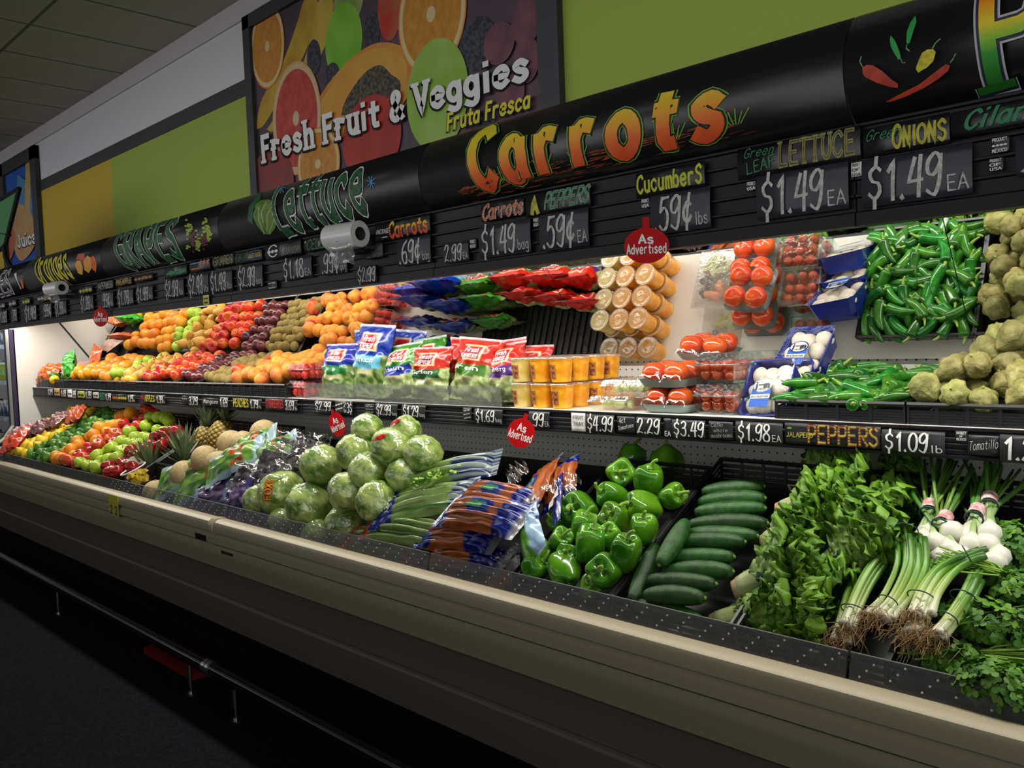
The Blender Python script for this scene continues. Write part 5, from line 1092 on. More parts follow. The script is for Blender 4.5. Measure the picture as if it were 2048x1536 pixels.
# bell peppers
MT['bell'] = mat('bell_pepper_skin', (.045, .20, .006), .14, (.13, .34, .012), 12, coat=.4, rnd=.3, hue=.012)
MT['bellstem'] = mat('bell_pepper_stem', (.20, .36, .04), .5)
BP = []
for k, (lob, asp) in enumerate(((4, 1.0), (3, 1.12), (4, 1.25))):
    R_ = .042
    def fn(rr, z, th, q, lob=lob, asp=asp, k=k):
        s = sin(th) ** .55 if 0 < th < pi else 0
        w = 1 + .10 * cos(lob * q + k) * (.5 + .5 * sin(th)) ; tap = 1 - .16 * (1 - cos(th)) / 2
        return R_ * s * w * tap, R_ * asp * (cos(th)) - R_ * .30 * exp(-(th / .35) ** 2) + R_ * .22 * exp(-((pi - th) / .4) ** 2) + .004 * cos(lob * q) * (1 - sin(th))
    t = thing('bell_pepper', '', 'bell pepper', group='green bell peppers in the tray'); m = M()
    def pt(u, v): 
        th = .001 + (pi - .002) * v; r_, z = fn(0, 0, th, 2 * pi * u); return (r_ * cos(2 * pi * u), r_ * sin(2 * pi * u), z + R_ * asp)
    m.grid(32, 20, pt, None, True); part('flesh', m, MT['bell'], t); zt = R_ * asp * 2 - R_ * .36
    part('stem', M().tube(catmull([(0, 0, zt), (0, 0, zt + .012), (.006, .002, zt + .026), (.016, .004, zt + .034)], 3), lambda s: .0105 - .012 * s if s < .4 else .0055 - .001 * s, 8), MT['bellstem'], t); BP.append(Proto(t))
PP = [(1243, 947, 33, 0, 'topmost bell pepper of the pile, light green, lying on its side'), (1299, 963, 33, 1, 'bell pepper standing upright at the top right, stem leaning right'), (1345, 992, 28, 0, 'rightmost bell pepper, stem end facing the aisle, by the divider'), (1226, 992, 31, 1, 'bell pepper under the topmost one, stem pointing left'),
      (1287, 1014, 33, 2, 'bell pepper lying sideways below the upright one'), (1160, 1020, 38, 2, 'long light green bell pepper at the left edge of the pile'), (1232, 1036, 34, 0, 'bell pepper with left pointing stem in the middle of the pile'), (1167, 1054, 31, 1, 'yellow green bell pepper below the long one'),
      (1180, 1088, 35, 2, 'big glossy bell pepper in the lower middle of the pile'), (1220, 1072, 27, 0, 'bell pepper with sunken stem end, right of the yellow green one'), (1287, 1060, 31, 1, 'bell pepper at the right edge of the pile, above the long cucumber'), (1252, 1106, 34, 2, 'bell pepper with curved stem at the lower right, beside the diagonal cucumber'),
      (1122, 1080, 27, 0, 'dark bell pepper at the left under the yellow green one'), (1083, 1106, 28, 1, 'dark bell pepper in the left corner of the tray, upper of two'), (1072, 1134, 31, 0, 'dark bell pepper in the left corner of the tray, lower of two'), (1128, 1142, 37, 1, 'dark bell pepper in front, left of centre, behind the clear guard'),
      (1132, 1112, 26, 0, 'dark bell pepper squeezed above the front left one'), (1210, 1142, 38, 0, 'dark bell pepper in front showing its star shaped stem end'), (1183, 1176, 30, 1, 'bell pepper lowest in front, cut off by the clear guard'), (1335, 928, 36, 0, 'bell pepper in deep shade at the back right'), (1262, 918, 30, 1, 'bell pepper in deep shade at the back, left'), (1118, 1046, 24, 0, 'small bell pepper hidden under the long light green one')]
rg = random.Random(8)
TILT = {0: (1.3, .2, .6), 1: (.15, .25, 0), 2: (1.2, .3, 1.2), 3: (.9, -.8, 0), 4: (1.1, .9, -.9), 5: (1.0, .9, -.3), 6: (1.0, -.5, .2), 7: (.3, .2, 1), 8: (.3, -.2, 2), 9: (.7, 0, .3), 11: (.2, .3, 0), 17: (1.2, 0, .3)}
for k, (x, y, r, kd, lab) in enumerate(PP):
    z0 = -.565 if k < 13 else -.59
    if k in (19, 20): z0 = -.66
    c = deckP(x, y, z0); s_ = r * FW(c) / 1694 / .043
    rot = Euler(TILT.get(k, (rg.uniform(-1, 1), rg.uniform(-1, 1), rg.uniform(0, 6)))); h = .042 * (1, 1.12, 1.25)[kd] * s_; q = rot.to_matrix() @ Vector((0, 0, h))
    BP[kd].place(lab, c - q, rot, None, s_)
# cucumbers
MT['cuke'] = mat('cucumber_skin', (.008, .042, .007), .32, (.022, .095, .012), 9, bump=.35, bscale=110, rnd=.35)
MT['cuketip'] = mat('cucumber_tip', (.16, .30, .05), .5)
cu = thing('cucumber', '', 'cucumber', group='cucumbers in the tray')
cpts = [(-.5 + k / 18, .02 * sin(pi * k / 18), 0) for k in range(19)]
m = M().tube([(x, y, 0) for x, y, z in cpts], lambda s: .115 * (max(.02, sin(pi * (.02 + .96 * s)))) ** .33, 14); part('skin', m, MT['cuke'], cu)
part('stem_tip', M().tube([(.490, 0, 0), (.525, .004, 0)], lambda s: .035 * (1 - .7 * s), 8), MT['cuketip'], cu); CU = Proto(cu)
CK = [((1405, 984), (1528, 972), 'cucumber in the shade at the top of the pile'), ((1398, 1005), (1530, 996), 'cucumber second from the top, shaded'), ((1391, 1024), (1530, 1016), 'dark cucumber third from the top of the pile'), ((1377, 1050), (1535, 1046), 'cucumber fourth from the top, bright green left end'),
      ((1374, 1068), (1515, 1072), 'bright green cucumber fifth from the top'), ((1344, 1087), (1490, 1084), 'dark cucumber in the middle of the pile, left end by the diagonal ones'), ((1324, 1117), (1468, 1114), 'cucumber below the middle one, lighter skin'), ((1332, 1143), (1466, 1143), 'cucumber third from the bottom'),
      ((1296, 1160), (1432, 1168), 'cucumber second from the bottom with pale tip at right'), ((1288, 1190), (1410, 1196), 'bright cucumber just above the lowest one'), ((1260, 1208), (1404, 1240), 'lowest cucumber, slanting down toward the lettuce root'), ((1372, 1042), (1318, 1130), 'diagonal cucumber at the left of the pile, upper of two'), ((1312, 1088), (1262, 1205), 'diagonal cucumber along the tray divider, lower of two')]
for k, (a, b, lab) in enumerate(CK):
    dz = -.585 + (.035 if k >= 11 else 0) ; p0, p1 = deckP(*a, dz), deckP(*b, dz); L_ = (p1 - p0).length
    CU.place(lab, (p0 + p1) / 2, basis(p0, p1, (0, -.5 if k % 2 else .3, .8)), None, (L_, .205, .205))
# green leaf lettuce
MT['frill'] = mat('frilly_leaf', (1, 1, 1), .42, vcol=True, spec=.4)
def leafbunch(label, root, tip, R_, n, seed, tie=None, spread=.9):
    root, tip = Vector(root), Vector(tip); L = (tip - root).length
    t = thing('leaf_lettuce', label, 'lettuce', root, basis(root, tip, (0, -.45, .9)), 'heads of green leaf lettuce'); m = M(); rg = random.Random(seed)
    for k in range(n):
        s0 = .06 + .72 * (k / n) ** .9; a0 = k * 2.4 + rg.uniform(-.3, .3); r0 = R_ * (.28 + .75 * sin(pi * min(1, s0 * .85)) ** 1.0) * rg.uniform(.75, 1.0)
        nn = Vector((0, cos(a0), sin(a0))); ax = Vector((1, 0, 0)); flare = rg.uniform(.25, .75) * (.4 + s0); d = (ax * cos(flare) + nn * sin(flare)).normalized(); up = d.cross(ax.cross(nn)).normalized() * -1; sd = d.cross(up)
        base = ax * (L * s0) + nn * r0 * .8; ln = L * rg.uniform(.42, .62) * (1.25 - .55 * s0); w_ = rg.uniform(.050, .080); ph = rg.uniform(0, 6); tone = rg.uniform(0, 1) ; curl = rg.uniform(-.2, 1.0)
        if up.dot(nn) < 0: up = -up
        def pt(u, v):
            s = (u - .5) * 2; e = abs(s); wd = w_ * (.22 + .78 * sin(pi * min(.5, v * .62))) * (1 - .45 * max(0, v - .8) ** 2 / .04)
            edge = max(e ** 2.2, max(0, v - .55) / .45)
            fr = edge * (.012 * sin(25 * v + ph + 6 * s) + .010 * sin(14 * s + 2 * ph + 15 * v) + .006 * sin(41 * v + 3 * ph + 9 * s)) + .005 * noise.noise(Vector((u * 6, v * 6, k + seed)))
            x = ln * v * (1 - .06 * e * e) + .006 * sin(14 * s + ph) * v
            return base + d * x + sd * (s * wd + .004 * sin(31 * v + ph)) + up * (fr - .018 * e * e + .03 * v * v - .05 * curl * max(0, v - .4) ** 2 * 2)
        def cf(u, v):
            s = abs(u - .5) * 2; g = c3((.035, .13, .005), (.18, .36, .022), .25 + .5 * tone * v + .5 * noise.noise(Vector((u * 4, v * 4, k + seed))) + .30 * s * v)
            rib = max(0, 1 - s / (.16 * (1.15 - v))); g = c3(g, (.42, .50, .16), min(1, rib * (1.0 - v)))
            return c3(g, (.54, .58, .26), max(0, .30 - s0) * 2 * (1 - v))
        m.grid(30, 26, pt, cf)
    part('leaves', m, MT['frill'], t)
    core = M().tube([(L * .02 + L * .7 * k / 8, 0, 0) for k in range(9)], lambda s: .024 + R_ * .22 * sin(pi * min(1, s * .8 + .02)), 14, lambda s, u: c3((.56, .60, .28), (.06, .16, .01), s * 2 + .2 * sin(40 * u)))
    part('heart', core, MT['frill'], t)
    part('root_end', M().tube([(-.008, 0, 0), (.004, 0, 0), (.03, 0, 0)], lambda s: .020 + .006 * s, 12), mat('lettuce_core', (.50, .36, .18), .7, (.62, .55, .32), 60), t)
    if tie:
        x = L * tie; r_ = R_ * (.40 + .5 * tie)
        part('twist_tie', M().tube([(x, r_ * cos(q * pi / 12), r_ * sin(q * pi / 12)) for q in range(25)], .0048, 6).tube([(x, r_ * .4, r_ * .95), (x + .018, r_ * .4 - .005, r_ * 1.2), (x + .045, r_ * .4, r_ * 1.3)], .0048, 6), mat('blue_twist_tie', (.01, .03, .55), .4), t)
    return t
LL = [((1428, 1246, -.02), (1640, 1230, .0), .085, 30, .40, 'frilly green leaf lettuce lowest in front, pale root toward the cucumbers'), ((1474, 1178, .03), (1648, 1130, .06), .095, 34, .34, 'green leaf lettuce with thick pale ribs, above the lowest one'), ((1530, 1075, .06), (1700, 1020, .10), .11, 40, .22, 'green leaf lettuce in the middle, blue tie near its root'),
      ((1560, 1010, .07), (1740, 985, .12), .10, 36, None, 'topmost bright frilly leaf lettuce of the pile'), ((1640, 1150, .05), (1770, 1070, .07), .09, 34, .30, 'green leaf lettuce on the right side, leaves toward the green onions'), ((1670, 1030, .07), (1800, 1035, .08), .085, 30, None, 'frilly leaf lettuce overhanging the white onion bulbs'),
      ((1580, 975, .03), (1700, 925, .04), .10, 24, None, 'dark leaf lettuce in the shade at the back, left'), ((1740, 985, .03), (1830, 965, .03), .09, 22, None, 'dark leaf lettuce in the shade at the back, right'), ((1560, 1150, .02), (1680, 1215, .02), .09, 26, None, 'leaf lettuce filling the gap above the clear guard')]
for k, (a, b, r, n, tie, lab) in enumerate(LL): leafbunch(lab, dp(a[0], a[1] + (12 if k in (2, 3) else 0), a[2] - (.045, .045, .075, .085, .05, .11, .12, .12, .045)[k]), dp(b[0], b[1] + (18 if k in (2, 3, 5) else 0), b[2] - (.055, .055, .09, .13, .06, .10, .13, .13, .055)[k]), r * .8, int(n * .95), 20 + k, tie)
# green onions
MT['onion'] = mat('onion_stalk', (1, 1, 1), .32, vcol=True, spec=.5)
MT['roots'] = mat('hairy_roots', (.46, .31, .14), .9, (.30, .18, .07), 50)
MT['band'] = mat('teal_rubber_band', (.01, .05, .06), .5)
def onions(label, pts, n, seed, bands=(.22,), r0=.0062, roots=True):
    P_ = [dp(x, y, dz) for x, y, dz in pts]; base = P_[0]; path = catmull(P_, 6); rg = random.Random(seed)
    t = thing('green_onion_bunch', label, 'green onions', base, group='bunches of green onions'); N_ = len(path)
    for k in range(n):
        a = rg.uniform(0, 6.28); o = Vector((cos(a), .4 * sin(a), .9 * abs(sin(a)))) * rg.uniform(.004, .022); ln = rg.uniform(.85, 1); st_ = rg.uniform(0, .012)
        q = [path[i] - base + o * (.95 + .5 * abs(i / N_ - .2)) + Vector((st_, 0, 0)) for i in range(int(N_ * ln))]
        rr = r0 * rg.uniform(.8, 1.15); tone = rg.random()
        cf = lambda s, u: c3(c3((.74, .72, .60), (.50, .60, .18), s / .34), c3((.10, .30, .02), (.22, .44, .05), tone), max(0, (s - .26) / .4)) if s < .7 else c3(c3((.10, .30, .02), (.22, .44, .05), tone), (.03, .12, .012), (s - .7) / .3)
        part('stalk', M().tube(q, lambda s: rr * (1.45 if s < .04 else 1.25 - .5 * s if s < .3 else 1.1 - .15 * s), 8, cf), MT['onion'], t)
    if roots:
        m = M(); d = (path[0] - path[2]).normalized()
        for k in range(100):
            p = Vector((rg.gauss(0, .012), rg.gauss(0, .006), rg.gauss(.008, .008))); e = p + d * rg.uniform(.010, .034) + Vector((rg.gauss(0, .012), rg.gauss(0, .008), rg.gauss(-.002, .009)))
            m.tube([p, (p + e) / 2 + Vector((rg.gauss(0, .006), 0, rg.gauss(0, .006))), e], .0007, 3, cap=False)
        part('roots', m, MT['roots'], t)['kind'] = 'stuff'
    for b in bands:
        i = int(b * N_); c = path[i] - base; d = (path[min(i + 1, N_ - 1)] - path[i - 1]).normalized(); e1 = d.cross(Vector((0, .5, .8))).normalized(); e2 = d.cross(e1)
        part('rubber_band', M().tube([c + Vector((0, 0, .010)) + e1 * (.024 * cos(q * pi / 10)) + e2 * (.017 * sin(q * pi / 10)) for q in range(21)], .0013, 5), MT['band'], t)
for pts, n, bands, lab in ((((1696, 1262, .01), (1715, 1210, .02), (1745, 1155, .03), (1790, 1100, .03)), 8, (.25,), 'green onion bunch leftmost in front, brown roots down'), (((1752, 1240, .05), (1790, 1195, .06), (1818, 1130, .08), (1812, 1060, .09)), 10, (.22, .9), 'green onion bunch bending upward, second from the left'),
     (((1830, 1235, .04), (1850, 1185, .05), (1890, 1140, .06), (1975, 1105, .08)), 10, (.22, .8), 'green onion bunch slanting right across the white bulbs'), (((1868, 1278, .03), (1900, 1240, .04), (1930, 1195, .05), (1955, 1140, .05)), 9, (.28, .6), 'green onion bunch rightmost, beside the cilantro'),
     (((1675, 1290, .0), (1690, 1235, .01), (1710, 1180, .01), (1750, 1130, .01)), 6, (.2,), 'green onion bunch in the shade at the far left of the onions'), (((1815, 1275, .02), (1840, 1215, .02), (1860, 1160, .03), (1880, 1110, .03)), 9, (.3,), 'green onion bunch in the middle with tangled roots')):
    onions(lab, pts, n, len(lab), bands)
MT['bulb'] = mat('white_onion_bulb', (.80, .78, .70), .28, (.72, .72, .55), 10)
def bulbs(label, centres, band, top, seed):
    c0 = dp(*centres[0], .03); t = thing('bulb_onion_bunch', label, 'onions', c0, group='bunches of white bulb onions'); rg = random.Random(seed); bd = dp(*band, .05) - c0; tp = dp(*top, .03) - c0
    for x, y in centres:
        c = dp(x, y, .03 + rg.uniform(-.008, .012)) - c0; r_ = .0215 * rg.uniform(.88, 1.1); d = (bd - c).normalized()
        e = Vector((rg.gauss(0, .012), rg.gauss(0, .01), rg.gauss(0, .01)))
        q = [c - d * r_ * 1.05, c - d * r_ * .8, c - d * r_ * .3, c + d * r_ * .3, c + d * r_ * .8, c + d * r_ * 1.5, c.lerp(bd, .75), bd + e * .5, bd.lerp(tp, .5) + e * 2, tp + e * 3]
        rr = [.15, .62, 1.0, .98, .62, .32, .24, .22, .24, .16]
        cf = lambda s, u: (.78, .76, .66) if s < .5 else c3((.5, .6, .3), (.06, .2, .02), (s - .5) * 3)
        k = part('bulb', M().tube(q, lambda s: r_ * (lambda z: rr[min(int(z), 8)] * (1 - z % 1) + rr[min(int(z) + 1, 9)] * (z % 1))(s * 9), 12, cf), MT['onion'], t)
    for j in range(9):
        e = Vector((rg.gauss(0, .008), rg.gauss(0, .006), rg.gauss(0, .006))); part('leaf_blade', M().tube([bd + e * .4, bd.lerp(tp, .5) + e * 2.2, tp + e * 4], .0034, 6, lambda s, u: c3((.25, .42, .06), (.03, .11, .012), s * 1.2)), MT['onion'], t)
    d = (tp - bd).normalized(); e1 = d.cross(Vector((0, 1, .2))).normalized(); e2 = d.cross(e1)
    part('paper_band', M().grid(14, 2, lambda u, v: bd + d * (.028 * v) + e1 * (.016 * cos(2 * pi * u)) + e2 * (.016 * sin(2 * pi * u))), pm('pink_white_band', (.72, .62, .60), (.6, .2, .2), 90), t)
    part('rubber_band', M().tube([bd - d * .010 + e1 * (.017 * cos(q * pi / 10)) + e2 * (.017 * sin(q * pi / 10)) for q in range(21)], .002, 5), MT['band'], t)
bulbs('bunch of white bulb onions at left, pink paper band, tallest greens', [(1857, 1066), (1843, 1082), (1872, 1086), (1838, 1104), (1826, 1090)], (1858, 1022), (1878, 925), 1)
bulbs('bunch of white bulb onions second from left, low pink band', [(1905, 1064), (1900, 1100), (1880, 1116), (1920, 1112)], (1884, 1046), (1930, 960), 2)
bulbs('bunch of white bulb onions third from left, band leaning right', [(1930, 1076), (1948, 1062), (1942, 1088), (1975, 1090)], (1950, 1032), (1985, 955), 3)
bulbs('bunch of white bulb onions at right, dark paper band', [(1963, 1046), (1980, 1066), (2000, 1112), (1990, 1125)], (1978, 1008), (1985, 915), 4)
# cilantro and parsley
def herb(label, c, n, R_, seed, stems=(1, .1, 0), leaf=.017, name='cilantro_bunch', tone=(.03, .12, .008)):
    t = thing(name, label, 'herbs', c, group='bunches of fresh herbs'); rg = random.Random(seed); m, ms = M(), M()
    for k in range(n):
        d = Vector((rg.gauss(0, 1), rg.gauss(0, .7), rg.gauss(0, .8))).normalized(); p = Vector((d.x * R_[0], d.y * R_[1], d.z * R_[2])) * rg.uniform(.55, 1) ** .5
        nn = (d + Vector((rg.gauss(0, .5), rg.gauss(0, .5), .5 + rg.gauss(0, .4)))).normalized(); e1 = nn.cross(Vector((rg.gauss(0, 1), rg.gauss(0, 1), .3))).normalized(); e2 = nn.cross(e1)
        m.col = c3(tone, (.16, .34, .03), rg.random() ** 1.3); s_ = leaf * rg.uniform(.6, 1.25)
        for a in (-.85, 0, .85):
            u = e1 * cos(a) + e2 * sin(a); w_ = nn.cross(u); q = p + u * s_ * .15
            m.poly([q, q + u * s_ * .5 + w_ * s_ * .34 + nn * s_ * .1, q + u * s_ * .85 + w_ * s_ * .26, q + u * s_ * 1.0, q + u * s_ * .85 - w_ * s_ * .26, q + u * s_ * .5 - w_ * s_ * .34 + nn * s_ * .1])
        if k % 9 == 0: ms.tube([p * .2, p * .7 + Vector((0, 0, .01)), p], .0012, 4, cap=False)
    for k in range(40):
        b = Vector(stems) * rg.uniform(.10, .17) + Vector((rg.gauss(0, .01), rg.gauss(0, .022), rg.gauss(0, .012))); ms.tube([Vector((rg.gauss(0, .03), rg.gauss(0, .02), 0)), b * .5 + Vector((0, 0, .01)), b], .0017, 5)
    part('leaflets', m, MT['leaf'], t, False)['kind'] = 'stuff'
    part('stems', ms, mat('herb_stem', (.26, .46, .05), .5), t)['kind'] = 'stuff'
herb('cilantro bunch hanging over the clear guard at the lower right corner', dp(2010, 1370, -.01), 380, (.085, .04, .035), 1, (.6, .2, .3))
herb('cilantro bunch beside the rightmost green onion roots', dp(1915, 1325, -.02), 260, (.06, .035, .028), 2, (.8, .3, .2))
herb('cilantro bunch in the middle right, pale stems pointing right', dp(1995, 1245, .01), 380, (.09, .05, .04), 3, (1, .45, .25))
herb('cilantro bunch with cut stems toward the onion bulbs', dp(2075, 1180, .02), 320, (.08, .045, .035), 4, (-1, .05, .22))
herb('flat parsley bunch at the right edge beside the white bulbs', dp(2050, 1085, .0), 260, (.06, .05, .035), 5, (.6, .5, .3), .02, 'parsley_bunch')
# ================================================================== UPPER SHELF, left: loose fruit in shallow trays
hz = lambda y: -.170 + .34 * (y - 1.95)
tz = lambda y: -.150 + .30 * (y - 1.93)
def husk(r):
    m = M(); rg = random.Random(3)
    def pt(u, v):
        th, q = pi * v, 2 * pi * u; rr = r * sin(th) ** .8 if 0 < v < 1 else 0
        rr *= 1 + .07 * cos(9 * q + 3 * v) + .30 * noise.noise(Vector((cos(q) * 2.4, sin(q) * 2.4, v * 4)))
        z = r * cos(th) * .95 - (r * .5 * exp(-((pi - th) / .4) ** 2)); return (rr * cos(q), rr * sin(q), z + r * 1.15)
    return m.grid(24, 14, pt, None, True)
t = thing('tomatillo', '', 'tomatillo'); part('husk', husk(.030), mat('papery_husk', (.17, .165, .035), .7, (.32, .30, .10), 40, bump=1.0, bscale=90, rnd=.25, hue=.015), t)
part('stem', M().tube([(0, 0, .062), (.002, 0, .070)], .0025, 5), MT['gstem'], t); F['tomatillo'] = Proto(t)
t = thing('jalapeno', '', 'chile pepper'); q = catmull([(-.034, 0, .013), (-.018, .003, .013), (.005, .004, .013), (.026, 0, .012), (.040, -.006, .010)], 4)
part('skin', M().tube(q, lambda s: .0135 * min(1, (s + .03) * 14) ** .5 * (1 - s ** 2.6 * .86), 10), mat('jalapeno_skin', (.012, .105, .006), .2, (.035, .20, .012), 30, coat=.12, rnd=.4, hue=.02), t)
part('stem', M().tube(catmull([(-.032, 0, .013), (-.042, -.002, .015), (-.053, -.008, .020)], 3), lambda s: .005 - .003 * s, 6), MT['gstem'], t); F['jalapeno'] = Proto(t)
ST = [('orange', -6.02, -5.48, .040, 'large orange', 'shelf tray near left end', 'oranges on the shelf'), ('navel', -5.45, -5.31, .036, 'small orange', 'shelf beside the large oranges', 'small oranges on the shelf'),
      ('greenapple', -5.30, -5.13, .036, 'green apple', 'shelf before the brown pears', 'green apples on the shelf'), ('pear', -5.12, -4.86, .033, 'brown pear', 'shelf beside the green apples', 'brown pears on the shelf'),
      ('gala', -4.84, -4.62, .036, 'red yellow apple', 'shelf beside the brown pears', 'apples on the shelf'), ('nectarine', -4.60, -4.38, .034, 'red nectarine', 'shelf beside the plums', 'nectarines on the shelf'),
      ('plum', -4.36, -4.12, .031, 'dark plum', 'shelf beside the kiwis', 'plums on the shelf'), ('kiwi', -4.10, -3.80, .026, 'brown kiwi', 'shelf beside the plums', 'kiwis on the shelf'), ('peach', -3.78, -3.26, .038, 'peach', 'shelf beside the strawberries', 'peaches on the shelf')]
for key, x0, x1, r, noun, wh, grp in ST: pile(key, x0, x1, 1.955, 2.27, hz, r, noun, wh, grp, skip=.02, yaw_lock=(.6, .2) if key in ('pear', 'gala', 'greenapple') else None)
for k, (x, y) in enumerate(((-3.84, 2.04), (-3.80, 2.13), (-3.86, 1.975))): F['mango'].place(f"red mango, {ORD[k]} of three among the kiwis and peaches", (x, y, hz(y) + .02), (1.2, .3, k * 1.1), 'mangoes on the shelf', .95)
for k, (x, y) in enumerate(((-5.40, 1.955), (-5.28, 1.95), (-5.17, 1.955), (-5.05, 1.95), (-4.95, 1.95))): F['ymango'].place(f"yellow mango, {ORD[k]} from the left along the front of the pear tray", (x, y - .012, hz(y) + .012), (1.3, .2, 1.4 + k), 'yellow mangoes along the tray front', .85)
for x0, x1, lab in ((-6.62, -6.05, 'shallow black shelf tray at the left end under the bags'), (-6.04, -5.465, 'shallow black shelf tray under the large oranges'), (-5.455, -4.855, 'shallow black shelf tray under the pears and green apples'), (-4.85, -4.37, 'shallow black shelf tray under apples and nectarines'),
                    (-4.365, -4.115, 'shallow black shelf tray under the plums'), (-4.11, -3.79, 'shallow black shelf tray under the kiwis'), (-3.785, -3.245, 'shallow black shelf tray under the peaches')):
    tray(lab, x0, x1, 1.895, 2.26, tz, .055, 'shallow shelf trays', False, 'shelf_tray')
# bags at the left end of the shelf and of the deck
redc = lambda a, b, k: (lambda u, v, s: c3(a, b, .5 + 1.1 * noise.noise(Vector((u * 9 + k, v * 9, k)))))
bag('orange_bag', 'orange and red mesh bag of small fruit at the left end of the shelf', 'bagged fruit', (-6.62, 1.93, -.12), (-6.36, 1.96, -.12), .17, .055, redc((.62, .20, .02), (.40, .02, .01), 1), (0, -.8, .5), seed=1, nz=.012)
bag('green_bag', 'bright green mesh bag standing left of the large oranges', 'bagged fruit', (-6.12, 1.95, -.15), (-6.17, 1.99, .03), .14, .04, redc((.02, .30, .02), (.10, .48, .05), 2), (0, -1, .3), seed=2, nz=.012)
bag('snack_bag', 'narrow white and green bag standing beside the green mesh bag', 'bagged fruit', (-6.21, 1.95, -.15), (-6.24, 1.98, .02), .07, .02, lambda u, v, s: (.05, .25, .12) if u > .62 else (.62, .5, .46), (0, -1, .3), seed=3)
bag('red_bag', 'red printed bag standing behind the large oranges', 'bagged fruit', (-6.10, 2.10, -.10), (-6.06, 2.13, .06), .20, .03, redc((.50, .05, .02), (.62, .18, .06), 4), (0, -1, .3), seed=4)
bag('pink_bag', 'clear pink bag of fruit lying behind the limes at left', 'bagged fruit', (-6.60, 2.14, -.09), (-6.34, 2.16, -.08), .14, .04, redc((.45, .22, .16), (.62, .40, .32), 5), (0, -.6, .8), seed=5)
for k, (x, y) in enumerate(((-6.33, 1.95), (-6.27, 1.99), (-6.25, 1.95))): F['lime'].place(f"green lime, {ORD[k]} of three in the left end tray on the shelf", (x, y, -.155), (1, .4, k), 'limes on the shelf', 1.15)
F['lemon'].place('single bright yellow lemon at the front of the left end shelf tray', (-6.29, 1.915, -.165), (1.4, 0, 1.2), None, 1.1)
for k, (a, b, w_, c1, c2, lab) in enumerate((((8, 893, .04), (52, 872, .06), .22, (.50, .02, .01), (.62, .10, .04), 'red printed bag at the left end of the lower deck, nearest the bumper'), ((20, 872, .04), (62, 860, .06), .16, (.55, .06, .03), (.5, .42, .4), 'red and white bag behind the nearest red bag, lower deck left end'),
      ((62, 862, .05), (98, 850, .06), .16, (.10, .03, .04), (.26, .12, .12), 'dark clear bag of beets beside the lemons'), ((98, 848, .05), (128, 836, .07), .16, (.14, .04, .05), (.30, .16, .14), 'dark clear bag farther back beside the lemons'), ((135, 838, .08), (168, 822, .09), .18, (.42, .03, .01), (.5, .14, .05), 'red mesh bag in the shade at the back left of the deck'))):
    bag('produce_bag', lab, 'bagged produce', dp(*a), dp(*b), w_, .04, redc(c1, c2, k + 11), (.15, -.5, .8), seed=k + 11, nz=.014)
# strawberries
MT['berry'] = mat('strawberry_skin', (.50, .012, .010), .3, (.60, .04, .02), 40, bump=.3, bscale=220, rnd=.2)
MT['shell'] = film('clamshell_plastic', fac=.10, rough=.1, bump=.2, bscale=60, edge=.5)
def clam(label, loc, yaw, sx, sy, h, n, r, mt, nm, cat, grp, seed, tint=None):
    t = thing(nm, label, cat, loc, (0, 0, yaw), grp); rg = random.Random(seed)
    nx, ny = max(1, int(sx * .92 / (2 * r))), max(1, int(sy * .92 / (2 * r))); ct = 0
    for l in range(2):
        for i in range(nx):
            for j in range(ny):
                if ct >= n: break
                x, y = (i + .5) / nx * sx * .9 - sx * .45, (j + .5) / ny * sy * .9 - sy * .45
                o = part('berry' if nm == 'strawberry_box' else 'tomato', BALLM[(nm, seed % 2)], mt, t); o.location = (x + rg.uniform(-.2, .2) * r, y + rg.uniform(-.2, .2) * r, .004 + l * r * 1.5 + rg.uniform(0, .3) * r); o.scale = (r / .02,) * 3; ct += 1
    m = M()
    for z0, z1, a, b in ((0, h * .62, .90, .98), (h * .62, h, .98, .88)):
        A = [(-sx / 2, -sy / 2), (sx / 2, -sy / 2), (sx / 2, sy / 2), (-sx / 2, sy / 2)]
        for k in range(4):
            p, q = A[k], A[(k + 1) % 4]; m.poly([(p[0] * a, p[1] * a, z0), (q[0] * a, q[1] * a, z0), (q[0] * b, q[1] * b, z1), (p[0] * b, p[1] * b, z1)])
    m.poly([(x * .88, y * .88, h) for x, y in A]); part('clear_box', m, tint or MT['shell'], t, False)
    m = M(); z = h * .62
    for k in range(4): m.tube([(A[k][0], A[k][1], z), (A[(k + 1) % 4][0], A[(k + 1) % 4][1], z)], .0028, 5)
    part('box_rim', m, tint or MT['shell'], t); return t
BALLM = {}
for s in (0, 1):
    BALLM[('strawberry_box', s)] = ball(.02, 12, 9, lambda rr, z, th, q: (rr * (1 - .25 * max(0, cos(th))), z * 1.15)); BALLM[('cherry_tomato_box', s)] = ball(.02, 12, 9)
for k, (x, y, z, lab) in enumerate(((-3.19, 1.965, -.212, 'clear box of strawberries, lowest in front beside the blue salad bag'), (-3.20, 1.972, -.138, 'clear box of strawberries, stacked on the lowest one in front'), (-3.19, 2.10, -.212, 'clear box of strawberries behind the front stack, lower one'), (-3.19, 2.10, -.138, 'clear box of strawberries behind the front stack, upper one'), (-3.19, 2.23, -.212, 'clear box of strawberries at the back by the mirror'))):
    clam(lab, (x, y, z), .05 * k, .125, .11, .07, 16, .016, MT['berry'], 'strawberry_box', 'strawberries', 'clear boxes of strawberries', k)
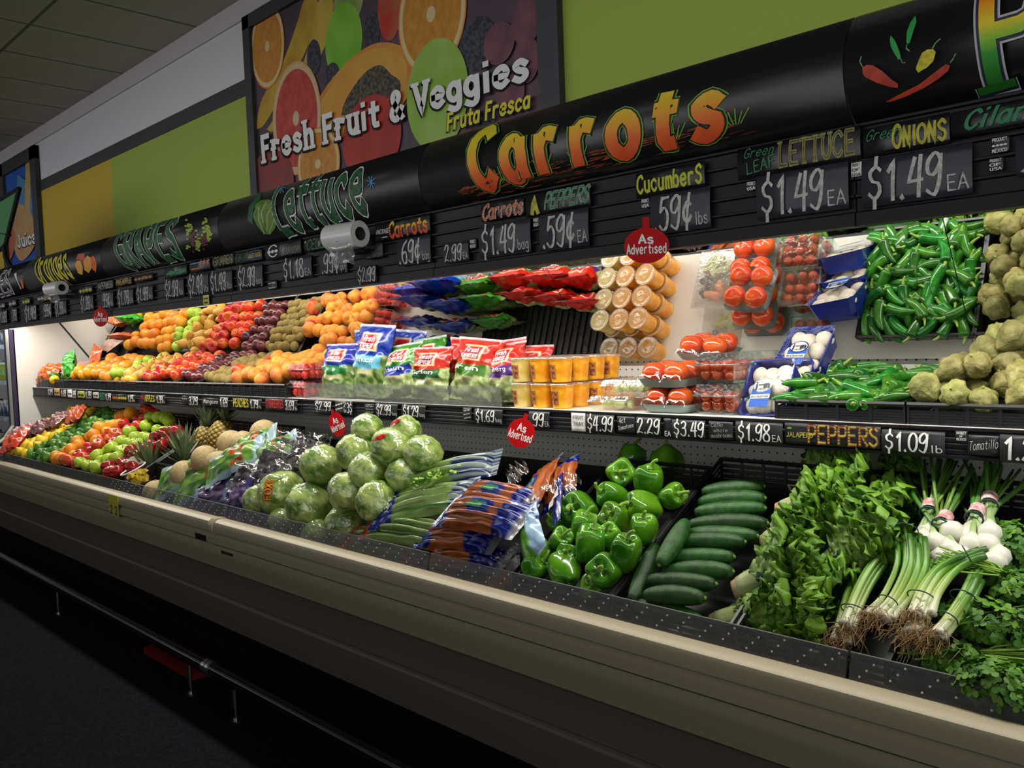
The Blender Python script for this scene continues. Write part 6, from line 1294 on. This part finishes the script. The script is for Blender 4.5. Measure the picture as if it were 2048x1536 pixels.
# ================================================================== salad bags
WH = (.75, .76, .78)
def saladcol(top, ban, gr1, gr2, k=0, ub=.60, um=.42, logo=True):
    def f(u, v, s):
        n = noise.noise(Vector((u * 6 + k, v * 6, s * 2)))
        if u > .955: return c3(top, WH, .5)
        if u > ub - .05 * sin(pi * v):
            c = c3(top, tuple(x * .55 for x in top), max(0, n))
            if s > 0 and logo and .625 < u < .865 and .26 < v < .76: c = (.45, .012, .02) if .64 < u < .85 and .285 < v < .735 else (.75, .62, .35)
            return c
        if s > 0 and u > um - .04 * sin(pi * v) and .12 < v < .90: return c3(ban, tuple(x * .7 for x in ban), max(0, n))
        if s > 0 and um - .12 < u < um and .25 < v < .72: return (.42, .40, .20)
        return c3(gr1, gr2, .5 + 1.4 * noise.noise(Vector((u * 15 + k, v * 15, s))))
    return f
G1, G2 = (.04, .10, .012), (.26, .35, .10)
I1, I2 = (.20, .30, .06), (.52, .58, .28)
BL2, RD2, GR2 = (.004, .028, .27), (.52, .014, .005), (.03, .19, .008)
def salad(label, x, y, W, H, top, ban, name, g=(G1, G2), lean=.05, k=0, text_=True, T=.045, z=SH_Z + .008, yaw=0):
    lt = []
    if text_:
        lt = [('Fresh', .755, .83, .68, .34, 1.8, MT['chalk2'], dict(across=1, shear=.25)), ('EXPRESS', .665, .72, .71, .31, 1.9, MT['chalk2'], dict(across=1))]
        if name: lt.append((name, .47, .54, .78, .24, 1.5, MT['chalk2'], dict(across=1, nm='product_lettering')))
    bag('salad_bag', label, 'salad bag', (x, y, z), (x + .02 * (k % 3 - 1), y + lean, z + H), W, T, saladcol(top, ban, g[0], g[1], k), (yaw, -1, .22), MT['bag2'], 'salad bags on the shelf', lt, nu=44, nv=30, seed=k, seal=.045, pinch=.6, nz=.012)
salad('dark blue salad bag with red label, leftmost in the front row', -2.95, 1.95, .25, .215, (.012, .02, .30), (.02, .18, .04), None, k=1)
salad('blue spinach bag, tallest in the front row', -2.735, 1.955, .245, .285, BL2, (.12, .42, .55), 'Spinach', k=2)
salad('green salad bag with dark blue banner beside the spinach', -2.53, 1.955, .22, .205, GR2, (.012, .03, .28), 'Italian', (I1, I2), k=3)
salad('red salad bag with folded top, left of two red ones in front', -2.355, 1.95, .22, .19, RD2, (.02, .12, .03), 'Garden', (I1, I2), k=4, lean=.03)
salad('red salad bag standing tall with green banner, middle of the red ones', -2.145, 1.955, .225, .215, RD2, (.06, .20, .02), 'Green', (I1, I2), k=5)
salad('red and white iceberg bag beside the fruit cups', -1.985, 1.965, .16, .195, RD2, (.10, .03, .22), 'Iceberg', (I1, I2), k=6)
for k, (x, y, W, H, top, lab) in enumerate(((-2.83, 2.03, .25, .27, BL2, 'blue salad bag directly behind the spinach bag'), (-2.66, 2.06, .24, .26, BL2, 'blue salad bag behind the spinach, right one'), (-2.86, 2.11, .25, .21, BL2, 'blue salad bag in the third row, left'), (-2.66, 2.13, .24, .19, BL2, 'blue salad bag in the third row, right'), (-2.78, 2.19, .25, .13, BL2, 'blue salad bag at the back against the mirror'),
      (-2.47, 2.04, .22, .225, GR2, 'green salad bag behind the dark blue bannered one'), (-2.46, 2.11, .2, .15, GR2, 'green salad bag lying at the back'), (-2.26, 2.03, .22, .215, RD2, 'red salad bag in the second row, left'), (-2.08, 2.05, .22, .205, RD2, 'red salad bag in the second row, middle'), (-1.97, 2.07, .18, .185, RD2, 'red salad bag in the second row, right by the cups'))):
    salad(lab, x, y, W, H, top, top, None, (G1, (.2, .25, .1)) if top != RD2 else (I1, I2), .03, 10 + k, False, .03)
# ================================================================== fruit cups
MT['juice'] = mat('orange_fruit_in_juice', (.80, .30, .01), .25, (.88, .45, .03), 45, coat=.4)
MT['juice2'] = mat('pale_fruit_in_juice', (.70, .50, .10), .25, (.80, .62, .22), 45, coat=.4)
MT['lid'] = film('clear_lid', fac=.30, rough=.12, bump=.25, bscale=80, edge=.5, dirt=.10)
cups = []
for mt in ('juice2', 'juice'):
    t = thing('fruit_cup', '', 'fruit cup', group='stacked fruit cups'); part('cup', M().lathe([(0, 0), (.0285, 0), (.0355, .074), (.0, .074)], 24), MT[mt], t, 'auto')
    part('lid', M().lathe([(.0355, .070), (.0382, .071), (.0382, .076), (.035, .0785), (.0325, .0765), (.012, .0765), (.010, .0785), (0, .0785)], 28), MT['lid'], t)
    m = M().grid(8, 4, lambda u, v: ((.0295 + .0072 * (.2 + .5 * v)) * cos(-2.0 + .9 * u), (.0295 + .0072 * (.2 + .5 * v)) * sin(-2.0 + .9 * u), .012 + .042 * v)); part('label', m, mat('cup_label', (.45, .16, .03), .5, (.16, .03, .02), 110, hi=.56, lo=.48), t)
    cups.append(Proto(t))
for l in range(2):
    for j in range(5):
        for i in range(3):
            x, y, z = -1.868 + i * .0825, 1.935 + j * .0775, SH_Z + .001 + l * .080
            if mdist(x, y + .038, z + .08) < .004: continue
            cups[0 if i == 0 else 1].place(f"{'pale' if i == 0 else 'orange'} fruit cup, {'upper' if l else 'lower'} layer, {ORD[j]} row from front, {ORD[i]} from left", (x + random.uniform(-.002, .002), y, z), (0, 0, random.uniform(-.5, .5)), None, (1.06, 1.04, .97))
# clear fruit trays
def fruittray(label, loc, yaw, tilt=0):
    t = thing('fruit_tray', label, 'fruit tray', loc, (tilt, 0, yaw), 'clear trays of cut fruit'); sx, sy, h = .15, .20, .042
    m = M(); A = [(-sx / 2, -sy / 2), (sx / 2, -sy / 2), (sx / 2, sy / 2), (-sx / 2, sy / 2)]
    for k in range(4):
        p, q = A[k], A[(k + 1) % 4]; m.poly([(p[0] * .82, p[1] * .86, 0), (q[0] * .82, q[1] * .86, 0), (q[0], q[1], h * .6), (p[0], p[1], h * .6)])
    m.poly([(x * .82, y * .86, 0) for x, y in A]); part('base', m, MT['shell'], t, False)
    m = M()
    for k in range(4):
        p, q = A[k], A[(k + 1) % 4]; m.poly([(p[0], p[1], h * .6), (q[0], q[1], h * .6), (q[0] * .86, q[1] * .9, h), (p[0] * .86, p[1] * .9, h)])
    m.poly([(x * .86, y * .9, h) for x, y in A]); part('lid', m, MT['lid'], t, False)
    rg = random.Random(len(label))
    for k in range(7): part('melon_slice', M().add(ball(.022, 12, 8), Matrix.LocRotScale(Vector((rg.uniform(-.04, .04), rg.uniform(-.075, -.02), .004)), Euler((0, 0, rg.random() * 6)), Vector((1.3, .5, .55)))), mat('melon_green', (.52, .55, .16), .4), t)
    for k in range(5): part('orange_slice', M().add(ball(.022, 12, 8), Matrix.LocRotScale(Vector((rg.uniform(-.03, .04), rg.uniform(.02, .07), .004)), Euler((0, 0, rg.random() * 6)), Vector((1.2, .6, .6)))), mat('melon_orange', (.72, .22, .05), .4), t)
    for k in range(8): part('grape', M().add(ball(.010, 10, 7), Matrix.Translation((rg.uniform(-.055, -.02), rg.uniform(-.02, .06), .006 + .004 * rg.random()))), mat('dark_grape', (.03, .01, .02), .3), t)
fruittray('clear tray of cut fruit in front, right of the fruit cups', (-1.50, 1.995, SH_Z + .001), 0)
fruittray('clear tray of cut fruit stacked on the front one, tilted', (-1.475, 2.02, SH_Z + .046), .06)
fruittray('clear tray of cut fruit at the back, right of the fruit cups', (-1.455, 2.19, SH_Z + .001), 0)
# tomato packs
MT['tomato'] = mat('tomato_skin', (.62, .050, .010), .16, (.68, .10, .015), 14, coat=.5, rnd=.1)
MT['foam'] = mat('grey_green_foam_tray', (.24, .30, .27), .6)
tp = thing('tomato_pack', '', 'tomatoes', group='wrapped packs of four tomatoes'); sx = .148
m = M().grid(20, 5, lambda u, v: (sx / 2 * (.82 + .18 * v) * max(-1, min(1, 1.35 * cos(2 * pi * u))), sx / 2 * (.82 + .18 * v) * max(-1, min(1, 1.35 * sin(2 * pi * u))), .022 * v), None, True); m.poly([(sx / 2 * .82 * max(-1, min(1, 1.35 * cos(2 * pi * k / 20))), sx / 2 * .82 * max(-1, min(1, 1.35 * sin(2 * pi * k / 20))), .001) for k in range(20)])
part('foam_tray', m, MT['foam'], tp)
for i in (-1, 1):
    for j in (-1, 1): part('tomato', ball(.0345, 18, 12, lambda rr, z, th, q: (rr, z * .86 - .006 * exp(-(th / .3) ** 2))).xf(Matrix.Translation((i * .0345, j * .0345, .006))), MT['tomato'], tp)
def wrapfn(u, v):
    x, y = (u - .5) * 2, (v - .5) * 2; d = max(abs(x), abs(y)); h = .070 * (1 - max(0, d - .45) / .55 * .62) if d < .99 else .02
    h -= .010 * (1 - abs(x)) * max(0, 1 - abs(x) * 6) + .010 * max(0, 1 - abs(y) * 6) * (1 - abs(y))
    return (x * sx * .505, y * sx * .505, h + .002 * noise.noise(Vector((x * 4, y * 4, 0))))
part('cling_film', M().grid(26, 26, wrapfn), film('tomato_film', fac=.05, rough=.07, bump=.3, bscale=30, edge=.25), tp); TP = Proto(tp)
for x, y, z, r, lab in ((-1.32, 1.975, -.213, (0, 0, .03), 'pack of four tomatoes, lowest of the front stack'), (-1.33, 1.975, -.143, (.04, 0, .02), 'pack of four tomatoes, second in the front stack'), (-1.30, 2.13, -.213, (0, 0, 0), 'pack of four tomatoes at the back, lowest'), (-1.30, 2.13, -.143, (0, 0, .05), 'pack of four tomatoes at the back, second layer'), (-1.29, 2.10, -.072, (.10, .05, .1), 'pack of four tomatoes topmost at the back, tilted forward')):
    TP.place(lab, (x, y, z), r)
MT['shellg'] = film('greenish_clamshell', tint=(.80, .93, .90), fac=.14, rough=.12, bump=.3, bscale=60, edge=.5)
MT['cherry'] = mat('cherry_tomato_skin', (.50, .03, .012), .18, (.62, .08, .015), 14, coat=.4, rnd=.15)
for k, (x, y, z, lab) in enumerate(((-1.165, 1.965, -.213, 'green tinted box of small tomatoes, lowest in front'), (-1.165, 1.97, -.133, 'green tinted box of small tomatoes, upper in front'), (-1.155, 2.09, -.213, 'green tinted box of small tomatoes in the middle, lower'), (-1.15, 2.09, -.133, 'green tinted box of small tomatoes in the middle, upper'), (-1.145, 2.21, -.213, 'green tinted box of small tomatoes at the back'))):
    clam(lab, (x, y, z), 0, .118, .112, .078, 24, .0145, MT['cherry'], 'cherry_tomato_box', 'tomatoes', 'green tinted boxes of small tomatoes', k, MT['shellg'])
# mushroom packs
MT['mush'] = mat('white_mushroom', (.78, .73, .62), .55, (.70, .62, .48), 24)
MT['bluetray'] = mat('blue_plastic_tray', (.010, .022, .22), .25, coat=.3)
def mushpack(label, p, up, nrm, k):
    W, L, D = .135, .155, .052
    t = thing('mushroom_pack', label, 'mushrooms', p, basis(Vector(p), Vector(p) + Vector(up), nrm), 'blue trays of white mushrooms'); rg = random.Random(k)
    m = M(); ring = lambda s, z: [(L / 2 + s * L / 2 * max(-1, min(1, 1.3 * cos(2 * pi * q / 28))), s * W / 2 * max(-1, min(1, 1.3 * sin(2 * pi * q / 28))), z) for q in range(28)]
    rs = [ring(.80, -D), ring(.84, -D * .8), ring(.97, 0), ring(1.03, .001), ring(.95, -.001), ring(.82, -D * .92)]
    for r_ in rs: [m.vert(q) for q in r_]
    for a in range(5):
        for q in range(28): m.f.append([a * 28 + q, a * 28 + (q + 1) % 28, (a + 1) * 28 + (q + 1) % 28, (a + 1) * 28 + q])
    m.f.append(list(range(28))); m.f.append([5 * 28 + q for q in range(28)]); part('tray', m, MT['bluetray'], t, 'auto')
    for i in range(3):
        for j in range(3):
            c = ((i + .5) / 3 * L * .86 + L * .07 + rg.uniform(-.005, .005), ((j + .5) / 3 - .5) * W * .82 + rg.uniform(-.005, .005), -.018 + rg.uniform(-.004, .006))
            part('mushroom', ball(.024, 16, 10, lambda rr, z, th, q: (rr, z * .72)).xf(Matrix.Translation(c) @ Euler((rg.uniform(-.7, .7), rg.uniform(-.7, .7), 0)).to_matrix().to_4x4() @ Matrix.Translation((0, 0, -.024))), MT['mush'], t)
    part('cling_film', M().grid(16, 16, lambda u, v: (L * u, W * (v - .5), .003 + .012 * sin(pi * u) * sin(pi * v))), film('mushroom_film', fac=.05, rough=.08, bump=.4, bscale=40, edge=.4), t)
    z = .018; lb = lambda u, v, o=0: (L * (.10 + .52 * u), .028 - .056 * v, z + o); C = part('label', M().grid(1, 1, lambda u, v: lb(u * .62, v)), pm('label_blue', (.01, .10, .48)), t)
    m = M(); m.poly([lb(.72 + .24 * cos(q * pi / 14), .5 + .5 * sin(q * pi / 14), .0006) for q in range(28)]); part('label_oval_edge', m, MT['bluetray'], t, False)
    m = M(); m.poly([lb(.72 + .20 * cos(q * pi / 14), .5 + .44 * sin(q * pi / 14), .0010) for q in range(28)]); part('label_oval', m, MT['chalk2'], t, False)
    part('lettering', text(M(), 'j-m', lambda a, b: lb(.64 + .20 * b, .14 + .72 * a, .0015), w=2.4, dv=(0, 0, .00015)), MT['card2'], t)
    part('lettering_small', text(M(), 'FRESH', lambda a, b: lb(.57 + .05 * b, .32 + .4 * a, .0015), w=1.8, dv=(0, 0, .00015)), MT['card2'], t)
    m = M(); m.poly([lb(.28, 0, .0008), lb(.28, 1, .0008), lb(.42, 1, .0008), lb(.42, 0, .0008)]); part('label_band', m, MT['chalk2'], t, False)
    part('lettering_band', text(M(), 'White Mushrooms', lambda a, b: lb(.31 + .08 * b, .05 + .9 * a, .0014), w=1.7, dv=(0, 0, .00015)), MT['card2'], t)
for k, (x, y, z, u, n, lab) in enumerate(((-1.045, 1.93, -.212, (0, .55, 1), (-.15, -1, .5), 'blue tray of white mushrooms standing in front, facing the aisle'), (-1.04, 1.985, -.20, (.05, .8, 1), (-.1, -1, .8), 'blue tray of mushrooms second from front, leaning back'), (-1.035, 2.045, -.19, (.05, 1, .9), (-.1, -.9, 1), 'blue tray of mushrooms third from front, nearly flat'), (-1.04, 2.10, -.215, (0, .25, 1), (0, -1, .2), 'blue tray of mushrooms behind, standing upright in the stack'), (-1.03, 2.075, -.115, (.1, .75, .9), (-.15, -1, .75), 'blue tray of mushrooms on top of the stack by the jalapenos'))):
    mushpack(lab, (x, y, z), u, n, k)
# jalapenos and tomatillos
jz = lambda y: -.172 + .12 * (y - 1.9)
tray('black slotted tray full of green jalapeno peppers', -.985, -.685, 1.90, 2.235, jz, .042, 'black shelf trays at the right end', True)
tray('black slotted tray heaped with tomatillos', -.68, -.14, 1.90, 2.235, jz, .042, 'black shelf trays at the right end', True)
pile('jalapeno', -.975, -.695, 1.925, 2.215, lambda y: jz(y) - .012, .0165, 'green jalapeno', 'tray beside the tomatillos', 'jalapenos in the shelf tray', sc=1.12, yaw_lock=(0, 0))
pile('jalapeno', -.96, -.71, 1.95, 2.19, lambda y: jz(y) + .010, .026, 'green jalapeno', 'upper layer of the tray', 'jalapenos in the shelf tray', sc=1.12, yaw_lock=(0, .1))
pile('tomatillo', -.665, -.15, 1.93, 2.21, lambda y: jz(y) - .018, .029, 'green tomatillo in papery husk', 'shelf tray', 'tomatillos in the shelf tray')
pile('tomatillo', -.63, -.18, 1.96, 2.18, lambda y: jz(y) + .026, .032, 'green tomatillo in husk', 'upper layer of the tray', 'tomatillos in the shelf tray')
pile('tomatillo', -.58, -.18, 2.01, 2.14, lambda y: jz(y) + .068, .036, 'green tomatillo in husk', 'topmost layer of the tray', 'tomatillos in the shelf tray')
a, b = P(1761, 687, 2.33), P(1962, 713, 2.33)
solid('amber_strip', M().box(a.x, b.x, 2.328, 2.3365, b.z, a.z), pm('amber_card', (.50, .30, .03)), 'amber card strip on the back panel behind the jalapeno tray', 'card')
# ================================================================== the next refrigerated case beyond the white end wall
dc = thing('dairy_case', 'dark case with stocked shelves beyond the white end wall at far left', 'display case', (-7.9, 2.1, -E))
wpart('case_back', M().box(-9.2, -6.78, 2.50, 2.55, -E, .30), MT['black'], dc); wpart('case_base', M().box(-9.2, -6.78, 1.62, 2.5, -E, -.75), MT['cream_dark'], dc); wpart('case_top', M().box(-9.2, -6.78, 1.66, 2.5, .26, .32), MT['black'], dc)
DZ = [P(10, 690, 1.95).z, P(10, 762, 1.95).z, P(10, 834, 1.95).z, P(10, 905, 1.95).z]
for z in DZ:
    s = wpart('shelf', M().box(-9.2, -6.79, 1.95, 2.5, z - .012, z), MT['black'], dc); wpart('price_strip', M().box(-9.2, -6.79, 1.943, 1.950, z - .030, z + .004), pm('strip_blue', (.20, .30, .42), (.5, .55, .6), 20), s)
area('case_lamp_light', (-7.9, 1.80, E + .23), (radians(12), 0, 0), 2.2, .05, 3, (.95, .97, 1))
rg = random.Random(9)
jar = thing('jar', '', 'jar', group='goods on the far case shelves'); part('glass', M().lathe([(0, 0), (.04, 0), (.042, .01), (.042, .12), (.034, .135), (.034, .14), (0, .14)], 20), mat('green_pickle_jar', (.06, .26, .03), .15, (.35, .35, .04), 20), jar); part('lid', M().lathe([(.037, .135), (.037, .155), (0, .156)], 20), mat('jar_lid', (.35, .40, .36), .4), jar); JR = Proto(jar)
box_ = thing('carton', '', 'carton', group='goods on the far case shelves'); part('carton', M().box(-.045, .045, -.03, .03, 0, .13), mat('white_carton', (.5, .52, .52), .5, (.10, .14, .12), 22), box_); part('carton_print', M().box(-.03, .03, -.0312, -.03, .02, .08), pm('print_blue', (.02, .06, .2)), box_); BX = Proto(box_)
for r_, z in enumerate(DZ):
    for k in range(6):
        x = -7.60 - k * .105; pr_, w_ = ((BX, 'white carton'), (JR, 'green jar'), (BX, 'grey carton'), (JR, 'dark jar'))[r_]
        pr_.place(f"{w_} in the far left case, {('top', 'second', 'third', 'lowest')[r_]} shelf, {ORD[k]} from the end wall", (x, 1.995, z + .001), (0, 0, rg.uniform(-.2, .2)), None, rg.uniform(.92, 1.05))
# things on the deck stay behind the clear guard: slide them back along the slope until they do
bpy.context.view_layer.update()
for o in [o for o in COL.objects if o.parent is None and o.get('category') in ('celery', 'carrots', 'lettuce', 'bell pepper', 'cucumber', 'bagged salad', 'melon', 'green onions', 'vegetable bag', 'fruit tub', 'pineapple', 'plastic bag')]:
    ys = [(c.matrix_world @ Vector(b)).y for c in o.children_recursive if c.type == 'MESH' for b in c.bound_box] if True else []
    ys = [(c.matrix_world @ v.co).y for c in o.children_recursive if c.type == 'MESH' for v in c.data.vertices]
    d = 1.542 - min(ys)
    if d > 0: v = Vector((o.location.x, o.location.y, o.location.z - E)); o.location += v * (d / v.y)
# ------------------------------------------------------------------ kinds that found no place are removed
for pr_ in list(F.values()):
    if not pr_.used:
        for ch in pr_.root.children[:]: bpy.data.objects.remove(ch)
        bpy.data.objects.remove(pr_.root)
